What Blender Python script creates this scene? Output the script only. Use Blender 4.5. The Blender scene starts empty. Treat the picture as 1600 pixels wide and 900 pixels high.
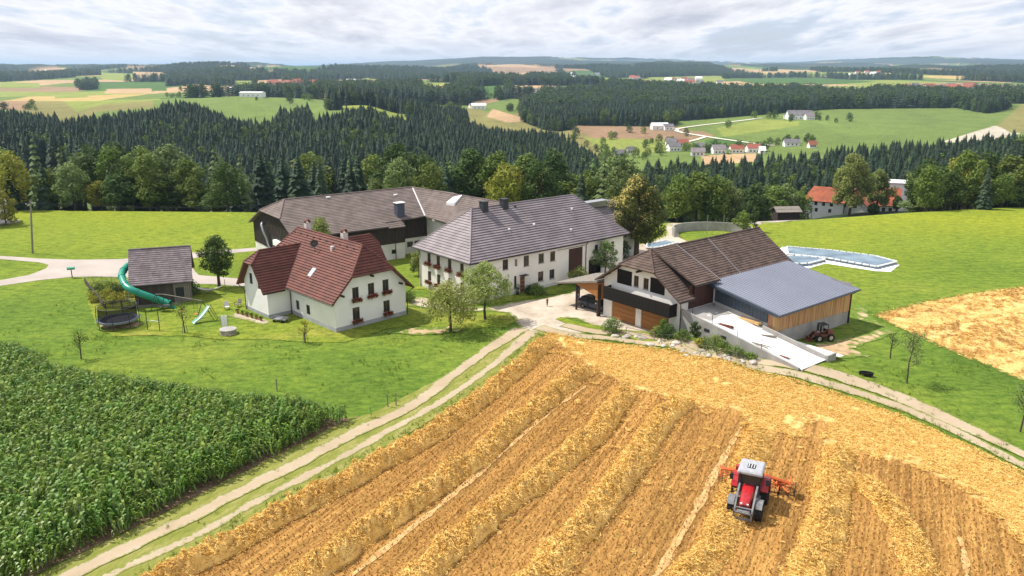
import bpy, bmesh, math, random
import numpy as np
from math import pi, sin, cos, radians, hypot, atan2, sqrt
from mathutils import Vector, Matrix, geometry as mgeo

S = bpy.context.scene
COL = S.collection
rnd = random.Random(7)
rng = np.random.default_rng(11)

# ------------------------------------------------------------------ camera
F, CH = 1244.0, 30.0                      # focal length in px of the 1600 px frame, height in m
PIT = math.atan(347 / F); cp, sp = cos(PIT), sin(PIT)
cam_d = bpy.data.cameras.new('camera'); cam = bpy.data.objects.new('camera', cam_d); COL.objects.link(cam)
cam_d.sensor_width = 36; cam_d.lens = 36 * F / 1600; cam_d.clip_start = 0.5; cam_d.clip_end = 90000
cam.location = (0, 0, CH); cam.rotation_euler = (pi / 2 - PIT, 0, 0)
S.camera = cam

# ------------------------------------------------------------------ light and sky
SUN_EL = 55.0
SUN_AZ = (-0.93, 0.37)                    # direction towards the sun on the ground
w = bpy.data.worlds.new('World'); S.world = w; w.use_nodes = True
nt = w.node_tree; nt.nodes.clear(); N = nt.nodes.new; LK = nt.links.new
sky = N('ShaderNodeTexSky'); sky.sky_type = 'NISHITA'; sky.sun_disc = False
sky.sun_elevation = radians(SUN_EL); sky.sun_rotation = atan2(SUN_AZ[0], SUN_AZ[1]); sky.air_density = 1.2; sky.dust_density = 1.5; sky.altitude = 500
tc = N('ShaderNodeTexCoord'); sep = N('ShaderNodeSeparateXYZ'); LK(tc.outputs['Generated'], sep.inputs[0])
def wm(op, a, b=None):
    n = N('ShaderNodeMath'); n.operation = op
    for i, v in enumerate((a, b)):
        if v is None: continue
        if isinstance(v, (int, float)): n.inputs[i].default_value = v
        else: LK(v, n.inputs[i])
    return n.outputs[0]
zc = wm('ADD', wm('MAXIMUM', sep.outputs[2], 0.0), 0.10)
cx = wm('DIVIDE', sep.outputs[0], zc); cy = wm('MULTIPLY', wm('DIVIDE', sep.outputs[1], zc), 0.42)
cmb = N('ShaderNodeCombineXYZ'); LK(cx, cmb.inputs[0]); LK(cy, cmb.inputs[1])
nz = N('ShaderNodeTexNoise'); nz.inputs['Scale'].default_value = 1.15; nz.inputs['Detail'].default_value = 9; nz.inputs['Roughness'].default_value = 0.62
nz.inputs['Distortion'].default_value = 0.15
LK(cmb.outputs[0], nz.inputs['Vector'])
nz2 = N('ShaderNodeTexNoise'); nz2.inputs['Scale'].default_value = 0.45; nz2.inputs['Detail'].default_value = 4
LK(cmb.outputs[0], nz2.inputs['Vector'])
dens = wm('ADD', wm('MULTIPLY', nz.outputs['Fac'], 0.7), wm('MULTIPLY', nz2.outputs['Fac'], 0.3))
rmp = N('ShaderNodeValToRGB'); LK(dens, rmp.inputs[0])          # cloud lit tops to grey undersides
rmp.color_ramp.elements[0].position = 0.40; rmp.color_ramp.elements[0].color = (0.62, 0.72, 0.92, 1)
rmp.color_ramp.elements[1].position = 0.62; rmp.color_ramp.elements[1].color = (0.57, 0.60, 0.70, 1)
e = rmp.color_ramp.elements.new(0.485); e.color = (0.96, 0.96, 1.0, 1)
cov = N('ShaderNodeMapRange'); LK(dens, cov.inputs[0]); cov.inputs[1].default_value = 0.36; cov.inputs[2].default_value = 0.47
cov.inputs[3].default_value = 0.62
hz_ = N('ShaderNodeMapRange'); LK(sep.outputs[2], hz_.inputs[0]); hz_.inputs[1].default_value = 0.0; hz_.inputs[2].default_value = 0.034
hz_.inputs[3].default_value = 0.85; hz_.inputs[4].default_value = 0.0
mixh = N('ShaderNodeMixRGB'); LK(hz_.outputs[0], mixh.inputs[0]); LK(rmp.outputs[0], mixh.inputs[1]); mixh.inputs[2].default_value = (0.66, 0.72, 0.86, 1)
bg1 = N('ShaderNodeBackground'); LK(sky.outputs[0], bg1.inputs[0]); bg1.inputs[1].default_value = 0.10
bg2 = N('ShaderNodeBackground'); LK(mixh.outputs[0], bg2.inputs[0]); bg2.inputs[1].default_value = 0.86
mx = N('ShaderNodeMixShader'); LK(cov.outputs[0], mx.inputs[0]); LK(bg1.outputs[0], mx.inputs[1]); LK(bg2.outputs[0], mx.inputs[2])
wo = N('ShaderNodeOutputWorld'); LK(mx.outputs[0], wo.inputs[0])

sd = bpy.data.lights.new('sun', 'SUN'); sun = bpy.data.objects.new('sun', sd); COL.objects.link(sun)
sd.energy = 5.0; sd.angle = radians(0.6); sd.color = (1.0, 0.94, 0.84)
to_sun = Vector((SUN_AZ[0] * cos(radians(SUN_EL)), SUN_AZ[1] * cos(radians(SUN_EL)), sin(radians(SUN_EL)))).normalized()
sun.rotation_euler = to_sun.to_track_quat('Z', 'Y').to_euler(); sun.location = (-60, 20, 120)

vs = S.view_settings; vs.view_transform = 'Standard'; vs.look = 'None'; vs.exposure = 0.30; vs.gamma = 1.0; vs.use_curve_mapping = False
S.cycles.use_denoising = True
try: S.cycles.denoiser = 'OPENIMAGEDENOISE'
except Exception: pass
S.cycles.max_bounces = 5; S.cycles.diffuse_bounces = 3; S.cycles.glossy_bounces = 2; S.cycles.transmission_bounces = 4
S.cycles.transparent_max_bounces = 6; S.cycles.volume_bounces = 1
S.cycles.volume_step_rate = 1; S.cycles.sample_clamp_indirect = 4

# ------------------------------------------------------------------ materials
MATS = {}
def mat(name, c1, c2=None, scale=1.0, rough=0.8, metal=0.0, bump=0.0, bscale=None, detail=4, stretch=(1, 1, 1), rnd_v=0.0, transl=0.0, tint=None, spec=0.3, contrast=(0.35, 0.65), coat=0.0, space='Object'):
    m = bpy.data.materials.new(name); m.use_nodes = True; t = m.node_tree; t.nodes.clear()
    n = t.nodes.new; l = t.links.new
    out = n('ShaderNodeOutputMaterial'); p = n('ShaderNodeBsdfPrincipled')
    p.inputs['Roughness'].default_value = rough; p.inputs['Metallic'].default_value = metal
    p.inputs['Specular IOR Level'].default_value = spec
    if coat: p.inputs['Coat Weight'].default_value = coat; p.inputs['Coat Roughness'].default_value = 0.08
    col = None
    if c2 is not None or bump:
        tx = n('ShaderNodeTexCoord'); mp = n('ShaderNodeMapping'); mp.inputs['Scale'].default_value = stretch
        if space == 'World':
            g = n('ShaderNodeNewGeometry'); l(g.outputs['Position'], mp.inputs[0])
        else: l(tx.outputs['Object'], mp.inputs[0])
    if c2 is not None:
        no = n('ShaderNodeTexNoise'); no.inputs['Scale'].default_value = scale; no.inputs['Detail'].default_value = detail; l(mp.outputs[0], no.inputs['Vector'])
        r = n('ShaderNodeValToRGB'); l(no.outputs['Fac'], r.inputs[0])
        r.color_ramp.elements[0].position = contrast[0]; r.color_ramp.elements[0].color = (*c1, 1)
        r.color_ramp.elements[1].position = contrast[1]; r.color_ramp.elements[1].color = (*c2, 1)
        col = r.outputs[0]
    else:
        rgb = n('ShaderNodeRGB'); rgb.outputs[0].default_value = (*c1, 1); col = rgb.outputs[0]
    if tint is not None:        # per-face attribute 0..1 blends towards another colour
        a = n('ShaderNodeAttribute'); a.attribute_name = 'tint'
        mxx = n('ShaderNodeMixRGB'); l(a.outputs['Fac'], mxx.inputs[0]); l(col, mxx.inputs[1]); mxx.inputs[2].default_value = (*tint, 1); col = mxx.outputs[0]
    if rnd_v:
        oi = n('ShaderNodeObjectInfo'); hs = n('ShaderNodeHueSaturation'); l(col, hs.inputs['Color'])
        mr = n('ShaderNodeMapRange'); l(oi.outputs['Random'], mr.inputs[0]); mr.inputs[3].default_value = 1 - rnd_v; mr.inputs[4].default_value = 1 + rnd_v; l(mr.outputs[0], hs.inputs['Value'])
        ml = n('ShaderNodeMath'); ml.operation = 'MULTIPLY'; l(oi.outputs['Random'], ml.inputs[0]); ml.inputs[1].default_value = 7.31
        fr = n('ShaderNodeMath'); fr.operation = 'FRACT'; l(ml.outputs[0], fr.inputs[0])
        mr2 = n('ShaderNodeMapRange'); l(fr.outputs[0], mr2.inputs[0]); mr2.inputs[3].default_value = 0.5 - rnd_v * 0.09; mr2.inputs[4].default_value = 0.5 + rnd_v * 0.06; l(mr2.outputs[0], hs.inputs['Hue'])
        col = hs.outputs[0]
    l(col, p.inputs['Base Color'])
    if bump:
        nb = n('ShaderNodeTexNoise'); nb.inputs['Scale'].default_value = bscale or scale * 3; nb.inputs['Detail'].default_value = 5; l(mp.outputs[0], nb.inputs['Vector'])
        b = n('ShaderNodeBump'); b.inputs['Strength'].default_value = min(1, bump); b.inputs['Distance'].default_value = 0.1 * max(1, bump); l(nb.outputs['Fac'], b.inputs['Height']); l(b.outputs[0], p.inputs['Normal'])
    if transl:
        tr = n('ShaderNodeBsdfTranslucent'); l(col, tr.inputs[0]); ms = n('ShaderNodeMixShader'); ms.inputs[0].default_value = transl
        l(p.outputs[0], ms.inputs[1]); l(tr.outputs[0], ms.inputs[2]); l(ms.outputs[0], out.inputs[0])
    else: l(p.outputs[0], out.inputs[0])
    MATS[name] = m
    return m

plaster = mat('plaster', (0.86, 0.85, 0.84), (0.79, 0.78, 0.77), 0.5, 0.9, bump=0.15, bscale=6)
plaster2 = mat('cream plaster', (0.87, 0.84, 0.79), (0.77, 0.74, 0.69), 0.35, 0.9, bump=0.15, bscale=6)
plaster_old = mat('weathered plaster', (0.68, 0.67, 0.63), (0.50, 0.49, 0.45), 0.5, 0.95, bump=0.2, bscale=5, contrast=(0.4, 0.8))
plinth_m = mat('plinth', (0.40, 0.41, 0.44), (0.33, 0.34, 0.36), 1.2, 0.9)
red_tile = mat('red clay tile', (0.165, 0.055, 0.040), (0.105, 0.038, 0.030), 0.9, 0.7, bump=0.5, bscale=5, stretch=(1, 1, 1))
brown_tile = mat('brown tile', (0.140, 0.096, 0.078), (0.075, 0.052, 0.044), 1.2, 0.85, bump=0.6, bscale=5)
old_tile = mat('old grey tile', (0.20, 0.160, 0.145), (0.125, 0.10, 0.092), 0.8, 0.9, bump=0.6, bscale=5, contrast=(0.3, 0.7))
mauve_tile = mat('grey mauve tile', (0.25, 0.215, 0.225), (0.175, 0.15, 0.16), 0.6, 0.6, bump=0.3, bscale=4, spec=0.4)
shed_tile = mat('shed tile', (0.24, 0.20, 0.21), (0.15, 0.12, 0.125), 1.3, 0.85, bump=0.6, bscale=5)
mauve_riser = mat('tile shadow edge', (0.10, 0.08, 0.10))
metal_roof = mat('blue grey sheet metal', (0.29, 0.31, 0.38), (0.24, 0.26, 0.325), 0.25, 0.45, metal=0.2, spec=0.5)
dark_wood = mat('dark brown timber', (0.055, 0.040, 0.032), (0.028, 0.021, 0.018), 2.5, 0.85, stretch=(6, 6, 0.5), bump=0.4, bscale=9)
shed_wood = mat('weathered timber', (0.12, 0.09, 0.075), (0.045, 0.034, 0.03), 2.2, 0.9, stretch=(0.6, 0.6, 4), bump=0.4, bscale=8)
larch = mat('larch timber', (0.60, 0.37, 0.17), (0.40, 0.235, 0.105), 1.1, 0.8, stretch=(5, 5, 0.35), bump=0.2, bscale=7, rnd_v=0.22)
garage_door_m = mat('ochre garage door', (0.35, 0.15, 0.045), (0.30, 0.125, 0.04), 2, 0.6, stretch=(0.4, 0.4, 3))
black_clad = mat('black cladding', (0.012, 0.011, 0.011), (0.018, 0.016, 0.015), 2, 0.75, spec=0.15)
brown_gate_m = mat('brown gate', (0.075, 0.032, 0.022), (0.05, 0.024, 0.018), 2, 0.7, stretch=(5, 5, 0.4))
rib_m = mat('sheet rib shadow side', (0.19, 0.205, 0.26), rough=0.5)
anthracite = mat('anthracite metal', (0.055, 0.07, 0.095), (0.045, 0.058, 0.08), 0.6, 0.45, metal=0.2)
dark_metal = mat('dark metal', (0.03, 0.032, 0.036), rough=0.5)
gutter_m = mat('dark gutter', (0.04, 0.035, 0.035), rough=0.5)
concrete = mat('concrete', (0.38, 0.365, 0.345), (0.28, 0.27, 0.26), 0.8, 0.9, bump=0.15, bscale=8)
slab_m = mat('fresh pale concrete', (0.80, 0.79, 0.77), (0.68, 0.67, 0.65), 0.25, 0.85, bump=0.08, bscale=10)
glass = mat('window glass', (0.025, 0.03, 0.035), rough=0.08, spec=0.6)
frame_brown = mat('brown window frame', (0.12, 0.065, 0.04), rough=0.6)
frame_dark = mat('dark window frame', (0.05, 0.045, 0.042), rough=0.6)
frame_white = mat('white frame', (0.75, 0.75, 0.74), rough=0.5)
white_m = mat('white sheet', (0.85, 0.85, 0.86), (0.75, 0.75, 0.77), 1, 0.5)
flower_red = mat('red geranium', (0.26, 0.022, 0.012), rough=0.8, tint=(0.03, 0.07, 0.015))
chim_dark = mat('dark chimney cladding', (0.04, 0.043, 0.052), (0.03, 0.032, 0.04), 2, 0.6)
chim_grey = mat('blue grey chimney', (0.07, 0.085, 0.12), (0.055, 0.065, 0.095), 2, 0.6)
chim_white = mat('pale chimney', (0.62, 0.56, 0.54), (0.5, 0.44, 0.42), 3, 0.9)
wood_pale = mat('pale timber', (0.62, 0.42, 0.20), (0.50, 0.33, 0.15), 2, 0.8)
wood_grey = mat('grey timber', (0.26, 0.23, 0.20), (0.17, 0.15, 0.13), 3, 0.9, stretch=(1, 1, 4))
bark = mat('bark', (0.11, 0.085, 0.065), (0.05, 0.04, 0.032), 4, 0.95, bump=0.6, stretch=(3, 3, 1))
tyre_m = mat('tyre rubber', (0.018, 0.018, 0.019), rough=0.85)
rim_m = mat('rim', (0.45, 0.44, 0.43), rough=0.4, metal=0.6)
tractor_red = mat('tractor red', (0.50, 0.016, 0.022), (0.30, 0.018, 0.022), 3, 0.35, coat=0.4)
rake_orange = mat('orange implement paint', (0.62, 0.13, 0.03), (0.45, 0.10, 0.03), 4, 0.55)
tractor_grey = mat('grey paint', (0.22, 0.22, 0.23), (0.13, 0.13, 0.14), 3, 0.5)
rust_m = mat('rusty red brown paint', (0.26, 0.085, 0.045), (0.12, 0.05, 0.035), 4, 0.75)
cab_white = mat('white cab roof', (0.40, 0.41, 0.44), (0.31, 0.32, 0.35), 5, rough=0.4)
slide_green = mat('green plastic tube', (0.01, 0.25, 0.17), rough=0.35, spec=0.5)
slide_mint = mat('pale mint plastic', (0.50, 0.72, 0.60), rough=0.4)
green_tube = mat('dark green tube', (0.02, 0.07, 0.04), rough=0.5)
net_black = mat('black net', (0.012, 0.012, 0.012), rough=0.8)
mat_blue = mat('dark trampoline mat', (0.03, 0.03, 0.045), rough=0.8)
rail_metal = mat('galvanised metal', (0.42, 0.43, 0.44), rough=0.4, metal=0.7)
stone_m = mat('garden stone', (0.48, 0.44, 0.38), (0.32, 0.29, 0.25), 2, 0.9, bump=0.5, rnd_v=0.2)
cloth_white = mat('pale cloth', (0.62, 0.60, 0.55), rough=0.9)
tarp = mat('blue grey silage film', (0.10, 0.15, 0.20), (0.20, 0.27, 0.33), 0.35, 0.6, bump=0.5, bscale=1.2)
tarp_edge = mat('white sandbag', (0.75, 0.76, 0.75), (0.6, 0.6, 0.6), 1, 0.8)
car_paint = mat('dark blue car paint', (0.012, 0.018, 0.04), rough=0.25, coat=0.6)
orange_plastic = mat('orange plastic', (0.7, 0.22, 0.05), rough=0.5)
skin_m = mat('skin', (0.50, 0.28, 0.20), rough=0.6)
hair_m = mat('hair', (0.08, 0.045, 0.025), rough=0.8)
blue_cloth = mat('blue shirt', (0.03, 0.13, 0.42), rough=0.85)
grey_cloth = mat('dark clothes', (0.05, 0.05, 0.06), rough=0.9)
pale_cloth = mat('pale trousers', (0.50, 0.46, 0.42), rough=0.9)
far_roof_red = mat('far red roof', (0.34, 0.11, 0.07), (0.26, 0.09, 0.06), 0.4, 0.85)
far_roof_grey = mat('far grey roof', (0.20, 0.19, 0.20), (0.14, 0.13, 0.14), 0.4, 0.8)
orange_tile = mat('orange red tile', (0.40, 0.12, 0.06), (0.28, 0.085, 0.05), 0.7, 0.85, bump=0.4, bscale=3)

# ------------------------------------------------------------------ object helpers
def at(u, v, z=0.0):
    """ground point seen at a pixel of the 1600 x 900 frame, for a point of height z"""
    r = (u - 800) / F; t = (450 - v) / F
    k = (z - CH) / (-sp + t * cp)
    return (r * k, (cp + t * sp) * k)
def smooth(x, a, b):
    t = np.clip((x - a) / (b - a), 0, 1); return t * t * (3 - 2 * t)

def tag(o, label=None, cat=None, group=None, kind=None):
    if label: o['label'] = label
    if cat: o['category'] = cat
    if group: o['group'] = group
    if kind: o['kind'] = kind
    return o
def empty(name, loc=(0, 0, 0), rz=0.0, label=None, cat=None, group=None, scale=1.0, parent=None):
    o = bpy.data.objects.new(name, None); COL.objects.link(o); o.empty_display_size = 0.3
    o.location = loc; o.rotation_euler = (0, 0, rz); o.scale = (scale,) * 3 if isinstance(scale, (int, float)) else scale
    if parent: o.parent = parent
    return tag(o, label, cat, group)

class MB:
    def __init__(s): s.v = []; s.f = []; s.m = []
    def add(s, vs, fs, mi=0):
        b = len(s.v); s.v += [tuple(p) for p in vs]; s.f += [tuple(i + b for i in f) for f in fs]; s.m += [mi] * len(fs); return s
    def box(s, x0, y0, z0, x1, y1, z1, mi=0):
        return s.add([(x0, y0, z0), (x1, y0, z0), (x1, y1, z0), (x0, y1, z0), (x0, y0, z1), (x1, y0, z1), (x1, y1, z1), (x0, y1, z1)],
                     [(0, 3, 2, 1), (4, 5, 6, 7), (0, 1, 5, 4), (1, 2, 6, 5), (2, 3, 7, 6), (3, 0, 4, 7)], mi)
    def tube(s, pts, r, n=8, mi=0, caps=True):
        pts = [Vector(p) for p in pts]; rs = r if isinstance(r, (list, tuple)) else [r] * len(pts)
        b = len(s.v); up = None
        for i, p in enumerate(pts):
            d = (pts[min(i + 1, len(pts) - 1)] - pts[max(i - 1, 0)]).normalized()
            if up is None: up = Vector((0, 0, 1)) if abs(d.z) < 0.9 else Vector((0, 1, 0))
            a = d.cross(up).normalized(); c = a.cross(d).normalized(); up = c
            for k in range(n):
                th = 2 * pi * k / n + pi / n; q = p + (a * cos(th) + c * sin(th)) * rs[i]; s.v.append(tuple(q))
        for i in range(len(pts) - 1):
            for k in range(n):
                k2 = (k + 1) % n; s.f.append((b + i * n + k, b + i * n + k2, b + (i + 1) * n + k2, b + (i + 1) * n + k)); s.m.append(mi)
        if caps:
            s.f.append(tuple(b + k for k in range(n))[::-1]); s.f.append(tuple(b + (len(pts) - 1) * n + k for k in range(n))); s.m += [mi, mi]
        return s
    def prism(s, poly, z0, z1, mi=0):
        """vertical prism on a 2-D polygon"""
        n = len(poly); vs = [(x, y, z0) for x, y in poly] + [(x, y, z1) for x, y in poly]
        return s.add(vs, [tuple(range(n))[::-1], tuple(range(n, 2 * n))] + [(i, (i + 1) % n, n + (i + 1) % n, n + i) for i in range(n)], mi)
    def loft(s, rings, mi=0, caps=True):
        n = len(rings[0]); b = len(s.v)
        for r in rings: s.v += [tuple(p) for p in r]
        for i in range(len(rings) - 1):
            for k in range(n):
                k2 = (k + 1) % n; s.f.append((b + i * n + k, b + i * n + k2, b + (i + 1) * n + k2, b + (i + 1) * n + k)); s.m.append(mi)
        if caps: s.f.append(tuple(b + k for k in range(n))[::-1]); s.f.append(tuple(b + (len(rings) - 1) * n + k for k in range(n))); s.m += [mi, mi]
        return s
    def disc(s, c, r0, r1, axis='x', n=20, wdt=0.3, mi=0):
        """wheel-like ring (r0 inner, r1 outer) centred at c, its axis along x or y"""
        rings = []
        for rr, off in ((r0, -wdt * .42), (r1 * .93, -wdt / 2), (r1, -wdt * .36), (r1, wdt * .36), (r1 * .93, wdt / 2), (r0, wdt * .42)):
            ring = []
            for k in range(n):
                a = 2 * pi * k / n; p = (off, rr * cos(a), rr * sin(a)) if axis == 'x' else (rr * cos(a), off, rr * sin(a))
                ring.append((c[0] + p[0], c[1] + p[1], c[2] + p[2]))
            rings.append(ring)
        rings.append(rings[0])
        return s.loft(rings, mi, caps=False)
    def mesh(s, name, mats):
        me = bpy.data.meshes.new(name); me.from_pydata(s.v, [], s.f)
        mats = mats if isinstance(mats, (list, tuple)) else [mats]
        for m in mats: me.materials.append(m)
        if len(mats) > 1: me.polygons.foreach_set('material_index', s.m)
        me.update(); return me
    def obj(s, name, mats, parent=None, loc=None, rz=0, smooth_=False, bevel=0, **kw):
        o = bpy.data.objects.new(name, s.mesh(name, mats)); COL.objects.link(o)
        if parent: o.parent = parent
        if loc is not None: o.location = loc
        if rz: o.rotation_euler = (0, 0, rz)
        if smooth_: o.data.polygons.foreach_set('use_smooth', [True] * len(o.data.polygons))
        if bevel:
            b = o.modifiers.new('b', 'BEVEL'); b.width = bevel; b.segments = 2; b.limit_method = 'ANGLE'
        tag(o, **kw); return o
def from_np(name, V, Fq, mats, parent=None, tint=None, uv=None, smooth_=False, midx=None, link=True, col=None, attrs=None, **kw):
    """mesh from numpy verts and an (n,k) face array"""
    me = bpy.data.meshes.new(name); n, k = Fq.shape
    me.vertices.add(len(V)); me.vertices.foreach_set('co', np.ascontiguousarray(V, dtype=np.float32).ravel())
    me.loops.add(n * k); me.loops.foreach_set('vertex_index', Fq.astype(np.int32).ravel())
    me.polygons.add(n); me.polygons.foreach_set('loop_start', np.arange(0, n * k, k, dtype=np.int32))
    try: me.polygons.foreach_set('loop_total', np.full(n, k, dtype=np.int32))
    except Exception: pass
    mats = mats if isinstance(mats, (list, tuple)) else [mats]
    for m in mats: me.materials.append(m)
    if midx is not None: me.polygons.foreach_set('material_index', midx.astype(np.int32))
    if smooth_: me.polygons.foreach_set('use_smooth', np.ones(n, dtype=bool))
    me.update(calc_edges=True)
    if tint is not None:
        a = me.attributes.new('tint', 'FLOAT', 'FACE'); a.data.foreach_set('value', tint.astype(np.float32))
    if col is not None:
        a = me.attributes.new('Col', 'FLOAT_COLOR', 'POINT'); c4 = np.ones((len(V), 4), dtype=np.float32); c4[:, :3] = col; a.data.foreach_set('color', c4.ravel())
    for kk, vv in (attrs or {}).items():
        a = me.attributes.new(kk, 'FLOAT', 'POINT'); a.data.foreach_set('value', vv.astype(np.float32))
    if not link: return me
    o = bpy.data.objects.new(name, me); COL.objects.link(o)
    if parent: o.parent = parent
    tag(o, **kw); return o
def copy_tree(o, loc=None, rz=None, scale=None, label=None, parent=None):
    c = o.copy(); COL.objects.link(c)
    if parent is not None: c.parent = parent
    for ch in o.children: copy_tree(ch, parent=c)
    if loc is not None: c.location = loc
    if rz is not None: c.rotation_euler = (0, 0, rz)
    if scale is not None: c.scale = (scale,) * 3 if isinstance(scale, (int, float)) else scale
    if label: c['label'] = label
    return c

# value noise (numpy)
_perm = rng.random((256, 256))
def vnoise(x, y):
    xi = np.floor(x).astype(int); yi = np.floor(y).astype(int); fx = x - xi; fy = y - yi
    fx = fx * fx * (3 - 2 * fx); fy = fy * fy * (3 - 2 * fy)
    g = lambda a, b: _perm[a % 256, b % 256]
    return (g(xi, yi) * (1 - fx) + g(xi + 1, yi) * fx) * (1 - fy) + (g(xi, yi + 1) * (1 - fx) + g(xi + 1, yi + 1) * fx) * fy
def fbm(x, y, o=4):
    s = 0; a = .5; t = 0
    for i in range(o): s = s + a * vnoise(x * 2 ** i + 17 * i, y * 2 ** i + 31 * i); t += a; a *= .5
    return s / t

# ------------------------------------------------------------------ terrain
TY = np.array([350, 420, 500, 580, 650, 720, 800, 900, 1000, 1200, 1500, 2000, 2800, 4000, 6000, 9000, 13000, 32000], float)
TT = {  # surveyed profile of the country: screen row of the ground at distance TY, per bearing
 -700: [283, 258, 232, 210, 200, 198, 182, 168, 162, 158, 146, 132, 121, 115, 111, 107.5, 105.5, 103.6],
 0:    [283, 258, 232, 210, 200, 198, 182, 168, 162, 158, 146, 132, 121, 115, 111, 107.5, 105.5, 103.6],
 100:  [290, 262, 238, 220, 212, 203, 185, 170, 160, 158, 146, 132, 121, 114, 111, 107.5, 105.5, 103.6],
 200:  [320, 285, 250, 218, 203, 192, 180, 168, 158, 156, 144, 131, 121, 112.5, 111, 107.5, 105.5, 103.6],
 290:  [330, 295, 255, 215, 190, 187, 178, 165, 155, 152, 142, 130, 121, 113.5, 111, 107.5, 105.5, 103.6],
 380:  [330, 295, 260, 225, 215, 205, 185, 165, 150, 152, 142, 130, 119, 112.5, 110.5, 107.5, 105.5, 103.6],
 470:  [330, 295, 260, 228, 212, 200, 185, 168, 156, 152, 142, 131, 121, 114, 111, 107.5, 105.5, 103.6],
 510:  [330, 295, 258, 222, 200, 178, 166, 165, 160, 153, 142, 131, 121, 114, 111, 107.5, 105.5, 103.6],
 560:  [330, 295, 255, 212, 193, 175, 164, 168, 160, 150, 141, 130, 121, 114, 110.5, 107, 105, 103.6],
 630:  [330, 300, 262, 230, 212, 190, 178, 182, 165, 152, 141, 130, 120, 114, 110, 106, 103, 103.6],
 700:  [330, 300, 265, 238, 222, 205, 192, 190, 172, 158, 141, 130, 120, 114, 109, 105, 101.5, 103.6],
 780:  [335, 305, 268, 242, 232, 222, 208, 186, 174, 160, 141, 130, 119, 114, 109, 104, 100.5, 103.6],
 850:  [335, 305, 270, 246, 235, 225, 212, 192, 180, 164, 143, 130, 119, 113, 109, 104, 99.5, 103.6],
 900:  [335, 308, 275, 256, 240, 222, 204, 190, 180, 166, 146, 131, 119, 113, 109, 104, 100.5, 103.6],
 940:  [335, 310, 290, 265, 240, 225, 204, 190, 180, 166, 146, 131, 119, 113, 108, 104, 100.5, 103.6],
 1050: [330, 300, 275, 246, 234, 220, 202, 188, 178, 163, 147, 131, 120, 113, 108, 104, 102.5, 103.6],
 1200: [325, 295, 268, 245, 232, 215, 200, 186, 176, 162, 147, 131, 120, 113, 108, 104, 101.5, 103.6],
 1300: [320, 290, 265, 243, 226, 212, 198, 184, 174, 162, 147, 131, 120, 113, 108, 104, 101, 103.6],
 1450: [310, 282, 258, 238, 222, 208, 196, 184, 173, 160, 146, 129, 118, 113, 108, 103.5, 100.5, 103.6],
 1600: [300, 275, 252, 232, 218, 204, 192, 180, 168, 157, 145, 129, 118, 113, 108, 103.5, 100.5, 103.6],
 2400: [300, 275, 252, 232, 218, 204, 192, 180, 168, 157, 145, 129, 118, 113, 108, 103.5, 100.5, 103.6]}
TU = np.array(sorted(TT)); TV = np.array([TT[u] for u in TU], float)
TZ = CH + TY[None, :] * (-sp + (450 - TV) / F * cp) / (cp + (450 - TV) / F * sp)
NEARY = np.array([-500, 166, 185, 210, 250, 300.]); NEARZ = np.array([0, 0, -3.5, -11, -26, -40.])
YK = np.concatenate([NEARY, TY])
ZK = np.concatenate([np.tile(NEARZ, (len(TU), 1)), TZ], 1)
MND = [(28.6, 77.5, 1.2, 42.), (22.8, 78.3, 1.35, 22.), (19.6, 81.8, 1.45, 13.)]
GSEL = None
def Hs(x, y):
    """height of the ground (numpy arrays)"""
    x = np.asarray(x, float); y = np.asarray(y, float)
    yy = np.maximum(y, 1); u = np.clip(800 + 1291 * x / yy, TU[0], TU[-1])
    ui = np.clip(np.searchsorted(TU, u) - 1, 0, len(TU) - 2); fu = (u - TU[ui]) / (TU[ui + 1] - TU[ui]); fu = fu * fu * (3 - 2 * fu)
    y0_ = y; y = y - np.interp(u, [0, 600, 1040, 1150, 1300, 1450, 1600], [4, 0, -11, -11, -7, 1, 7]) * np.clip((300 - y) / 100, 0, 1)
    yi = np.clip(np.searchsorted(YK, y) - 1, 0, len(YK) - 2); fy = np.clip((y - YK[yi]) / (YK[yi + 1] - YK[yi]), 0, 1)
    z = (ZK[ui, yi] * (1 - fy) + ZK[ui, yi + 1] * fy) * (1 - fu) + (ZK[ui + 1, yi] * (1 - fy) + ZK[ui + 1, yi + 1] * fy) * fu
    a = smooth(y, 1100, 2600); b = smooth(y, 5000, 9000)
    z = z + a * (fbm(x / 900 + 5, y / 1500 + 3, 4) - .47) * (30 + 130 * smooth(y, 2000, 4200)) * (1 - b) + b * (fbm(x / 2600 + 9, y / 5000, 4) - .45) * 270 * smooth(u, 350, 800)
    m = 0
    for a_, b_, h_, r_ in MND: m = np.maximum(m, h_ * np.exp(-((x - a_) ** 2 + (y0_ - b_) ** 2) / r_))
    y = y0_; pad = 11 * np.exp(-(((x - 108) / 45) ** 2 + ((y - 250) / 32) ** 2))
    return z + np.where(y < 170, m, 0) + np.where((y > 172) & (y < 400), pad, 0)
def H(x, y): return float(Hs(np.array([x]), np.array([y]))[0])
def atg(u, v):
    z = 0.0
    for _ in range(8): x, y = at(u, v, z); z = H(x, y) if y < 175 else 0
    return (x, y)
def far_at(u, v, y0=300, y1=12000):
    """where the line of sight through a pixel meets the far ground"""
    r = (u - 800) / F; t = (450 - v) / F; dy = cp + t * sp; dz = -sp + t * cp
    Y = np.geomspace(y0, y1, 3000); X = r / dy * Y; Z = CH + dz / dy * Y; d = Z - Hs(X, Y); i = np.argmax(d < 0)
    if not (d < 0).any(): i = len(Y) - 1
    return (float(X[i]), float(Y[i]))
def proj(x, y, z):
    z = z - CH; dz = y * cp - z * sp
    return 800 + F * x / dz, 450 - F * (y * sp + z * cp) / dz
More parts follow.
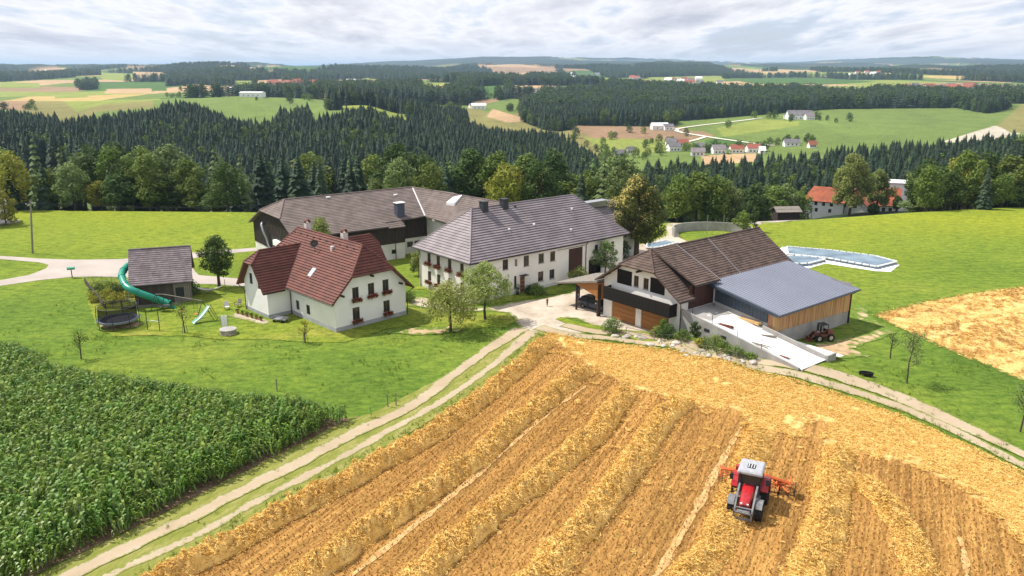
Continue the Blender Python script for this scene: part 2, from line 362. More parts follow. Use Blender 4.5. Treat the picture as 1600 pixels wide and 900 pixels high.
def inpoly(u, v, poly):
    inside = np.zeros(u.shape, bool); n = len(poly)
    for i in range(n):
        x1, y1 = poly[i]; x2, y2 = poly[(i + 1) % n]
        if y1 == y2: continue
        c = ((y1 > v) != (y2 > v)) & (u < (x2 - x1) * (v - y1) / (y2 - y1) + x1); inside ^= c
    return inside
# land cover codes
MEADOW, LIME, OLIVE, TAN, GOLD, WOOD, DGREEN, PALE, BROWN = range(9)
LCOL = np.array([(0.125, 0.175, 0.042), (0.20, 0.235, 0.05), (0.19, 0.175, 0.06), (0.40, 0.27, 0.15), (0.40, 0.29, 0.11), (0.022, 0.034, 0.018), (0.06, 0.12, 0.025), (0.42, 0.38, 0.30), (0.26, 0.17, 0.10)])
FIELDS = [  # class, ymin, ymax, outline as surveyed from the camera's bearing
 (OLIVE, 660, 1200, [(-50, 150), (240, 150), (240, 168), (150, 175), (100, 215), (60, 190), (20, 168), (-50, 170)]),
 (BROWN, 660, 1200, [(-50, 150), (45, 156), (40, 172), (-50, 170)]),
 (LIME, 660, 1200, [(95, 155), (250, 150), (250, 156), (160, 163), (120, 175)]),
 (DGREEN, 900, 2500, [(150, 128), (260, 128), (260, 142), (150, 142)]), (TAN, 1200, 2600, [(165, 139), (235, 138), (240, 146), (165, 146)]),
 (LIME, 2000, 5000, [(155, 113), (210, 115), (205, 127), (160, 124)]), (TAN, 2000, 5000, [(205, 112), (255, 113), (252, 124), (215, 122)]),
 (LIME, 1200, 2600, [(0, 128), (60, 130), (62, 138), (0, 138)]), (LIME, 1200, 2600, [(85, 146), (120, 144), (140, 152), (85, 154)]),
 (MEADOW, 740, 1150, [(320, 150), (462, 148), (462, 195), (320, 195)]),
 (GOLD, 900, 2200, [(400, 141), (505, 145), (590, 160), (520, 158), (455, 148), (400, 147)]),
 (TAN, 1500, 3500, [(300, 132), (350, 135), (345, 142), (300, 139)]), (LIME, 1500, 4000, [(365, 126), (400, 126), (395, 136), (365, 134)]), (TAN, 1500, 4500, [(398, 126), (440, 124), (445, 134), (400, 135)]),
 (LIME, 640, 800, [(505, 150), (530, 153), (600, 163), (640, 178), (630, 196), (560, 176), (505, 166)]),
 (GOLD, 1000, 2500, [(645, 139), (715, 129), (712, 140), (690, 153), (645, 144)]), (LIME, 1000, 2600, [(645, 129), (716, 129), (680, 134), (645, 138)]),
 (DGREEN, 1000, 2600, [(745, 135), (790, 133), (792, 148), (765, 155), (745, 150)]),
 (TAN, 1000, 2600, [(790, 133), (878, 134), (838, 152), (795, 146)]), (DGREEN, 1000, 2600, [(878, 134), (950, 132), (948, 142), (838, 153)]),
 (BROWN, 780, 1500, [(728, 160), (775, 153), (782, 159), (745, 166)]),
 (MEADOW, 780, 1500, [(735, 168), (790, 155), (850, 152), (812, 172), (800, 180), (770, 178)]),
 (TAN, 720, 1300, [(770, 170), (790, 176), (832, 188), (795, 192), (760, 182)]),
 (BROWN, 600, 900, [(880, 196), (1060, 198), (1112, 214), (1035, 219), (930, 217)]),
 (LIME, 560, 900, [(915, 215), (1037, 218), (1040, 236), (950, 246)]),
 (BROWN, 600, 820, [(1040, 206), (1110, 205), (1115, 214), (1065, 226)]),
 (MEADOW, 560, 1050, [(1050, 190), (1180, 180), (1330, 168), (1490, 168), (1600, 188), (1480, 215), (1290, 240), (1190, 236), (1110, 235), (1035, 240), (1065, 224), (1118, 212)]),
 (LIME, 650, 1050, [(1120, 200), (1190, 186), (1250, 190), (1250, 196), (1130, 214)]),
 (DGREEN, 560, 900, [(1100, 220), (1130, 214), (1200, 226), (1190, 232), (1100, 228)]),
 (PALE, 600, 1000, [(1470, 222), (1555, 196), (1580, 205), (1600, 205), (1560, 224)]),
 (OLIVE, 700, 1100, [(1558, 196), (1600, 160), (1900, 160), (1900, 205), (1580, 208)]),
 (TAN, 480, 620, [(1095, 243), (1180, 239), (1190, 252), (1100, 258)]),
 (DGREEN, 1500, 3500, [(1130, 123), (1275, 121), (1370, 128), (1300, 132), (1180, 131)]), (LIME, 1500, 3500, [(1010, 121), (1130, 118), (1130, 128), (1040, 138)]), (LIME, 1500, 3500, [(1290, 115), (1400, 118), (1330, 124)]),
 (TAN, 1100, 2600, [(1380, 137), (1500, 134), (1520, 142), (1440, 150), (1390, 148)]), (LIME, 1000, 2000, [(1250, 150), (1355, 148), (1350, 154), (1290, 154)]),
 (TAN, 1400, 3500, [(985, 124), (1020, 126), (1040, 133), (985, 133)]), (TAN, 2000, 4500, [(755, 117), (835, 119), (820, 125), (760, 123)]),
]
WU = np.array([-900, 0, 70, 85, 105, 120, 200, 290, 345, 460, 510, 560, 630, 700, 780, 850, 900, 935, 940, 1250, 1300, 1600, 2400])
WY = np.array([640, 640, 640, 600, 600, 650, 670, 700, 640, 640, 625, 640, 655, 780, 660, 650, 610, 560, 440, 440, 470, 520, 520.])
def cover(x, y):
    x = np.asarray(x, float); y = np.asarray(y, float); z = Hs(x, y); u, v = proj(x, y, z); uh = 800 + 1291 * x / np.maximum(y, 1)
    n1 = fbm(x / 30, y / 30, 3) - .5
    # patchwork for the far country
    cs = np.where(y < 3000, 170., 330.) ; gx = x + 130 * (fbm(x / 400, y / 400, 2) - .5); gy = y * 0.62 + 130 * (fbm(x / 380 + 9, y / 380, 2) - .5)
    h = _perm[np.floor(gx / cs + gy / cs * .35).astype(int) % 256, np.floor(gy / cs - gx / cs * .2).astype(int) % 256]
    c = np.select([h < .28, h < .45, h < .58, h < .70, h < .80, h < .9], [MEADOW, LIME, DGREEN, TAN, GOLD, OLIVE], BROWN)
    fw = fbm(x / 300 + 40, y / 1100 + 11, 4); wood = fw > np.where(y < 2600, .495, .485)
    wood |= (fbm(x / 1800 + 3, y / 2600 + 8, 3) > .50) & (y > 6500)
    c = np.where(wood, WOOD, c)
    c = np.where(y < 172, MEADOW, c)
    inb = (y >= 172) & (y < 1100); c = np.where(inb, MEADOW, c)
    c = np.where(inb & (y < np.interp(uh, WU, WY) + 12 * n1), WOOD, c)
    gap = (uh > 20) & (uh < 150) & (y > 290) & (y < np.interp(uh, [20, 45, 140, 150], [400, 405, 345, 330])); c = np.where(gap, MEADOW, c)
    c = np.where(inb & (uh < 940) & (uh > 730) & (y > np.interp(uh, WU, WY)), OLIVE, c)
    c = np.where((y > 755) & (y < 850 + 20 * n1) & (uh > 508) & (uh < 728), WOOD, c)                           # spruce row
    c = np.where((y > 735) & (y < 790) & (uh > 430) & (uh < 480), WOOD, c)
    base = np.interp(uh, [815, 840, 880, 1030, 1080, 1180, 1320, 1400, 1560, 1600], [900, 860, 812, 806, 880, 940, 1010, 960, 930, 1010])
    cd = (y > base + 14 * n1) & (y < np.interp(uh, [815, 950, 1190, 1600], [1080, 1450, 1420, 1250])) & (uh > 814) & (uh < 1585); c = np.where(cd, WOOD, c)
    c = np.where((y > 1250) & (y < 1480) & (uh > 697) & (uh < 762), WOOD, c)
    for cl, y0, y1, poly in FIELDS: c = np.where((y > y0) & (y < y1) & inpoly(u, v, poly), cl, c)
    return c

def build_terrain():
    uu = np.concatenate([np.linspace(-900, -30, 50)[:-1], np.linspace(-30, 1630, 560), np.linspace(1630, 2500, 50)[1:]])
    yy = np.concatenate([np.linspace(-60, 60, 12)[:-1], np.linspace(60, 110, 60)[:-1], np.linspace(110, 300, 70)[:-1], np.geomspace(300, 1300, 230)[:-1], np.geomspace(1300, 5000, 170)[:-1], np.geomspace(5000, 40000, 90)])
    U, Y = np.meshgrid(uu, yy); X = (U - 800) / 1291 * np.maximum(Y, 60)
    X = X + (np.abs(U - 800) > 880) * np.sign(U - 800) * np.where(Y < 200, 0, 0)
    Z = Hs(X, Y); C = cover(X, Y); col = LCOL[C]
    nn = fbm(X / 14, Y / 22, 4)[..., None]; col = col * (0.80 + 0.42 * nn)
    n2 = fbm(X / 150 + 3, Y / 220, 3)[..., None]; col = col * (0.86 + 0.28 * n2)
    Z = Z + np.where((C == WOOD) & (Y > 4200), 16 + 10 * (fbm(X / 60, Y / 90, 2) - .5), 0)
    n, m = U.shape; idx = np.arange(n * m).reshape(n, m)
    Q = np.stack([idx[:-1, :-1], idx[:-1, 1:], idx[1:, 1:], idx[1:, :-1]], -1).reshape(-1, 4)
    V = np.stack([X, Y, Z], -1).reshape(-1, 3)
    near = (Y[:-1, :-1] < 172).reshape(-1)
    from_np('countryside', V, Q[~near], hill_m, col=col.reshape(-1, 3), smooth_=True, kind='structure', label='rolling countryside of fields and woods fading into blue hills')
    from_np('meadow', V, Q[near], meadow_m, col=col.reshape(-1, 3), smooth_=True, kind='structure', label='bright green mown meadow around the farm')

def ground_mat(name, kind):
    m = bpy.data.materials.new(name); m.use_nodes = True; t = m.node_tree; t.nodes.clear(); n = t.nodes.new; l = t.links.new
    out = n('ShaderNodeOutputMaterial'); p = n('ShaderNodeBsdfPrincipled'); p.inputs['Roughness'].default_value = 0.95; p.inputs['Specular IOR Level'].default_value = 0.1
    g = n('ShaderNodeNewGeometry')
    def noise(scale, det=5, stretch=(1, 1, 1), rz=0, dist=0, rough=.5):
        m0 = n('ShaderNodeMapping'); m0.inputs['Rotation'].default_value = (0, 0, rz); l(g.outputs['Position'], m0.inputs[0])
        mp = n('ShaderNodeMapping'); mp.inputs['Scale'].default_value = stretch; l(m0.outputs[0], mp.inputs[0])
        no = n('ShaderNodeTexNoise'); no.inputs['Scale'].default_value = scale; no.inputs['Detail'].default_value = det; no.inputs['Distortion'].default_value = dist; no.inputs['Roughness'].default_value = rough
        l(mp.outputs[0], no.inputs['Vector']); return no.outputs['Fac']
    def ramp(f, stops):
        r = n('ShaderNodeValToRGB'); l(f, r.inputs[0]); el = r.color_ramp.elements
        el[0].position, el[0].color = stops[0][0], (*stops[0][1], 1); el[1].position, el[1].color = stops[-1][0], (*stops[-1][1], 1)
        for q, c in stops[1:-1]: x = el.new(q); x.color = (*c, 1)
        return r.outputs[0]
    def mixc(f, a, b, mode='MIX'):
        x = n('ShaderNodeMixRGB'); x.blend_type = mode
        for i, q in enumerate((f, a, b)):
            if isinstance(q, (int, float)): x.inputs[i].default_value = q
            elif isinstance(q, tuple): x.inputs[i].default_value = (*q, 1)
            else: l(q, x.inputs[i])
        return x.outputs[0]
    def mr(f, a, b, c=0., d=1.):
        x = n('ShaderNodeMapRange'); l(f, x.inputs[0]); x.inputs[1].default_value = a; x.inputs[2].default_value = b; x.inputs[3].default_value = c; x.inputs[4].default_value = d; return x.outputs[0]
    def attr(a): x = n('ShaderNodeAttribute'); x.attribute_name = a; return x
    def bump(f, s, d=.1, prev=None):
        b = n('ShaderNodeBump'); b.inputs['Strength'].default_value = s; b.inputs['Distance'].default_value = d; l(f, b.inputs['Height'])
        if prev is not None: l(prev, b.inputs['Normal'])
        return b.outputs[0]
    if kind == 'hill':
        a = attr('Col'); f = noise(.35, 6); c = mixc(1., a.outputs['Color'], mixc(0., mr(f, .3, .7, .8, 1.22), (1, 1, 1)), 'MULTIPLY'); nm = bump(f, .4, 1.)
    elif kind in ('meadow', 'lawn'):
        if kind == 'meadow':
            a = ramp(noise(.045, 5), [(.30, (.085, .15, .021)), (.5, (.125, .20, .027)), (.70, (.20, .25, .038))])
            xs = n('ShaderNodeSeparateXYZ'); l(g.outputs['Position'], xs.inputs[0])
            far = mr(xs.outputs[1], 95., 160.); a = mixc(far, a, ramp(noise(.03, 4), [(.35, (.175, .235, .026)), (.65, (.25, .285, .026))]))
        else:
            a = ramp(noise(.10, 5), [(.3, (.13, .20, .024)), (.52, (.20, .25, .030)), (.72, (.29, .28, .06))])
        b = ramp(noise(1.6, 6, rough=.65), [(.3, (.62, .68, .6)), (.5, (1, 1, 1)), (.75, (1.35, 1.28, 1.2))]); c = mixc(1., a, b, 'MULTIPLY')
        b = ramp(noise(.5, 4, (1, 2.2, 1), rough=.6), [(.36, (.72, .78, .74)), (.5, (1., 1., 1.)), (.66, (1.25, 1.18, 1.1))]); c = mixc(1., c, b, 'MULTIPLY')
        nm = bump(noise(3.5, 6, rough=.7), .9, .25)
    elif kind == 'stubble':
        ang = GSEL
        rows = noise(2.6, 2, (1, .02, 1), ang); fine = noise(7., 6, (1, .22, 1), ang, rough=.7); big = noise(.22, 4, (1, .25, 1), ang)
        base = ramp(fine, [(.28, (.20, .10, .03)), (.5, (.37, .205, .062)), (.76, (.58, .36, .13))])
        base = mixc(1., base, ramp(rows, [(.36, (.72, .70, .68)), (.6, (1.15, 1.13, 1.1))]), 'MULTIPLY')
        base = mixc(1., base, ramp(big, [(.35, (.82, .78, .74)), (.65, (1.15, 1.15, 1.12))]), 'MULTIPLY')
        st = ramp(noise(5.5, 8, (1, .7, 1), ang - .5, .6, .70), [(.24, (.46, .265, .08)), (.46, (.68, .455, .165)), (.74, (.84, .64, .30))])
        st = mixc(1., st, ramp(noise(.35, 4, (1, .5, 1), ang - 1.0), [(.33, (.78, .74, .68)), (.6, (1.1, 1.08, 1.05))]), 'MULTIPLY')
        at_ = attr('straw'); ad = n('ShaderNodeMath'); ad.operation = 'ADD'; l(at_.outputs['Fac'], ad.inputs[0]); l(mr(noise(.9, 6, (1, .6, 1), ang, rough=.65), .25, .75, -.42, .42), ad.inputs[1])
        c = mixc(mr(ad.outputs[0], .42, .62), base, st)
        gr = attr('edge'); ge = mr(gr.outputs['Fac'], 0., 1.1); ge2 = n('ShaderNodeMath'); ge2.operation = 'ADD'; l(ge, ge2.inputs[0]); l(mr(noise(1.5, 4), .3, .7, -.5, .5), ge2.inputs[1])
        c = mixc(mr(ge2.outputs[0], .2, .7), (.10, .15, .022), c)
        nm = bump(fine, .8, .18)
    elif kind in ('gravel', 'rut'):
        c = ramp(noise(.28, 6, rough=.65), [(.30, (.31, .26, .20)), (.5, (.49, .415, .335)), (.72, (.62, .545, .46))])
        c = mixc(1., c, ramp(noise(5., 5, rough=.7), [(.3, (.8, .8, .8)), (.7, (1.12, 1.12, 1.12))]), 'MULTIPLY')
        gr = attr('edge'); ad = n('ShaderNodeMath'); ad.operation = 'ADD'; l(mr(gr.outputs['Fac'], 0., .9 if kind == 'gravel' else .5), ad.inputs[0]); l(mr(noise(1.1, 5, rough=.7), .3, .7, -.55, .55) if kind == 'gravel' else mr(noise(3.2, 6, rough=.75), .3, .7, -.42, .5), ad.inputs[1])
        c = mixc(mr(ad.outputs[0], .1, .6), (.20, .215, .065) if kind == 'gravel' else (.185, .20, .045), c); nm = bump(noise(6., 5), .5, .06)
        if kind == 'rut': c = mixc(mr(ad.outputs[0], .25, .7, 0., .75), c, (.37, .285, .18))
    elif kind == 'asphalt':
        c = ramp(noise(.2, 5), [(.30, (.36, .315, .285)), (.7, (.45, .395, .36))]); c = mixc(1., c, ramp(noise(6., 5), [(.3, (.88, .88, .88)), (.7, (1.08, 1.08, 1.08))]), 'MULTIPLY'); nm = bump(noise(9., 4), .3, .04)
    elif kind == 'verge':
        c = ramp(noise(1.3, 6, (1, .35, 1), GSEL, rough=.65), [(.30, (.14, .17, .03)), (.5, (.21, .22, .05)), (.74, (.33, .30, .12))]); nm = bump(noise(4., 5), .8, .15)
    elif kind == 'soil':
        c = ramp(noise(1.2, 6, rough=.7), [(.3, (.10, .065, .038)), (.7, (.26, .18, .11))]); nm = bump(noise(4., 5), .8, .15)
    elif kind == 'dirt':
        c = ramp(noise(.9, 6, rough=.7), [(.3, (.20, .13, .07)), (.5, (.44, .31, .18)), (.72, (.60, .45, .30))]); gr = attr('edge'); ad = n('ShaderNodeMath'); ad.operation = 'ADD'; l(mr(gr.outputs['Fac'], 0., 1.2), ad.inputs[0]); l(mr(noise(.9, 5), .3, .7, -.6, .6), ad.inputs[1])
        c = mixc(mr(ad.outputs[0], .15, .6), (.12, .19, .03), c); nm = bump(noise(4., 5), .8, .15)
    l(c, p.inputs['Base Color']); l(nm, p.inputs['Normal']); l(p.outputs[0], out.inputs[0]); MATS[name] = m; return m

WDIR = Vector(((1440 - 800) / 1291, 1, 0)).normalized()      # direction the windrows run in
GSEL = atan2(WDIR.x, WDIR.y)
mark_m = mat('pressed pale straw', (.58, .39, .17), (.38, .22, .08), 1.3, .95, bump=.4, bscale=6)
hill_m = ground_mat('fields and woods', 'hill'); meadow_m = ground_mat('meadow grass', 'meadow'); lawn_m = ground_mat('garden lawn', 'lawn')
stubble_m = ground_mat('wheat stubble', 'stubble'); gravel_m = ground_mat('limestone gravel', 'gravel'); asphalt_m = ground_mat('pale asphalt', 'asphalt'); rut_m = ground_mat('pale wheel rut', 'rut')
verge_m = ground_mat('dry verge grass', 'verge'); soil_m = ground_mat('dark soil', 'soil'); dirt_m = ground_mat('bare dirt', 'dirt')
build_terrain()

def edge_dist(P, loop):
    A = np.array(loop); B = np.roll(A, -1, 0); d = np.full(len(P), 1e9)
    for a, b in zip(A, B):
        ab = b - a; t = np.clip(((P - a) @ ab) / max(ab @ ab, 1e-9), 0, 1); q = a + t[:, None] * ab; d = np.minimum(d, np.hypot(*(P - q).T))
    return d
def sheet(name, poly, zoff, m, label, amp=0.25, ds=0.8, grid=2.0, straw=None, kind='structure', zf=None):
    """ground sheet draped on the terrain; the outline is roughened so that it reads as grown or worn"""
    out = []
    n = len(poly)
    for i in range(n):
        a = np.array(poly[i]); b = np.array(poly[(i + 1) % n]); L = np.hypot(*(b - a)); k = max(1, int(L / ds))
        nrm = np.array([-(b - a)[1], (b - a)[0]]) / max(L, 1e-6)
        for j in range(k):
            p = a + (b - a) * j / k; w_ = amp * (fbm(np.array([p[0] * .9 + 7]), np.array([p[1] * .9]), 3)[0] - .5) * 2.4
            out.append(p + nrm * w_)
    out = np.array(out); lo = out.min(0); hi = out.max(0)
    gx, gy = np.meshgrid(np.arange(lo[0], hi[0], grid), np.arange(lo[1], hi[1], grid)); gp = np.stack([gx.ravel(), gy.ravel()], -1) + .13
    gp = gp[inpoly(gp[:, 0], gp[:, 1], out.tolist())]
    if len(gp): gp = gp[edge_dist(gp, out) > .25 * ds]
    allp = [Vector(p) for p in out] + [Vector(p) for p in gp]
    r = mgeo.delaunay_2d_cdt(allp, [], [list(range(len(out)))], 1, 1e-5)
    V2 = np.array([tuple(p) for p in r[0]]); Fc = np.array([f for f in r[2] if len(f) == 3])
    z = (Hs(V2[:, 0], V2[:, 1]) if zf is None else zf(V2)) + zoff
    ed = edge_dist(V2, out)
    at_ = {'edge': ed}
    if straw is not None: at_['straw'] = straw(V2)
    a = V2[Fc[:, 0]]; b = V2[Fc[:, 1]]; c = V2[Fc[:, 2]]; cr = (b - a)[:, 0] * (c - a)[:, 1] - (b - a)[:, 1] * (c - a)[:, 0]
    Fc[cr < 0] = Fc[cr < 0][:, ::-1]
    return from_np(name, np.column_stack([V2, z]), Fc, m, attrs=at_, smooth_=True, label=label, kind=kind)
def px(pts): return [atg(u, v) for u, v in pts]
def spline(pts, ds=1.0):
    P = [np.array(p, float) for p in pts]; P = [2 * P[0] - P[1]] + P + [2 * P[-1] - P[-2]]; out = []
    for i in range(1, len(P) - 2):
        p0, p1, p2, p3 = P[i - 1:i + 3]; k = max(2, int(np.hypot(*(p2 - p1)[:2]) / ds))
        for j in range(k):
            t = j / k; out.append(.5 * ((2 * p1) + (-p0 + p2) * t + (2 * p0 - 5 * p1 + 4 * p2 - p3) * t * t + (-p0 + 3 * p1 - 3 * p2 + p3) * t ** 3))
    out.append(P[-2]); return np.array(out)
def ribbon(pts, wd, ds=1.2):
    c = spline(pts, ds); d = np.gradient(c, axis=0); d /= np.hypot(d[:, 0], d[:, 1])[:, None]; nrm = np.stack([-d[:, 1], d[:, 0]], -1)
    wv = np.interp(np.linspace(0, 1, len(c)), np.linspace(0, 1, len(wd)), wd)[:, None] / 2 if isinstance(wd, (list, tuple)) else wd / 2
    return [tuple(p) for p in np.concatenate([c - nrm * wv, (c + nrm * wv)[::-1]])]

# --- main stubble field
HEAD = [(850, 515), (862, 530), (930, 578), (985, 603), (1080, 633), (1195, 672), (1310, 700), (1390, 722), (1480, 752), (1600, 850), (1750, 960), (1900, 800), (1600, 720), (1400, 640), (1200, 575), (1000, 525), (880, 515)]
HEADW = px(HEAD)
field_px = [(848, 521), (868, 521), (905, 530), (1000, 541), (1100, 558), (1200, 584), (1300, 611), (1400, 645), (1500, 690), (1600, 738), (1800, 835), (2300, 1100), (1700, 1500), (-200, 1500), (-60, 1110), (118, 978), (225, 905), (303, 862), (411, 803), (500, 755), (640, 678), (780, 588)]
field_w = px(field_px)
WR = [  # windrows: screen points, width, height
 [(150, 965), (282, 896), (403, 832), (502, 775), (595, 726), (698, 669), (763, 619), (819, 573), (853, 536)],
 [(380, 970), (490, 897), (619, 806), (702, 750), (763, 703), (828, 647), (884, 605), (922, 580)],
 [(575, 970), (661, 899), (726, 843), (800, 787), (856, 740), (912, 698), (950, 656), (983, 610)],
 [(785, 965), (850, 895), (914, 820), (962, 764), (1000, 708), (1038, 657), (1075, 628)],
 [(1030, 960), (1085, 893), (1128, 835), (1150, 780), (1168, 728), (1192, 672)],
 [(1255, 960), (1272, 893), (1290, 825), (1300, 760), (1310, 700)],
 [(1450, 960), (1438, 893), (1415, 840), (1385, 790), (1348, 745)]]
WRW = [spline(px(w_), 1.0) for w_ in WR]
def straw_attr(V2):
    s = np.where(inpoly(V2[:, 0], V2[:, 1], HEADW), .95, .0); e_ = edge_dist(V2, HEADW); ins = s > .5
    s = np.where(ins, np.clip(.45 + e_ / 3, 0, .9), np.clip(.4 - e_ / 4, 0, .4))
    for i, c in enumerate(WRW):
        d = np.min(np.hypot(V2[:, None, 0] - c[None, :, 0], V2[:, None, 1] - c[None, :, 1]), 1); s = np.maximum(s, np.clip(.55 - (d - .7) / .8, 0, 1))
    # worn patches of stubble at the right
    u, v = proj(V2[:, 0], V2[:, 1], 0 * V2[:, 0])
    for pu, pv, ru, rv in ((1500, 830, 60, 60), (1270, 670, 40, 20), (1400, 770, 45, 45), (1140, 650, 30, 15)):
        s = s - .7 * np.exp(-((u - pu) / ru) ** 2 - ((v - pv) / rv) ** 2)
    return s
sheet('stubble_field', field_w, 0.03, stubble_m, 'harvested golden wheat field with stubble rows and loose straw', .3, 1.0, 1.0, straw=straw_attr)
f2 = px([(1362, 492), (1400, 481), (1450, 469), (1520, 457), (1600, 447), (1750, 425), (2100, 400), (2300, 700), (1760, 640), (1640, 610), (1560, 580), (1500, 556), (1440, 530), (1395, 508)])
F2W = f2
sheet('stubble_field', f2, 0.03, stubble_m, 'second stubble field beyond the grass strip on the right', .3, 1.0, 1.6, straw=lambda V2: .42 + .9 * (fbm(V2[:, 0] * .5 - V2[:, 1] * .9, V2[:, 0] * .05 + V2[:, 1] * .07, 3) - .4))

# --- yard, roads, tracks
yard_px = [(640, 463), (668, 466), (700, 478), (760, 481), (800, 473), (850, 466), (890, 458), (915, 445), (945, 415), (975, 388), (1015, 378), (1040, 368), (1040, 352), (1050, 346), (1062, 350), (1075, 366), (1100, 372), (1140, 372), (1140, 385), (1060, 384), (1030, 395), (1010, 430), (1060, 500), (1010, 520), (960, 515), (925, 508), (900, 497), (880, 497), (895, 508), (930, 516), (900, 524), (868, 522), (846, 517), (833, 522), (815, 518), (806, 500), (795, 489), (770, 486), (700, 487), (650, 478), (636, 478)]
sheet('farm_yard', px(yard_px), 0.03, gravel_m, 'pale worn gravel yard between the farm buildings', .25, .8, 2.)
road_px = [(-90, 402), (0, 400), (60, 404), (120, 406), (190, 405), (215, 402), (300, 395), (350, 391), (400, 387), (440, 384), (440, 390), (400, 392), (350, 397), (300, 404), (296, 414), (310, 430), (345, 433), (380, 436), (400, 442), (380, 448), (330, 444), (290, 444), (200, 434), (150, 432), (112, 433), (60, 438), (0, 447), (-90, 462), (-90, 452), (0, 438), (45, 430), (72, 420), (76, 414), (60, 410), (0, 405), (-90, 408)]
sheet('road', px(road_px), 0.03, asphalt_m, 'pale asphalt lane forking through the meadow left of the farm', .08, .8, 3.)
sheet('road', px([(1195, 349), (1230, 346), (1270, 342), (1275, 339), (1225, 342), (1190, 344), (1168, 343), (1168, 350)]), 0.03, asphalt_m, 'narrow pale lane beside the round concrete tank', .08, .8, 3.)
sheet('road', px([(1168, 343), (1178, 352), (1190, 351), (1182, 341), (1172, 336), (1162, 336)]), 0.05, asphalt_m, 'lane bend dropping behind the meadow', .08, .8, 3.)
lawn_px = [(132, 437), (205, 435), (290, 445), (335, 446), (380, 449), (400, 452), (640, 470), (636, 480), (700, 489), (770, 488), (794, 491), (803, 501), (792, 512), (760, 512), (700, 516), (640, 508), (600, 516), (540, 535), (480, 536), (420, 530), (360, 532), (300, 526), (240, 524), (175, 526), (150, 512), (138, 475)]
sheet('garden_lawn', px(lawn_px), 0.05, lawn_m, 'short yellow green lawn around the red roofed house', .3, .8, 2.)
sheet('lawn_strip', px([(640, 452), (660, 452), (700, 466), (740, 478), (800, 471), (850, 463), (893, 453), (885, 445), (810, 456), (736, 472), (700, 462), (660, 447)]), 0.06, lawn_m, 'grass strip along the white farmhouse wall', .1, .8, 2.)
sheet('lawn_strip', px([(1060, 362), (1130, 361), (1150, 368), (1165, 372), (1110, 377), (1075, 378), (1062, 372)]), 0.06, lawn_m, 'oval of grass beside the round tank', .1, .8, 2.)
sheet('lawn_strip', px([(868, 499), (895, 511), (935, 521), (980, 528), (1040, 534), (1100, 548), (1150, 560), (1145, 552), (1080, 532), (1020, 521), (960, 514), (910, 506), (876, 496)]), 0.07, lawn_m, 'thin grass strip between the drive and the field track', .15, .8, 2.)
verge_w = px([(838, 519), (855, 517), (850, 522), (780, 589), (640, 679), (500, 756), (411, 804), (303, 863), (225, 906), (118, 979), (60, 1035), (-60, 1035), (-60, 960), (90, 884), (224, 820), (340, 760), (430, 714), (513, 672), (600, 637), (700, 584), (760, 545), (810, 512)])
sheet('field_track', verge_w, 0.05, verge_m, 'grassy farm track between the maize and the stubble field', .25, .8, 1.6)
for pts, wd, lb in (([(20, 940), (112, 898), (180, 866), (261, 828), (327, 795), (397, 757), (467, 724), (560, 674), (640, 637), (700, 593), (760, 549), (815, 514)], [1.0, 1.0, 1.15, 1.1, 1.0, 1.5], 'left wheel rut of the grassy farm track'),
                    ([(60, 965), (187, 893), (303, 839), (411, 779), (513, 727), (593, 682), (687, 629), (761, 578), (832, 518)], [.6, .65, .7, .7, .7, 1.3], 'right wheel rut of the grassy farm track'),
                    ([(840, 512), (890, 524), (950, 529), (1020, 537), (1100, 554), (1190, 576), (1300, 602), (1400, 634), (1500, 678), (1600, 728), (1750, 800)], [1.6, 1.1, 1.1, 1.0, 1.2, 1.1, .8, .8], 'near wheel rut of the track along the stubble field'),
                    ([(880, 508), (930, 519), (1000, 524), (1080, 538), (1160, 557), (1230, 570), (1300, 585), (1380, 612), (1480, 655), (1600, 712), (1750, 785)], [1.4, 1.2, 1.1, 1.1, 1.9, 1.5, .8, .7], 'far wheel rut of the track along the stubble field')):
    sheet('wheel_rut', ribbon(px(pts), [q_ * 1.3 for q_ in wd]), 0.07 + .007 * (len(bpy.data.objects) % 4), rut_m, lb, .2, .4, .3)
sheet('dirt_patch', px([(1236, 545), (1290, 535), (1340, 525), (1385, 512), (1340, 500), (1335, 480), (1350, 478), (1365, 500), (1400, 520), (1380, 527), (1330, 545), (1360, 556), (1310, 562), (1260, 558)]), 0.05, dirt_m, 'bare earth around the timber clad barn', .5, .6, 1.2)
sheet('dirt_patch', px([(600, 520), (650, 513), (700, 512), (728, 516), (690, 523), (640, 524)]), 0.08, dirt_m, 'dry bare patch under the first apple tree', .4, .6, 1.2)
sheet('gravel_strip', px([(356, 494), (372, 489), (425, 503), (412, 509)]), 0.08, gravel_m, 'gravel strip along the left gable of the house', .06, .5, 1.)
maize_px = [(-420, 520), (-60, 524), (20, 527), (66, 541), (76, 556), (160, 572), (280, 590), (420, 608), (520, 620), (570, 626), (590, 640), (555, 652), (513, 672), (430, 714), (340, 758), (224, 818), (90, 882), (0, 928), (-300, 1080), (-700, 900)]
MZ = [at(u, v, 2.1 if i < 9 else 1.7 if i == 9 else .8 if i == 10 else 0) for i, (u, v) in enumerate(maize_px)]
sheet('maize_soil', MZ, 0.04, soil_m, 'dark soil under the maize', .2, 1.5, 4.)
for pts, wd, lb in (([(470, 960), (555, 896), (640, 828), (700, 780), (770, 722), (830, 670), (880, 630), (915, 604)], [.36, .36, .3, .22], 'pale wheel mark between the second and third windrow'), ([(985, 960), (1030, 892), (1085, 800), (1115, 745), (1145, 690), (1158, 668)], [.55, .5, .4, .3], 'broad pale wheel mark left of the tractor'), ([(1180, 735), (1190, 700), (1198, 682)], [.45, .4, .3], 'short pale wheel mark behind the tractor'), ([(1512, 905), (1508, 870), (1500, 840)], [.4, .35, .3], 'short pale wheel mark at the lower right')):
    sheet('wheel_mark', ribbon(px(pts), wd), 0.06, mark_m, lb, .22, .35, 1.0)

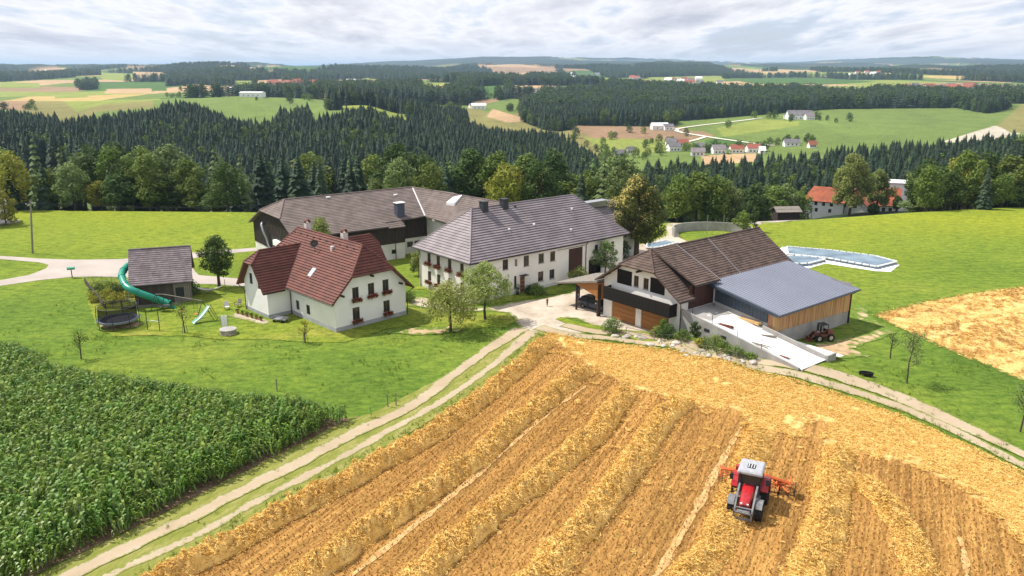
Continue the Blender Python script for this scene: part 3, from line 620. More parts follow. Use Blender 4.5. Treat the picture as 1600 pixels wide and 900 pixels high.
# ------------------------------------------------------------------ building kit
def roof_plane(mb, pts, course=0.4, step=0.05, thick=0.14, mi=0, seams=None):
    """sloping roof surface laid in overlapping courses; pts in order, convex, 3-D"""
    P = [Vector(p) for p in pts]; n = Vector((0, 0, 0))
    for i in range(len(P)): n += P[i].cross(P[(i + 1) % len(P)])
    n.normalize()
    if n.z < 0: P = P[::-1]; n = -n
    up = (Vector((0, 0, 1)) - n * n.z).normalized()
    o = P[0]; ss = [(p - o).dot(up) for p in P]; lo, hi = min(ss), max(ss); nb = max(1, round((hi - lo) / course)); st = (hi - lo) / nb
    def clip(poly, val, keep_above):
        out = []
        for i in range(len(poly)):
            a, b = poly[i], poly[(i + 1) % len(poly)]; da = (a - o).dot(up) - val; db = (b - o).dot(up) - val
            if not keep_above: da, db = -da, -db
            if da >= -1e-6: out.append(a)
            if (da > 1e-6 and db < -1e-6) or (da < -1e-6 and db > 1e-6): out.append(a + (b - a) * (da / (da - db)))
        return out
    for k in range(nb):
        a, b = lo + k * st, lo + (k + 1) * st; q = clip(clip(P, a, True), b, False)
        if len(q) < 3: continue
        lift = [p + n * (step * (1 - ((p - o).dot(up) - a) / st) + 0.004) for p in q]
        mb.add(lift, [tuple(range(len(q)))], mi)
        low = [i for i in range(len(q)) if abs((q[i] - o).dot(up) - a) < 1e-4]
        if len(low) >= 2:
            i0, i1 = low[0], low[-1]
            if len(low) > 2 or (i1 - i0) != 1: pass
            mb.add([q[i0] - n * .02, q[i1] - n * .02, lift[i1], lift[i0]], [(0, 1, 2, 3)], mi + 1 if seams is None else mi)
    m = len(P); bot = [p - n * thick for p in P]
    mb.add(P + bot, [tuple(range(2 * m - 1, m - 1, -1))] + [(i, m + i, m + (i + 1) % m, (i + 1) % m) for i in range(m)], mi)
    return mb
def wall(mb, p0, p1, prof, holes=(), reveal=0.18, z0=0.0, mi=0):
    """vertical wall p0->p1, outward normal on the right-hand side of the walk; prof=[(s,z)...], holes=[(s0,z0,s1,z1)]"""
    p0 = Vector((*p0, 0)); p1 = Vector((*p1, 0)); L = (p1 - p0).length; d = (p1 - p0) / L; nin = Vector((-d.y, d.x, 0))
    if isinstance(prof, (int, float)): prof = [(0, prof), (L, prof)]
    top = lambda s: float(np.interp(s, [q[0] for q in prof], [q[1] for q in prof]))
    xs = sorted({0.0, L} | {min(max(q[0], 0), L) for q in prof} | {h[0] for h in holes} | {h[2] for h in holes})
    P = lambda s, z, dd=0: p0 + d * s + Vector((0, 0, z)) + nin * dd
    for a, b in zip(xs[:-1], xs[1:]):
        if b - a < 1e-5: continue
        hs = sorted([h for h in holes if h[0] <= a + 1e-6 and h[2] >= b - 1e-6], key=lambda h: h[1]); za, zb = z0, z0
        for h in hs:
            mb.add([P(a, za), P(b, zb), P(b, h[1]), P(a, h[1])], [(0, 1, 2, 3)], mi); za = zb = h[3]
        mb.add([P(a, za), P(b, zb), P(b, top(b)), P(a, top(a))], [(0, 1, 2, 3)], mi)
    for h in holes:
        a, b, c, e_ = h[0], h[2], h[1], h[3]
        for q in (((a, c), (b, c)), ((b, c), (b, e_)), ((b, e_), (a, e_)), ((a, e_), (a, c))):
            mb.add([P(*q[0]), P(*q[0], reveal), P(*q[1], reveal), P(*q[1])], [(0, 1, 2, 3)], mi)
    return P, d, nin
def window(parent, p0, p1, h, frame=None, deep=0.10, mull=(1, 0), sill=True, name='window', pane_m=None):
    """window filling the hole h of the wall p0->p1: frame, pane and sill"""
    frame = frame or frame_brown
    a0 = Vector((*p0, 0)); a1 = Vector((*p1, 0)); d = (a1 - a0).normalized(); s0, z0, s1, z1 = h; W = s1 - s0; Hh = z1 - z0
    o = empty(name, a0 + d * s0 + Vector((0, 0, z0)) + Vector((-d.y, d.x, 0)) * deep, atan2(d.y, d.x), parent=parent)
    f = .09 if W > .7 else .06; m = MB(); m.box(0, -.03, 0, f, .05, Hh); m.box(W - f, -.03, 0, W, .05, Hh); m.box(f, -.03, 0, W - f, .05, f); m.box(f, -.03, Hh - f, W - f, .05, Hh)
    for k in range(mull[0]): x = W * (k + 1) / (mull[0] + 1); m.box(x - .035, -.025, f, x + .035, .045, Hh - f)
    for k in range(mull[1]):
        z = Hh * (k + 1) / (mull[1] + 1); xs = [f] + [W * (q + 1) / (mull[0] + 1) for q in range(mull[0])] + [W - f]
        for q in range(len(xs) - 1): m.box(xs[q] + .036, -.02, z - .025, xs[q + 1] - .036, .04, z + .025)
    m.obj('frame', frame, o)
    MB().add([(f * .5, .012, f * .5), (W - f * .5, .012, f * .5), (W - f * .5, .012, Hh - f * .5), (f * .5, .012, Hh - f * .5)], [(0, 1, 2, 3)]).obj('pane', pane_m or glass, o)
    if sill: MB().box(-.06, -deep - .08, -.07, W + .06, -.035, -.005).obj('sill', frame_white if sill == 2 else plinth_m, o)
    return o
def flower_box(parent_rot, pos, rz, wdt, label, group, seed=0, col=None, bush=.34):
    """window box with geraniums, hangs under a window (world position)"""
    e_ = empty('flower_box', pos, rz, label, 'flower box', group)
    MB().box(-wdt / 2, -.28, -.06, wdt / 2, -.04, .10).obj('box', frame_brown, e_)
    r = np.random.default_rng(seed + 50); n = 420
    c = np.stack([r.uniform(-wdt * .62, wdt * .62, n), -.2 - np.abs(r.normal(0, bush * .4, n)), .06 + r.normal(0, bush * .42, n)], -1); c[:, 2] -= .35 * np.maximum(0, -c[:, 1] - .3) + .12 * np.abs(c[:, 0])
    leafcloud('flowers', c, .13, r, flower_red, e_, tint=(r.random(n) < .33).astype(float), kind='stuff')
    return e_
def leafcloud(name, C, size, r, m, parent=None, tint=None, outward=None, link=True, flat=0.0, **kw):
    """many small leaf faces centred at C"""
    n = len(C); nrm = r.normal(size=(n, 3)); nrm[:, 2] = np.abs(nrm[:, 2]) * (1 + flat)
    if outward is not None: nrm = nrm * .8 + outward
    nrm /= np.linalg.norm(nrm, axis=1)[:, None] + 1e-9
    t = np.cross(nrm, r.normal(size=(n, 3))); t /= np.linalg.norm(t, axis=1)[:, None] + 1e-9; b = np.cross(nrm, t)
    s = (size * (.6 + .8 * r.random(n)))[:, None] / 2; k = .62
    V = np.stack([C - t * s * 1.25, C - b * s * k, C + t * s * 1.25, C + b * s * k], 1).reshape(-1, 3)
    return from_np(name, V, np.arange(4 * n).reshape(n, 4), m, parent, tint=tint, link=link, **kw)
def gutter(parent, p, q, r=.07, name='gutter'):
    MB().tube([p, q], r, 6).obj(name, gutter_m, parent)
def downpipe(parent, pts): MB().tube(pts, .055, 6).obj('downpipe', gutter_m, parent)
def ridge_caps(parent, lines, r=.11, m=None):
    mb = MB()
    for a, b in lines: mb.tube([Vector(a) + Vector((0, 0, .06)), Vector(b) + Vector((0, 0, .06))], r, 6)
    mb.obj('ridge_cap', m or red_tile, parent)

# ------------------------------------------------------------------ red roofed farmhouse
RO, RA = (-20.5, 88.1), radians(44)
def loc2w(o, a, x, y, z=0): return Vector((o[0] + x * cos(a) - y * sin(a), o[1] + x * sin(a) + y * cos(a), z))
def red_house():
    h = empty('farmhouse', (*RO, 0), RA, 'white farmhouse with a dark red half hipped tile roof and side wing', 'house')
    W, D, E, R = 10.1, 17.6, 3.9, 9.45; xr = W / 2; HZ = 6.35; g = (R - (E - .25)) / (xr + .75)
    hx = (R - HZ) / g
    # gable (y = 0), walk from x=0 to x=W has its outward normal at -y
    ztop = lambda x: E - .25 + g * (x + .75) - .18
    prof = [(0, ztop(0)), (xr - hx, HZ - .18), (xr + hx, HZ - .18), (W, ztop(0))]
    gh = [(2.45, 3.55, 3.35, 4.95), (4.65, 3.6, 5.55, 5.05), (6.75, 3.65, 7.65, 5.1), (2.35, .95, 3.35, 2.5), (6.75, .95, 7.7, 2.45)]
    mw = MB(); wall(mw, (0, 0), (W, 0), prof, gh)
    lh = [(.0, 0, .01, .01)]
    lw = [(D - 9.1, .9, D - 8.25, 2.1), (D - 6.6, .85, D - 5.75, 2.05)]
    wall(mw, (0, D), (0, 0), ztop(0), lw)
    rw = [(3, 1, 4, 2.2), (7, 1, 8, 2.2)]
    wall(mw, (W, 0), (W, D), ztop(0), rw); wall(mw, (W, D), (0, D), prof)
    # wing to the left
    y0, y1, xw = 10.3, 16.2, -3.1; yr = (y0 + y1) / 2; WR_, WE = 8.0, 3.45; gw = (WR_ - WE) / (yr - y0 + .55); WH = 6.6; hy = (WR_ - WH) / gw; zt = WE + gw * .55 - .18
    wprof = [(0, zt), (y1 - yr - hy, WH - .18), (y1 - yr + hy, WH - .18), (y1 - y0, zt)]
    wh = [(1.5, 3.7, 2.3, 5.1), (3.6, 3.4, 4.3, 4.8)]
    wall(mw, (xw, y1), (xw, y0), wprof, wh); wall(mw, (xw, y0), (0, y0), zt); wall(mw, (0, y1), (xw, y1), zt)
    # small wing on the far side
    by0, by1, bx = 7.6, 13.4, 12.6
    wall(mw, (W, by0), (bx, by0), 4.4); wall(mw, (bx, by0), (bx, by1), [(0, 4.4), (2.9, 7.9), (5.8, 4.4)]); wall(mw, (bx, by1), (W, by1), 4.4)
    mw.obj('wall', plaster, h)
    pl = MB(); t = .025
    pl.box(-t, -t, 0, W + t, 0, .55); pl.box(-t, 0, 0, 0, y0 - t, .55); pl.box(W, 0, 0, W + t, D, .55); pl.box(xw - t, y0 - t, 0, -t - .001, y0, .5); pl.box(xw - t, y0, 0, xw, y1, .5)
    pl.obj('plinth', plinth_m, h)
    for q in gh: window(h, (0, 0), (W, 0), q)
    for q in lw: window(h, (0, D), (0, 0), q, sill=False, mull=(0, 0), frame=frame_dark)
    for q in wh: window(h, (xw, y1), (xw, y0), q, frame=frame_dark, sill=False)
    r = MB(); C, T = .36, .12
    rz = lambda x: E - .25 + g * (x + .75)
    e0, e1 = -.75, W + .75; ze = rz(e0); ya, yb = -.75, D + .75; yr0, yr1 = 1.3, D - 1.3
    # left slope, right slope (each a hexagon), the two half hips
    roof_plane(r, [(e0, ya, ze), (e0, yb, ze), (xr - hx, yb, HZ), (xr, yr1, R), (xr, yr0, R), (xr - hx, ya, HZ)], C, T)
    roof_plane(r, [(e1, ya, ze), (xr + hx, ya, HZ), (xr, yr0, R), (xr, yr1, R), (xr + hx, yb, HZ), (e1, yb, ze)], C, T)
    roof_plane(r, [(xr - hx, ya, HZ), (xr + hx, ya, HZ), (xr, yr0, R)], C, T); roof_plane(r, [(xr - hx, yb, HZ), (xr + hx, yb, HZ), (xr, yr1, R)], C, T)
    # wing roof
    xa = xw - .8; xj = (WR_ - rz(0)) / g; ey0, ey1 = y0 - .55, y1 + .55; xe = (WE - rz(0)) / g
    roof_plane(r, [(xa, ey0, WE), (xe, ey0, WE), (xj, yr, WR_), (xw + .9, yr, WR_), (xa, yr - hy, WH)], C, T)
    roof_plane(r, [(xa, ey1, WE), (xa, yr + hy, WH), (xw + .9, yr, WR_), (xj, yr, WR_), (xe, ey1, WE)], C, T)
    roof_plane(r, [(xa, yr - hy, WH), (xw + .9, yr, WR_), (xa, yr + hy, WH)], C, T)
    bye0, bye1 = by0 - .5, by1 + .5; byr = (by0 + by1) / 2; BR = 8.35
    xk = xr + (R - BR) / g; xq = xr + (R - 3.9) / g; roof_plane(r, [(xq, bye0, 3.9), (bx + .5, bye0, 3.9), (bx + .5, byr - 1.0, 7.1), (bx - .3, byr, BR), (xk, byr, BR)], C, T)
    roof_plane(r, [(xq, bye1, 3.9), (xk, byr, BR), (bx - .3, byr, BR), (bx + .5, byr + 1.0, 7.1), (bx + .5, bye1, 3.9)], C, T); roof_plane(r, [(bx + .5, byr - 1, 7.1), (bx + .5, byr + 1, 7.1), (bx - .3, byr, BR)], C, T)
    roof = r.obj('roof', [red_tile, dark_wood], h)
    ridge_caps(roof, [((xr, yr0, R), (xr, yr1, R)), ((xr, yr0, R), (xr - hx, ya, HZ)), ((xr, yr0, R), (xr + hx, ya, HZ)), ((xr, yr1, R), (xr - hx, yb, HZ)), ((xw + .9, yr, WR_), (xj, yr, WR_)), ((xw + .9, yr, WR_), (xa, yr - hy, WH)), ((xw + .9, yr, WR_), (xa, yr + hy, WH)), ((xk, byr, BR), (bx - .3, byr, BR)), ((bx - .3, byr, BR), (bx + .5, byr - 1, 7.1))])
    v = MB(); v.tube([(xe, ey0, WE + .04), (xj, yr, WR_ + .04)], .07, 4); v.obj('valley_strip', rail_metal, roof)
    for k in range(10):
        y = 2.2 + k * 1.55; zz = R - .55; x = xr - (R - zz) / g
        MB().box(x - .12, y - .12, zz - .05, x + .12, y + .12, zz + .16).obj('vent_tile', dark_metal, roof)
    # roof window, satellite dish, vent
    sk = MB(); n = Vector((-g, 0, 1)).normalized(); u_ = Vector((1, 0, g)).normalized()
    p = Vector((.9, 7.3, rz(.9))) + n * .12
    sk.add([p, p + Vector((0, -.8, 0)), p + Vector((0, -.8, 0)) + u_ * 1.25, p + u_ * 1.25] + [q - n * .12 for q in (p, p + Vector((0, -.8, 0)), p + Vector((0, -.8, 0)) + u_ * 1.25, p + u_ * 1.25)], [(0, 1, 2, 3), (0, 4, 5, 1), (1, 5, 6, 2), (2, 6, 7, 3), (3, 7, 4, 0)])
    sw = sk.obj('roof_window', rail_metal, roof)
    q = [p + n * .012 + Vector((0, -.09, 0)) + u_ * .1, p + n * .012 + Vector((0, -.71, 0)) + u_ * .1, p + n * .012 + Vector((0, -.71, 0)) + u_ * 1.15, p + n * .012 + Vector((0, -.09, 0)) + u_ * 1.15]
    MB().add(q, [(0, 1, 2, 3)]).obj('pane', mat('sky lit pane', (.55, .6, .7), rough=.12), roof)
    p = Vector((3.2, 9.2, rz(3.2))); d = MB(); d.tube([p, p + Vector((0, 0, .9))], .04, 6); c = p + Vector((-.15, -.2, 1.1)); nn = Vector((-.35, -.75, .45)).normalized(); a = nn.cross(Vector((0, 0, 1))).normalized(); b = a.cross(nn)
    d.loft([[c + nn * (.16 * (rr / .5) ** 2) + (a * cos(t_) + b * sin(t_)) * rr for t_ in [2 * pi * i / 16 for i in range(16)]] for rr in (.05, .25, .42, .5)], caps=False)
    d.tube([c + b * -.45, c + nn * .6], .025, 5); d.obj('satellite_dish', frame_dark, roof)
    p = Vector((3.9, 6.2, rz(3.9))); MB().box(p.x - .2, p.y - .2, p.z - .15, p.x + .2, p.y + .2, p.z + .45).obj('vent_pipe', chim_white, roof)
    for y, k in ((14.9, 1), (6.1, 0)):
        x = xr + .55; c = MB(); c.box(x - .33, y - .33, R - 1.0, x + .33, y + .33, R + .75); ch = c.obj('chimney', chim_white, roof)
        a = MB(); pts = [(x - .33, y, R + .76), (x - .3, y, R + 1.05), (x - .15, y, R + 1.22), (x, y, R + 1.27), (x + .15, y, R + 1.22), (x + .3, y, R + 1.05), (x + .33, y, R + .76)]
        for j in range(6):
            (xa_, _, za), (xb, _, zb) = pts[j], pts[j + 1]; a.add([(xa_, y - .33, za), (xb, y - .33, zb), (xb, y + .33, zb), (xa_, y + .33, za), (xa_, y - .33, za - .04), (xb, y - .33, zb - .04), (xb, y + .33, zb - .04), (xa_, y + .33, za - .04)], [(0, 1, 2, 3), (7, 6, 5, 4), (0, 4, 5, 1), (3, 2, 6, 7)])
        a.obj('chimney_arch', red_tile, roof)
    gutter(h, (e0 - .05, ya, ze - .12), (e0 - .05, ey0 - .4, ze - .12)); gutter(h, (e1 + .05, ya, ze - .12), (e1 + .05, yb, ze - .12))
    gutter(h, (xa, ey0 - .05, WE - .1), (xe, ey0 - .05, WE - .1)); gutter(h, (xa, ey1 + .05, WE - .1), (xe, ey1 + .05, WE - .1))
    downpipe(h, [(-.8, y0 - .6, ze - .1), (-.2, y0 - .25, ze - .5), (-.12, y0 - .2, ze - .9), (-.12, y0 - .2, .05)])
    downpipe(h, [(e1, -.6, ze - .15), (W + .15, -.12, ze - .8), (W + .12, -.1, 0)]); downpipe(h, [(xa + .2, ey1, WE - .15), (xw - .12, y1 - .1, WE - .9), (xw - .1, y1 - .05, 0)])
    for x in (xr, .9, W - .9): MB().box(x - .09, -.7, ztop(0) - .0 if abs(x - xr) > 1 else HZ - .42, x + .09, .0, (ztop(0) + .2) if abs(x - xr) > 1 else HZ - .2).obj('purlin', dark_wood, h)
    wi = ['upper left', 'upper middle', 'upper right', 'lower left', 'lower right']
    for i, q in enumerate(gh):
        p = loc2w(RO, RA, (q[0] + q[2]) / 2, 0, q[1] - .1); flower_box(None, p, RA, 1.15, 'box of dark red geraniums, %s window of the red roofed house gable' % wi[i], 'geranium boxes on the farmhouses', i)
    return h
red_house()

# ------------------------------------------------------------------ long white farmhouse
MO, MA = (-5.3, 99.5), radians(40)
def main_house():
    h = empty('farmhouse', (*MO, 0), MA, 'long white two storey farmhouse with a hipped mauve grey tile roof', 'house')
    L, D, E, R = 28.9, 12.0, 5.75, 11.25; yr = D / 2; oh = .65; ze = E - .1
    fw = [(5.3, 3.75, 6.25, 5.15), (9.6 - .6, 3.65, 9.95, 5.1), (11.7, 3.65, 12.7, 5.0), (13.9, 3.6, 14.85, 5.0), (5.3, 1.0, 6.25, 2.45), (7.3, .9, 7.75, 2.6), (11.65, 1.05, 12.65, 2.45), (13.8, 1.05, 14.75, 2.4), (22.8, 3.5, 23.5, 4.7), (26.2, 3.4, 26.9, 4.7)]
    fh = fw + [(8.35, .02, 9.25, 2.35), (17.5, .6, 20.3, 4.85), (7.4, 3.9, 7.9, 4.9), (21.6, .3, 24.3, 2.6)]
    lw = [(D - 9.95, 3.8, D - 9.15, 5.2), (D - 7.75, 3.8, D - 6.95, 5.2), (D - 5.1, 3.8, D - 4.3, 5.2), (D - 2.35, 3.75, D - 1.55, 5.15), (D - 9.95, 1.2, D - 9.15, 2.6), (D - 7.75, 1.15, D - 6.95, 2.6), (D - 5.1, 1.15, D - 4.3, 2.6), (D - 2.35, 1.1, D - 1.55, 2.55)]
    m = MB(); wall(m, (0, 0), (L, 0), E, fh); wall(m, (0, D), (0, 0), E, lw); wall(m, (L, 0), (L, D), E, [(2, 3.5, 3, 4.8)]); wall(m, (L, D), (0, D), E); m.obj('wall', plaster2, h)
    m = MB(); m.box(-.03, -.03, 0, 8.3, 0, .45); m.box(9.3, -.03, 0, 17.4, 0, .45); m.box(-.03, 0, 0, 0, D, .4); m.obj('plinth', plaster_old, h)
    for q in fw: window(h, (0, 0), (L, 0), q, mull=(1, 1) if q[2] - q[0] > .6 else (0, 1))
    for q in lw: window(h, (0, D), (0, 0), q, mull=(1, 1))
    window(h, (L, 0), (L, D), (2, 3.5, 3, 4.8))
    # niche with small arched statue recess
    n = MB(); n.box(7.4, .17, 3.9, 7.9, .2, 4.9); n.obj('niche', wood_grey, h)
    # door with panels, barn gate, hatch
    d = MB(); d.box(8.37, .08, .02, 9.23, .13, 2.33); dr = d.obj('door', mat('ochre door', (.36, .13, .05), (.28, .1, .04), 3, .5), h)
    for k in range(4): MB().box(8.5, .065, .2 + k * .53, 9.1, .0795, .58 + k * .53).obj('door_panel', frame_brown, dr)
    MB().box(9.1, .03, 1.0, 9.16, .064, 1.15).obj('handle', rail_metal, dr)
    MB().box(8.2, -.7, 2.5, 9.4, -.002, 2.58).obj('porch_lamp_shelf', dark_metal, h)
    g = empty('barn_gate', (17.5, .1, .6), parent=h)
    pl = MB().box(0, 0, 0, .27, .05, 4.2)
    me = pl.mesh('plank', brown_gate_m)
    for k in range(10):
        o = bpy.data.objects.new('plank', me); COL.objects.link(o); o.parent = g; o.location = (.02 + k * .278, (k % 2) * .008, 0)
    MB().box(.35, -.04, 1.9, .6, -.002, 2.6).obj('gate_window', dark_metal, g)
    d = MB(); d.box(21.6, .9, .3, 24.3, 1.0, 2.6); d.obj('open_hatch', dark_wood, h)
    m = MB(); m.tube([(17.2, -.05, 5.0), (15.2, -.05, 5.0)], .025, 5); m.tube([(17.2, -.04, 5.0), (20.6, -.04, 5.0)], .04, 5); m.obj('gate_rail', dark_metal, h)
    r = MB(); x0, x1, y0, y1 = -oh, L + oh, -oh, D + oh
    a0, a1 = 4.75, L - 4.9; C, T = .42, .09
    roof_plane(r, [(x0, y0, ze), (x1, y0, ze - .0), (a1, yr, R), (a0, yr, R)], C, T); roof_plane(r, [(x1, y1, ze), (x0, y1, ze), (a0, yr, R), (a1, yr, R)], C, T)
    roof_plane(r, [(x0, y1, ze), (x0, y0, ze), (a0, yr, R)], C, T); roof_plane(r, [(x1, y0, ze), (x1, y1, ze), (a1, yr, R)], C, T)
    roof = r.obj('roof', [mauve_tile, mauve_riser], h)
    ridge_caps(roof, [((a0, yr, R), (a1, yr, R)), ((a0, yr, R), (x0, y0, ze)), ((a0, yr, R), (x0, y1, ze)), ((a1, yr, R), (x1, y0, ze)), ((a1, yr, R), (x1, y1, ze))], .1, mauve_tile)
    for x in (6.6, 10.2):
        c = MB(); c.box(x - .45, 5.2, R - 1.4, x + .45, 6.1, R + .85); ch = c.obj('chimney', chim_dark, roof); MB().box(x - .52, 5.13, R + .86, x + .52, 6.17, R + .93).obj('chimney_cap', dark_metal, roof)
    for x, y in ((8.6, 2.6), (13.2, 2.7), (12.0, 5.4), (21.8, 4.0), (19, 1.2)):
        z = ze + (y + oh) * (R - ze) / (yr + oh); MB().box(x - .13, y - .13, z, x + .13, y + .13, z + .22).obj('roof_vent', white_m if x != 12.0 else dark_metal, roof)
    m = MB(); m.tube([(x0 - .06, y0 - .06, ze - .08), (x1 + .06, y0 - .06, ze - .08)], .08, 6); m.tube([(x0 - .06, y0 - .06, ze - .08), (x0 - .06, y1 + .06, ze - .08)], .08, 6); m.obj('gutter', gutter_m, h)
    downpipe(h, [(20.9, -.6, ze - .1), (20.9, -.1, ze - .6), (20.9, -.09, 0)]); downpipe(h, [(-.6, D - .3, ze - .1), (-.1, D - .3, ze - .6), (-.09, D - .3, 0)])
    names = ['first', 'second', 'third', 'fourth']
    for i, q in enumerate(lw[:7]):
        p = loc2w(MO, MA, 0, D - (q[0] + q[2]) / 2, q[1] - .1)
        flower_box(None, p, MA - pi / 2, 1.15, 'box of %s geraniums, %s from left, %s row of the long farmhouse' % ('bright red' if i == 3 else 'rusty red', names[i % 4], 'upper' if i < 4 else 'lower'), 'geranium boxes on the farmhouses', i + 10)
    return h
main_house()

# ------------------------------------------------------------------ dark timber L shaped barn
BO, BA = (-43.0, 130.6), radians(36)
def barn():
    h = empty('barn', (*BO, 0), BA, 'large dark timber barn on white walls with a grey brown tiled roof', 'barn')
    YR, R, YF, EF, EB = -9.8, 9.8, -19.5, 5.55, 5.0
    w_ = MB(); t_ = MB(); B1 = 1.7
    yb, yf = .0, -18.9
    # white base walls and timber above
    wall(w_, (0, yb), (0, yf), 1.6 + .25); wall(w_, (0, yf), (18.0, yf), 2.6, [(15.6, .9, 16.4, 1.6)])
    wall(w_, (18.0, yf), (18.0, yf + 2.2), 2.6); wall(w_, (18.0, yf + 2.2), (23.4, yf + 2.2), 2.6, [(1.6, 1.1, 2.7, 2.0), (3.0, 1.1, 4.1, 2.0)]); wall(w_, (23.4, yf + 2.2), (24.2, -32), 5.4, [(9, 2, 10, 3)])
    wall(w_, (34, -32), (34, yb), 5); wall(w_, (34, yb), (0, yb), 2)
    w_.obj('wall', plaster_old, h)
    for q in ((1.6, 1.1, 2.7, 2.0), (3.0, 1.1, 4.1, 2.0)): window(h, (18.0, yf + 2.2), (23.4, yf + 2.2), q, frame=frame_dark, sill=False)
    def zr(y): return R + (y - YR) * (R - EF) / (YR - YF) if y < YR else R - (y - YR) * (R - EB) / (.7 - YR)
    hz = 7.75; yh0 = YR - (R - hz) * (YR - YF) / (R - EF); yh1 = YR + (R - hz) * (.7 - YR) / (R - EB)
    wall(t_, (-.06, yb), (-.06, yf), [(0, zr(yb) - .3), (yb - yh1, hz - .3), (yb - yh0, hz - .3), (yb - yf, zr(yf) - .3)], z0=1.85)
    wall(t_, (0, yf - .06), (18.0, yf - .06), zr(yf) - .28, z0=2.6); wall(t_, (18.06, yf - .06), (18.06, yf + 2.14), 6, z0=2.6); wall(t_, (18.06, yf + 2.14), (23.4, yf + 2.14), 6.2, z0=2.6)
    wall(t_, (0, yb + .05), (-.06, yb + .05), 5, z0=1.8)
    t_.obj('timber_cladding', dark_wood, h)
    # cover strips of the board cladding
    bt = MB()
    for k in range(30): y = yb - .3 - k * .63; bt.box(-.11, y - .035, 1.85, -.062, y + .035, min(zr(y), hz) - .4)
    for k in range(28): x = .3 + k * .64; bt.box(x - .035, yf - .11, 2.62, x + .035, yf - .062, 5.2)
    for k in range(8): x = 18.5 + k * .64; bt.box(x - .035, yf + 2.09, 2.62, x + .035, yf + 2.138, 5.8)
    bt.obj('cover_strip', dark_wood, h, kind='stuff')
    dr = MB().box(-.13, -12.4, 1.9, -.063, -8.4, 4.1).obj('open_loft_door', dark_metal, h)
    # silage blower pipe on the gable
    MB().tube([(-.25, -6.3, 5.6), (-.75, -6.35, 5.9), (-.95, -6.7, 5.7), (-.8, -7.0, 4.6), (-.5, -7.3, 3.6), (-.35, -7.6, 2.4), (-.3, -8.3, 1.9)], [.16, .2, .22, .22, .22, .2, .2], 8).obj('blower_pipe', rail_metal, h, smooth_=True)
    MB().box(-.7, -13.4, 3.1, -.14, -10.6, 3.9).obj('white_canopy', plaster, h)
    r = MB(); C, T = .42, .055
    yE = yF = YF; J = (24.6, YR, R); J2 = (29.6, -34, 9.5); V_ = (22.3, -18.0, EF + .1)
    roof_plane(r, [(-.7, YF, EF), (14.9, YF, EF), (15.0, -18.4, 6.03), (22.3, -18.0, 6.2), J, (1.9, YR, R), (-.7, yh0, hz)], C, T)
    roof_plane(r, [(-.7, .7, EB), (-.7, yh1, hz), (1.9, YR, R), J, (36, YR + 5, 7.2), (36, .7, EB)], C, T)
    roof_plane(r, [(-.7, yh0, hz), (1.9, YR, R), (-.7, yh1, hz)], C, T)
    roof_plane(r, [(14.9, YF - .1, EF - .25), (17.9, YF - .1, EF - .25), (17.9, -17.6, 6.35), (14.9, -17.6, 6.35)], C, T)
    roof_plane(r, [(22.3, -18.0, 6.2), (23.7, -34, 5.6), J2, J], C, T); roof_plane(r, [J, J2, (36, -34, 5.5), (36, YR + 5, 7.2)], C, T)
    roof = r.obj('roof', [old_tile, old_tile], h)
    ridge_caps(roof, [((1.9, YR, R), J), (J, J2), ((1.9, YR, R), (-.7, yh0, hz)), ((1.9, YR, R), (-.7, yh1, hz))], .12, old_tile)
    v = MB(); a = Vector(J) + (Vector((22.3, -18, 6.2)) - Vector(J)) * .05; v.tube([a + Vector((.1, 0, .08)), Vector((22.4, -18, 6.3))], .13, 4); v.obj('valley_strip', white_m, roof)
    c = MB(); c.box(17.6, -17.6, 5.9, 18.9, -16.5, 8.6); ch = c.obj('chimney', chim_grey, roof); MB().box(17.45, -17.7, 8.7, 19.05, -16.4, 8.8).obj('chimney_cap', white_m, roof)
    # translucent roof light on the second leg
    def pl2(x, y):
        A, B_, Cc = Vector((22.3, -18.0, 6.2)), Vector((23.7, -34, 5.6)), Vector(J2); n = (B_ - A).cross(Cc - A); return A.z - (n.x * (x - A.x) + n.y * (y - A.y)) / n.z
    q = [(24.9, -20.7), (25.3, -22.5), (27.0, -22.2), (26.1, -20.8)]
    MB().add([(x, y, pl2(x, y) + .95) for x, y in q] + [(x, y, pl2(x, y) - .05) for x, y in q], [(0, 1, 2, 3), (4, 5, 1, 0), (5, 6, 2, 1), (6, 7, 3, 2), (7, 4, 0, 3)]).obj('roof_light', white_m, roof)
    for x, y in ((20.5, -11.6), (9, -10.4)): MB().box(x - .3, y - .2, zr(y), x + .3, y + .2, zr(y) + .2).obj('roof_hatch', white_m, roof)
    MB().tube([(-.75, YF - .08, EF - .1), (14.9, YF - .08, EF - .1)], .08, 6).obj('gutter', gutter_m, h)
    downpipe(h, [(16.3, YF - .1, EF - .3), (16.3, yf - .12, EF - 1), (16.3, yf - .1, 0)])
    return h
barn()

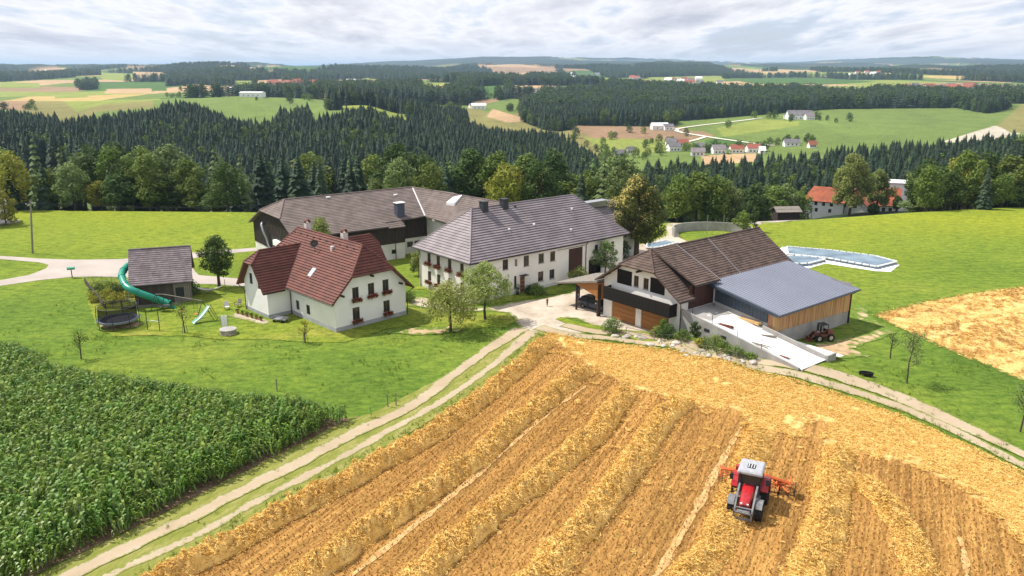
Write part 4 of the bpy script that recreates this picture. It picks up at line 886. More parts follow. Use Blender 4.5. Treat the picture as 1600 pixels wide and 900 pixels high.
# outbuilding behind the long farmhouse
def back_building():
    o = at(940, 348, 0); a = radians(40)
    h = empty('outbuilding', (12.6, 121.5, 0), a, 'low outbuilding with a grey lilac roof showing behind the long farmhouse', 'outbuilding')
    m = MB(); wall(m, (0, 0), (11, 0), 4.2); wall(m, (11, 0), (11, 12), [(0, 4.2), (6, 8.3), (12, 4.2)]); wall(m, (11, 12), (0, 12), 4.2); wall(m, (0, 12), (0, 0), [(0, 4.2), (6, 8.3), (12, 4.2)]); m.obj('wall', plaster_old, h)
    r = MB(); roof_plane(r, [(-.5, -.6, 3.9), (11.6, -.6, 3.9), (10.2, 6, 8.5), (-.5, 6, 8.5)], .45, .05); roof_plane(r, [(11.6, 12.6, 3.9), (-.5, 12.6, 3.9), (-.5, 6, 8.5), (10.2, 6, 8.5)], .45, .05); roof_plane(r, [(11.6, -.6, 3.9), (11.6, 12.6, 3.9), (10.2, 6, 8.5)], .45, .05)
    rf = r.obj('roof', [mauve_tile, mauve_tile], h)
    m = MB(); m.box(1.5, 4.6, 7.8, 8.2, 6.2, 8.75); m.obj('ridge_vent', rail_metal, rf)
back_building()

# ------------------------------------------------------------------ garage house with balcony and carport
GO, GA = (11.37, 94.77), radians(-51)
def garage():
    h = empty('garage_house', (*GO, 0), GA, 'white garage house with brown tiled half hipped roof, black balcony and two ochre garage doors', 'garage')
    W, D, E, R = 12.0, 22.5, 4.95, 9.2; xr = W / 2; g = (R - 4.75) / (xr + .6); hz = 7.35; hx = (R - hz) / g
    zt = lambda x: 4.75 + g * (x + .6) - .18
    prof = [(0, zt(0)), (xr - hx, hz - .18), (xr + hx, hz - .18), (W, zt(0))]
    doors = [(1.4, .02, 5.35, 2.85), (6.2, .02, 10.4, 2.85)]; win = [(4.85, 4.85, 5.6, 6.2), (6.35, 4.85, 7.15, 6.2)]
    m = MB(); wall(m, (0, 0), (W, 0), prof, doors + win, .2); wall(m, (W, 0), (W, D), [(0, zt(0)), (D, zt(0))], [(1.3, 3.45, 5.0, 6.1 - 1.4)]); wall(m, (W, D), (0, D), prof); wall(m, (0, D), (0, 0), zt(0)); m.obj('wall', plaster2, h)
    for q in win: window(h, (0, 0), (W, 0), q, mull=(1, 1), frame=frame_brown)
    for q in doors:
        d = empty('garage_door', (q[0], .14, q[1]), parent=h); n = 5; hh = (q[3] - q[1]) / n
        me = MB().box(0, 0, .012, q[2] - q[0], .05, hh - .012).mesh('panel', garage_door_m)
        for k in range(n): o = bpy.data.objects.new('panel', me); COL.objects.link(o); o.parent = d; o.location = (0, 0, k * hh)
    # balcony: floor, black front cladding
    MB().box(1.2, -1.25, 2.98, 11.5, -.002, 3.1).obj('balcony_floor', dark_wood, h)
    bc = empty('balcony_front', (1.2, -1.3, 2.75), parent=h); me = MB().box(0, 0, 0, .505, .045, 1.55).mesh('board', black_clad)
    for k in range(20): o = bpy.data.objects.new('board', me); COL.objects.link(o); o.parent = bc; o.location = (.01 + k * .515, -(k % 2) * .006, 0)
    MB().box(0, -.02, 1.56, 10.32, .07, 1.61).obj('handrail', dark_wood, bc)
    for x in (0, 10.27): MB().box(x, .07, 0, x + .04, 1.28, 1.5).obj('side_panel', black_clad, bc)
    # black glazed panels either side of the windows
    for x0, x1 in ((2.2, 4.55), (7.45, 9.6)):
        me = MB().box(0, -.06, 0, (x1 - x0) / 3 - .015, -.003, 1.75).mesh('dark_panel', black_clad)
        for k in range(3): o = bpy.data.objects.new('dark_panel', me); COL.objects.link(o); o.parent = h; o.location = (x0 + k * (x1 - x0) / 3, 0, 4.75)
    for x in (1.0, xr, 11.0): MB().box(x - .1, -.95, zt(min(x, W - x)) - .05 if x != xr else hz - .5, x + .1, -.003, zt(min(x, W - x)) + .15 if x != xr else hz - .28).obj('purlin', dark_wood, h)
    r = MB(); C, T = .36, .06; e0, e1 = -.6, W + .6; ze = 4.75; ya, yb = -1.0, D + .5; y0, y1 = 1.3, D + .5
    roof_plane(r, [(e0, ya, ze), (e0, yb, ze), (xr, yb, R), (xr, y0, R), (xr - hx, ya, hz)], C, T)
    ds = 1.9
    roof_plane(r, [(e1, ya, ze), (xr + hx, ya, hz), (xr, y0, R), (xr, ds, R), (e1, ds, ze)], C, T)
    roof_plane(r, [(e1, 5.9, ze), (xr, 5.9, R), (xr, yb, R), (e1, yb, ze)], C, T)
    roof_plane(r, [(xr - hx, ya, hz), (xr + hx, ya, hz), (xr, y0, R)], C, T)
    # long shed dormer over the gate, at a flatter pitch
    ez = 6.3; roof_plane(r, [(e1 + .1, ds - .3, ez), (e1 + .1, 6.0, ez), (xr, 6.0, R + .08), (xr, ds - .3, R + .08)], C, T)
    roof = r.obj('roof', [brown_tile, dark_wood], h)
    ridge_caps(roof, [((xr, y0, R), (xr, yb, R)), ((xr, y0, R), (xr - hx, ya, hz)), ((xr, y0, R), (xr + hx, ya, hz))], .11, brown_tile)
    v = MB(); v.tube([(xr, 5.95, R + .1), (e1 + .05, 5.95, 6.35)], .06, 4); v.tube([(xr, 12, R + .07), (e1, 12, ze + .1)], .05, 4); v.obj('lightning_wire', rail_metal, roof)
    c = MB()
    for y in (ds - .02, 5.9):
        A = [(xr, y, R), (W + .3, y, 6.35), (W + .3, y, zt(0) + .1)]; c.add(A, [(0, 1, 2)] if y < 3 else [(2, 1, 0)])
    c.obj('dormer_cheek', black_clad, h)
    c = MB(); c.box(W - .02, ds, zt(0) - .05, W + .02, 5.9, 6.15); c.obj('dormer_front', brown_gate_m, h)
    gt = empty('gate', (W - .12, 1.3, 3.45), pi / 2, parent=h); me = MB().box(0, -.18, 0, .40, -.14, 2.75).mesh('plank', brown_gate_m)
    for k in range(11): o = bpy.data.objects.new('plank', me); COL.objects.link(o); o.parent = gt; o.location = (k * .41, -(k % 2) * .006, 0)
    MB().box(W, 5.75, 3.4, W + .5, 6.25, 6.0).obj('gate_pillar', plaster, h); 
    gutter(h, (e1 + .06, ya, ze - .1), (e1 + .06, ds, ze - .1)); gutter(h, (e1 + .16, ds - .3, ez - .1), (e1 + .16, 6, ez - .1)); gutter(h, (e0 - .06, ya, ze - .1), (e0 - .06, yb, ze - .1))
    downpipe(h, [(e1, -.8, ze - .15), (W + .1, -.1, ze - .6), (W + .1, -.08, 3.0), (W + .1, -.08, .1)])
    rr = MB()
    for z in (.4, .75, 1.1): rr.tube([(9.9, -1.4, z), (12.3, -1.4, z)], .035, 5)
    for x in (9.9, 12.3): rr.tube([(x, -1.4, 0), (x, -1.4, 1.2)], .04, 5)
    rr.obj('stair_rail', dark_metal, h)
    # carport on the left side
    cpz = lambda x: 4.65 + (x) * (4.65 - 3.05) / 7.0
    cpr = MB(); roof_plane(cpr, [(-7.6, -1.3, cpz(-7.6)), (-.02, -1.3, cpz(0)), (-.02, 6.2, cpz(0)), (-7.6, 6.2, cpz(-7.6))], 1.2, .03, .18)
    cpr.obj('carport_roof', [wood_grey, wood_grey], h)
    ga = MB(); ga.add([(-4.2, -1.0, cpz(-4.2) - .25), (-.1, -1.0, cpz(-.1) - .25), (-.1, -1.0, 2.5)], [(0, 1, 2)]); ga.add([(-4.2, 6.0, cpz(-4.2) - .25), (-.1, 6.0, cpz(-.1) - .25), (-.1, 6.0, 2.4), (-5.8, 6.0, 2.4)], [(3, 2, 1, 0)]); 
    ga.box(-.5, -.95, 2.1, -.1, 5.9, cpz(-.3) - .3); ga.box(-6.9, 5.4, 2.3, -.5, 5.5, 3.0)
    ga.obj('carport_boarding', garage_door_m, h)
    for x, y in ((-3.9, -.9), (-6.9, 5.8), (-6.9, 2.4)):
        p = MB(); p.box(x - .1, y - .1, 0, x + .1, y + .1, cpz(x) - .2); p.tube([(x, y, 1.9), (x + .8, y, cpz(x + .8) - .3)], .06, 4); p.obj('carport_post', dark_wood, h)
    p = MB(); p.box(-.3, -.9, 0, -.05, -.4, 4.1); p.obj('carport_pillar', dark_wood, h)
    b = MB(); b.box(-7.3, -1.1, cpz(-7.3) - .42, -7.1, 6.1, cpz(-7.3) - .2); b.obj('carport_beam', dark_wood, h)
garage()

# ------------------------------------------------------------------ metal roofed timber barn, ramp
def metal_barn():
    h = empty('machine_barn', (*GO, 0), GA, 'timber clad barn with a blue grey sheet metal roof and anthracite side', 'barn')
    x0, x1, y0, y1 = 12.65, 20.7, 5.3, 20.9
    zR = lambda x: 6.0 - (x - 11.7) * (6.0 - 4.35) / (21.3 - 11.7)
    r = MB(); p = [(11.7, 4.8, 6.0), (21.5, 4.6, 4.35), (21.5, 21.4, 4.35), (11.7, 21.4, 6.0)]
    n = len(p); r.add([(a, b, c) for a, b, c in p] + [(a, b, c - .16) for a, b, c in p], [(0, 1, 2, 3), (7, 6, 5, 4), (0, 4, 5, 1), (1, 5, 6, 2), (2, 6, 7, 3), (3, 7, 4, 0)])
    roof = r.obj('roof', metal_roof, h)
    s = MB(); k = 0; y = 4.9
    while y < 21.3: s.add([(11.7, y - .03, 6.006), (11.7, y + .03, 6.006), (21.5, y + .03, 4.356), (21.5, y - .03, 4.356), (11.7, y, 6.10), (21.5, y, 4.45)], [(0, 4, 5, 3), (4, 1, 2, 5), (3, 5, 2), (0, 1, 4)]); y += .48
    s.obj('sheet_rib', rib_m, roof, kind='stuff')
    fl = MB(); fl.box(11.75, 4.4, 4.0, 11.9, 4.55, 4.1) if 0 else None
    fl.add([(11.7, 4.55, 6.04), (21.5, 4.4, 4.39), (21.5, 4.62, 4.40), (11.7, 4.82, 6.05), (11.7, 4.55, 5.75), (21.5, 4.4, 4.1)], [(0, 1, 2, 3), (0, 4, 5, 1)]); fl.obj('verge_flashing', anthracite, roof)
    # anthracite panels on the ramp side
    n = 15; wd = (19.75 - x0) / n
    for k in range(n):
        a = x0 + k * wd; b = a + wd - .03
        MB().add([(a, y0 - .05, 3.85 - (a - x0) * .13), (b, y0 - .05, 3.85 - (b - x0) * .13), (b, y0 - .05, zR(b) - .2), (a, y0 - .05, zR(a) - .2), (a, y0, 3.85 - (a - x0) * .13), (b, y0, 3.85 - (b - x0) * .13), (b, y0, zR(b) - .2), (a, y0, zR(a) - .2)], [(0, 1, 2, 3), (4, 0, 3, 7), (1, 5, 6, 2), (4, 5, 1, 0)]).obj('cladding_panel', anthracite, h)
    # concrete base
    c = MB(); wall(c, (x0, y0), (x1, y0), [(0, 3.9), (x1 - x0, 2.85)], z0=-.2); wall(c, (x1 - .02, y0), (x1 - .02, y1), [(0, 2.2), (y1 - y0, 1.6)], z0=-.4); wall(c, (x1, y1), (x0, y1), 5, z0=-.2); wall(c, (x0, y1), (x0, y0), 5); c.obj('concrete_base', concrete, h)
    # vertical larch boards on the eave side, and round the corner
    L = y1 - y0; n = 52; bw = L / n
    for k in range(n):
        a = y0 + k * bw; zb = 2.15 - .6 * k / n; o = MB().box(x1, a + .006, zb, x1 + .035 + .012 * (k % 2), a + bw - .006, zR(x1) - .2).obj('board', larch, h)
    for k in range(3): a = x1 - .9 + k * .3; MB().box(a, y0 - .06, 2.3, a + .285, y0 - .01, zR(a) - .2).obj('board', larch, h)
    MB().box(x1 + .0, y1 - .05, -.3, x1 + .1, y1 + .05, 4.2).obj('corner_post', dark_metal, h)
    MB().tube([(21.6, 4.5, 4.22), (21.6, 21.5, 4.22)], .09, 6).obj('gutter', anthracite, h); MB().tube([(21.5, 21.3, 4.15), (x1 + .15, 20.9, 3.6), (x1 + .12, 20.95, 0)], .055, 6).obj('downpipe', dark_metal, h)
    b = MB(); 
    for k in range(6): y = 6 + k * 3; b.box(x1 + .04, y - .07, 4.0, 21.4, y + .07, 4.16)
    b.obj('rafter_end', larch, h)
metal_barn()
def gw(x, y, z=0): return loc2w(GO, GA, x, y, z)
def ramp():
    """concrete ramp up to the hay loft gate, with retaining walls"""
    zt = lambda x: float(np.interp(x, [12, 14.5, 26.8], [3.42, 3.15, 1.08]))
    h = MB(); xs = np.linspace(12.05, 27.3, 14); yr = lambda x: 4.85
    P0 = [(x, .25, zt(x)) for x in xs]; P1 = [(x, 5.1 if x < 20.6 else 4.55, zt(x)) for x in xs]; n = len(xs)
    h.add(P0 + P1 + [(a, b, -.4) for a, b, c in P0], [(i, i + 1, n + i + 1, n + i) for i in range(n - 1)] + [(2 * n + i, 2 * n + i + 1, i + 1, i) for i in range(n - 1)])
    h.obj('ramp', slab_m, loc=(*GO, 0), rz=GA, kind='structure', label='bright white concrete ramp climbing to the brown loft gate')
    a = MB(); x0, x1 = 12.05, 27.0
    a.add([(x0, 0, -.3), (x1, 0, .3), (x1, 0, zt(x1) + .12), (x0, 0, zt(x0) + .35), (x0, .24, -.3), (x1, .24, .3), (x1, .24, zt(x1) + .12), (x0, .24, zt(x0) + .35)], [(0, 1, 2, 3), (7, 6, 5, 4), (3, 2, 6, 7), (1, 5, 6, 2), (4, 0, 3, 7)])
    rw = a.obj('retaining_wall', concrete, loc=(*GO, 0), rz=GA, label='grey concrete retaining wall on the garden side of the white ramp', cat='wall')
    for x in (15.4, 17.6): MB().box(x, -.03, 2.0 - (x - 15.4) * .1, x + .7, -.002, 2.35 - (x - 15.4) * .1).obj('drain_opening', dark_metal, rw)
    a = MB(); x0, x1 = 19.6, 27.2
    a.add([(x0, 4.6, 0), (x1, 4.6, .3), (x1, 4.6, zt(x1) + .35), (x0, 4.6, zt(x0) + .45), (x0, 4.85, 0), (x1, 4.85, .3), (x1, 4.85, zt(x1) + .35), (x0, 4.85, zt(x0) + .45)], [(0, 1, 2, 3), (7, 6, 5, 4), (3, 2, 6, 7), (1, 5, 6, 2), (4, 0, 3, 7)])
    a.box(x1 + .02, 4.6, .3, x1 + .25, 6.3, zt(x1) + .4)
    a.obj('retaining_wall', concrete, loc=(*GO, 0), rz=GA, label='low concrete wall between the ramp and the timber clad barn', cat='wall')
    s = MB(); s.add([(22.2, 4.9, 1.25), (27.2, 4.9, 1.1), (27.8, 7.2, 1.05), (22.2, 7.6, 1.0)], [(0, 1, 2, 3)]); s.obj('concrete_apron', slab_m, loc=(*GO, 0), rz=GA, kind='structure', label='small pale concrete apron beyond the low wall')
    # fence stakes on the wall
    for i, x in enumerate((13.6, 16.3, 19.6, 22.6)):
        MB().tube([gw(x, .12, zt(x) + .1), gw(x, .12, zt(x) + 1.25)], .035, 5).obj('iron_stake', dark_metal, label='thin iron stake on the retaining wall, %s from the garage' % ['first', 'second', 'third', 'last'][i], cat='stake', group='iron stakes along the ramp wall')
    # timber and tools lying on the slab
    def plankpile(x, y, rz, n, L, lab, m, z=None):
        e_ = empty('timber_pile', gw(x, y, (zt(x) if z is None else z) + .01), GA + rz, lab, 'timber'); me = MB().box(-L / 2, -.06, 0, L / 2, .06, .07).mesh('beam', m)
        for k in range(n): o = bpy.data.objects.new('beam', me); COL.objects.link(o); o.parent = e_; o.location = (rnd.uniform(-.15, .15), (k % 3) * .16, (k // 3) * .08); o.rotation_euler = (0, 0, rnd.uniform(-.12, .12))
    plankpile(17.2, 1.3, .2, 7, 1.7, 'stack of reddish boards near the middle of the white ramp', rust_m)
    plankpile(21.0, 3.6, .6, 5, 1.6, 'grey boards scattered by the low wall on the ramp', wood_grey)
    plankpile(21.3, .75, -.02, 2, 3.8, 'long dark plank lying along the ramp edge', wood_grey)
    plankpile(24.6, .9, -.02, 2, 1.6, 'short reddish plank lying at the ramp foot', rust_m)
    plankpile(17.6, 4.75, .02, 9, 3.0, 'stack of fresh yellow beams against the concrete base', wood_pale)
    sheet('grey_patch', [tuple(gw(x, y)[:2]) for x, y in ((12.2, .4), (15.6, .9), (15.0, 3.0), (15.4, 5.0), (12.2, 5.0))], .012, concrete, 'grey patch of concrete by the loft gate', .12, .5, 1., zf=lambda V: np.interp((V[:, 0] - GO[0]) * cos(GA) + (V[:, 1] - GO[1]) * sin(GA), [12, 14.5, 26.8], [3.42, 3.15, 1.08]))  # greyer sheet laid over the ramp next to the gate
ramp()

# ------------------------------------------------------------------ trees
def leafmat(name, c1, c2, tint, transl=.25, rv=.16): return mat(name, c1, c2, .6, .7, rnd_v=rv, transl=transl, tint=tint, spec=.15)
leaf_mid = leafmat('mid green leaves', (.060, .115, .020), (.105, .17, .032), (.19, .25, .05))
leaf_dark = leafmat('dark green leaves', (.030, .066, .018), (.055, .098, .024), (.09, .14, .032))
leaf_lime = leafmat('yellow green leaves', (.15, .20, .024), (.23, .26, .034), (.34, .32, .05))
leaf_olive = leafmat('willow green leaves', (.11, .17, .04), (.17, .225, .055), (.28, .32, .09))
leaf_apple = leafmat('apple tree leaves', (.14, .21, .04), (.22, .29, .06), (.36, .40, .12), .3)
leaf_gold = leafmat('dark leaves with sunny side gold', (.050, .075, .020), (.085, .11, .028), (.50, .42, .12), .2, .05)
leaf_grey = leafmat('grey green leaves', (.085, .145, .045), (.13, .19, .06), (.20, .26, .09))
needle = leafmat('spruce needles', (.014, .031, .019), (.023, .045, .025), (.038, .068, .033), .08, .4)
needle2 = leafmat('lighter larch needles', (.060, .10, .03), (.085, .13, .042), (.12, .17, .055), .15, .2)

def crown_mesh(name, seed, h, r, n, leaf, m, z0=.18, lobes=14, lobe_r=.36, topw=.8, gold=None, droop=0):
    """foliage of a broadleaf tree of height h and radius r: leaf faces gathered in uneven lobes"""
    q = np.random.default_rng(seed); hc = h * (1 - z0)
    C, R = [], []
    for i in range(lobes):
        t = (i + .5) / lobes; zz = h * z0 + hc * (.12 + .80 * t ** .9); prof = (sin(pi * min(1, .16 + .80 * t)) ** .7) * (1 if t < .5 else topw + (1 - topw) * (1 - t) * 2)
        a = i * 2.4 + q.uniform(-.5, .5); rr = r * prof * q.uniform(.35, .78) if t < .93 else r * .12
        C.append((rr * cos(a), rr * sin(a), zz)); R.append(r * lobe_r * q.uniform(.75, 1.3) * (1 if t < .8 else .8))
    C = np.array(C); R = np.array(R); wgt = R ** 2; k = q.choice(lobes, n, p=wgt / wgt.sum())
    d = q.normal(size=(n, 3)); d /= np.linalg.norm(d, axis=1)[:, None]; rad = R[k] * (.55 + .5 * q.random(n) ** .6)
    P = C[k] + d * rad[:, None] * np.array([1, 1, .8]); P += q.normal(size=(n, 3)) * leaf * .35
    if droop: P[:, 2] -= droop * np.hypot(P[:, 0], P[:, 1]) ** 2 / r * q.random(n)
    P[:, 2] = np.maximum(P[:, 2], h * z0 * .7)
    tint = np.clip(.35 * q.random(n) + .35 * q.random(lobes)[k] + .15, 0, 1)
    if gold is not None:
        sunny = d @ np.array([-.7, -.1, .55]) + .5 * (P[:, 2] / h - .5) * 2 - .25 * P[:, 0] / r  # sunny side and top of the crown are coloured gold through the tint
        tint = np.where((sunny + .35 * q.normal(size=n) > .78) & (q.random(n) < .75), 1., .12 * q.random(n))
    return leafcloud(name, P, leaf, q, m, link=False, tint=tint, outward=d * 1.1)
def trunk_mesh(name, h, r, seed=0, limbs=5, z0=.2, spread=.4, m=None):
    q = random.Random(seed); mb = MB(); top = h * .72
    pts = [(q.uniform(-.012, .012) * h * (i > 0), q.uniform(-.012, .012) * h * (i > 0), top * i / 4) for i in range(5)]
    mb.tube(pts, [r * 1.25, r, r * .8, r * .55, r * .22], 7)
    for i in range(limbs):
        a = i * 2.4 + q.uniform(-.4, .4); zz = h * (z0 + .08 + .38 * i / max(1, limbs)); L = spread * h * q.uniform(.6, 1)
        mb.tube([(0, 0, zz), (L * .45 * cos(a), L * .45 * sin(a), zz + L * .32), (L * cos(a), L * sin(a), zz + L * .6)], [r * .5, r * .33, r * .12], 5)
    return mb.mesh(name, m or bark)
def spruce_mesh(seed, h=20., r=3.1, tiers=17, per=11, m=None):
    q = np.random.default_rng(seed); V, Fc, T = [], [], []
    for i in range(tiers):
        t = i / (tiers - 1); z = h * (.07 + .90 * t); rr = r * (1 - t) ** .72 * q.uniform(.82, 1.15) + .12; nb = max(5, int(per * (1 - .5 * t))); a0 = q.uniform(0, 7)
        for k in range(nb):
            a = a0 + 2 * pi * k / nb + q.uniform(-.2, .2); L = rr * q.uniform(.7, 1.18); wd = L * .36 + .1; dz = -L * .30 - .2; b = len(V); ca, sa = cos(a), sin(a)
            for (x, y, zz) in ((0, 0, z + .5), (L * .55, wd, z + dz * .4), (L, 0, z + dz), (L * .55, -wd, z + dz * .4), (L * .6, 0, z + .25 + dz * .2)):
                V.append((x * ca - y * sa, x * sa + y * ca, zz))
            Fc += [(b, b + 3, b + 4, b + 4), (b, b + 4, b + 1, b + 1), (b + 4, b + 3, b + 2, b + 2), (b + 4, b + 2, b + 1, b + 1)]; T += [q.random()] * 4
    Fc = [tuple(dict.fromkeys(f)) for f in Fc]
    Fa = np.array(Fc)
    return from_np('crown', np.array(V), Fa, m or needle, link=False, tint=np.array(T) * .8)
def tree(name, loc, crown, trunk, s=1., rz=0., label='', cat='tree', group=None, z=None, sxy=None):
    x, y = loc; e_ = empty(name, (x, y, (H(x, y) if z is None else z) - .05), rz, label, cat, group, scale=(s * (sxy or 1), s * (sxy or 1), s))
    for nm, me in (('trunk', trunk), ('crown', crown)):
        o = bpy.data.objects.new(nm, me); COL.objects.link(o); o.parent = e_
    return e_

# belt and forest prototypes: unit = metres for a 16 m broadleaf, 20 m spruce
BW = {}
for nm, mm, sd_ in (('dark', leaf_dark, 1), ('mid', leaf_mid, 2), ('lime', leaf_lime, 3), ('olive', leaf_olive, 4), ('grey', leaf_grey, 5)):
    BW[nm] = [crown_mesh('crown', sd_ * 10 + k, 16, 5.0 + .5 * k, 2600, .62, mm, z0=.10, lobes=16 + 3 * k) for k in range(2)]
BT = trunk_mesh('trunk', 16, .28, 3)
SP = [spruce_mesh(40 + k, 18, 3.7 + .4 * k, 22, 15) for k in range(4)]; LA = [spruce_mesh(60 + k, 20, 3.2, 14, 9, needle2) for k in range(2)]
ST = MB().tube([(0, 0, 0), (0, 0, 10), (0, 0, 17)], [.28, .18, .05], 6).mesh('trunk', bark)
# hand surveyed trees of the belt along the meadow edge: u, base v, top v, kind, width factor, label
BELT = [
 (12, 345, 237, 'lime', 1.0, 'large sunlit yellow green tree at the left edge above the small house', 172, 'broadleaf_tree'),
 (72, 330, 262, 'mid', .62, 'slim bushy tree right of the utility pole', 176, 'broadleaf_tree'),
 (100, 330, 300, 'lime', .55, 'small yellow green tree at the meadow edge', 178, 'broadleaf_tree'),
 (122, 332, 240, 'grey', .8, 'thin greyish tree with a leaning crown at the left meadow edge', 182, 'broadleaf_tree'),
 (172, 330, 229, 'mid', 1.0, 'tallest broadleaf tree above the left meadow', 180, 'broadleaf_tree'),
 (152, 330, 282, 'lime', .7, 'pale green bushy tree below the tallest tree of the left belt', 176, 'broadleaf_tree'),
 (178, 330, 272, 'dark', .8, 'round dark tree at the foot of the left belt', 175, 'broadleaf_tree'),
 (203, 332, 250, 'dark', .8, 'dark tree left of the lone spruce in the left belt', 186, 'broadleaf_tree'),
 (240, 332, 270, 'mid', .9, 'round green tree in the middle of the left belt', 178, 'broadleaf_tree'),
 (262, 330, 272, 'dark', .9, 'dark bushy tree in the middle of the left belt', 179, 'broadleaf_tree'),
 (305, 332, 283, 'mid', .9, 'low light green tree in front of the spruces', 176, 'broadleaf_tree'),
 (330, 332, 300, 'grey', .9, 'low pale shrub tree at the meadow edge left of the barn', 174, 'broadleaf_tree'),
 (735, 330, 237, 'mid', 1.15, 'tall round green tree behind the barn ridge', 200, 'broadleaf_tree'),
 (700, 330, 262, 'dark', .9, 'dark tree behind the barn roof', 190, 'broadleaf_tree'),
 (778, 330, 256, 'dark', .8, 'narrow dark tree behind the chimneys of the long farmhouse', 190, 'broadleaf_tree'),
 (842, 330, 264, 'lime', 1.1, 'pale yellow green tree behind the long farmhouse roof', 180, 'broadleaf_tree'),
 (872, 330, 252, 'dark', 1.1, 'dark rounded tree right behind the long farmhouse', 196, 'broadleaf_tree'),
 (808, 330, 256, 'mid', .8, 'green tree above the middle of the long farmhouse ridge', 195, 'broadleaf_tree'),
 (885, 330, 283, 'mid', .8, 'smaller green tree at the right end of the long farmhouse ridge', 178, 'broadleaf_tree'),
 (925, 330, 262, 'mid', 1.0, 'green tree above the grey outbuilding', 196, 'broadleaf_tree'),
 (950, 330, 272, 'dark', .9, 'dark tree left of the golden chestnut', 190, 'broadleaf_tree'),
 (1060, 350, 284, 'mid', 1.0, 'green tree behind the left end of the round tank', 172, 'broadleaf_tree'),
 (1092, 350, 268, 'mid', 1.15, 'broad green tree behind the round concrete tank', 176, 'broadleaf_tree'),
 (1120, 350, 276, 'dark', 1.05, 'dark green tree behind the middle of the round tank', 174, 'broadleaf_tree'),
 (1145, 350, 290, 'grey', 1.0, 'grey green tree behind the right end of the round tank', 176, 'broadleaf_tree'),
 (1182, 340, 287, 'dark', 1.1, 'very dark tree beside the dropping lane', 205, 'broadleaf_tree'),
 (1212, 340, 290, 'mid', 1.3, 'broad bluish green tree above the lane', 205, 'broadleaf_tree'),
 (1250, 336, 298, 'mid', 1.1, 'green tree left of the orange roofed house', 210, 'broadleaf_tree'),
 (1470, 332, 284, 'lime', 1.0, 'light green round tree right of the white flat roofed house', 186, 'broadleaf_tree'),
 (1500, 330, 277, 'mid', .9, 'mid green tree in the right belt next to the light green one', 188, 'broadleaf_tree'),
 (1522, 330, 260, 'dark', .8, 'tall slim dark tree in the right belt', 190, 'broadleaf_tree'),
 (1548, 330, 272, 'mid', .9, 'green tree in the right belt with open lower stems', 188, 'broadleaf_tree'),
 (1585, 328, 242, 'mid', 1.2, 'large green tree at the right edge above the meadow', 186, 'broadleaf_tree'),
 (1425, 333, 314, 'grey', 1.9, 'low grey green bush in front of the white flat roofed house', 180, 'broadleaf_tree'),
 (1455, 331, 300, 'olive', .8, 'small olive bush right of the white flat roofed house', 175, 'broadleaf_tree'),
 (1600, 328, 285, 'dark', 1.0, 'dark tree cut by the right picture edge', 182, 'broadleaf_tree'),
 (217, 332, 240, 'spruce', 1.1, 'lone dark spruce standing above the left belt', 184, 'spruce_tree'),
 (291, 332, 234, 'spruce', 1.2, 'tallest dark spruce left of the barn', 190, 'spruce_tree')]
for i, (u, vb, vt, kd, wf, lb, Y, nm) in enumerate(BELT):
    t = (450 - vt) / F; X = (u - 800) / F / (cp + t * sp) * Y; ztop = CH + Y * (-sp + t * cp) / (cp + t * sp); z0 = H(X, Y); hh = ztop - z0
    if kd == 'spruce': s = hh / 20; tree(nm, (X, Y), SP[i % 4], ST, s, i, lb, sxy=wf)
    else: s = hh / 15.6; tree(nm, (X, Y), BW[kd][i % 2], BT, s, i * 1.3, lb, sxy=wf * .62 / s * (hh / 16) ** .5 * 1.55 if wf > .9 else wf * 1.25 / max(s, .6))
def scatter_pts(n, x0, x1, y0, y1, sd_):
    q = np.random.default_rng(sd_); return q.uniform(x0, x1, n), q.uniform(y0, y1, n), q
# filler broadleaf trees of the belt (individuals)
X, Y, q = scatter_pts(6000, -330, 330, 171, 330, 5); uh = 800 + 1291 * X / Y
ok = (np.abs(uh - 800) < 880) & ~((uh > 15) & (uh < 150) & (Y > 200)) & ~((uh > 1255) & (uh < 1462) & (Y < 268)) & ~((uh > 1140) & (uh < 1290) & (Y < 205))
X, Y = X[ok], Y[ok]; keep = []
for i in range(len(X)):
    dmin = 5.4 + .008 * (Y[i] - 170)
    if all((X[i] - X[j]) ** 2 + (Y[i] - Y[j]) ** 2 > dmin * dmin for j in keep): keep.append(i)
keep = sorted(keep, key=lambda i: Y[i])
bl_ind = 0; SPI, FB = [], []
for i in keep:
    x, y = X[i], Y[i]; u = 800 + 1291 * x / y; z = H(x, y); r1 = q.random()
    con = (.75 if (330 < u < 560 or y > 215) else .38); con = con if u < 940 else .12 + .25 * (y > 260)
    if y < 176 and u > 180 and u < 1000: con *= .4
    hh = q.uniform(11, 17) * (1 if y > 182 else .68 + .4 * (r1)) * (.85 if u > 1000 else 1)
    if q.random() < con: SPI.append((x, y, z, hh / 20 * q.uniform(1.1, 1.3), r1)); continue
    if bl_ind < 255:
        kd = ['dark', 'mid', 'mid', 'dark', 'grey', 'dark', 'mid', 'lime'][int(q.random() * (8 if y < 200 else 6))]; bl_ind += 1
        g = 'broadleaf trees of the wooded slope behind the farm'
        tree('broadleaf_tree', (x, y), BW[kd][int(q.random() * 2)], BT, hh / 16, q.uniform(0, 6), {'dark': 'dark green broadleaf tree', 'mid': 'mid green broadleaf tree', 'grey': 'grey green broadleaf tree', 'olive': 'olive green broadleaf tree', 'lime': 'yellow green broadleaf tree'}[kd] + ' in the wooded slope behind the farm', group=g + ', ' + kd, sxy=q.uniform(.95, 1.2))
    else: FB.append((x, y, z, hh / 16, q.random()))
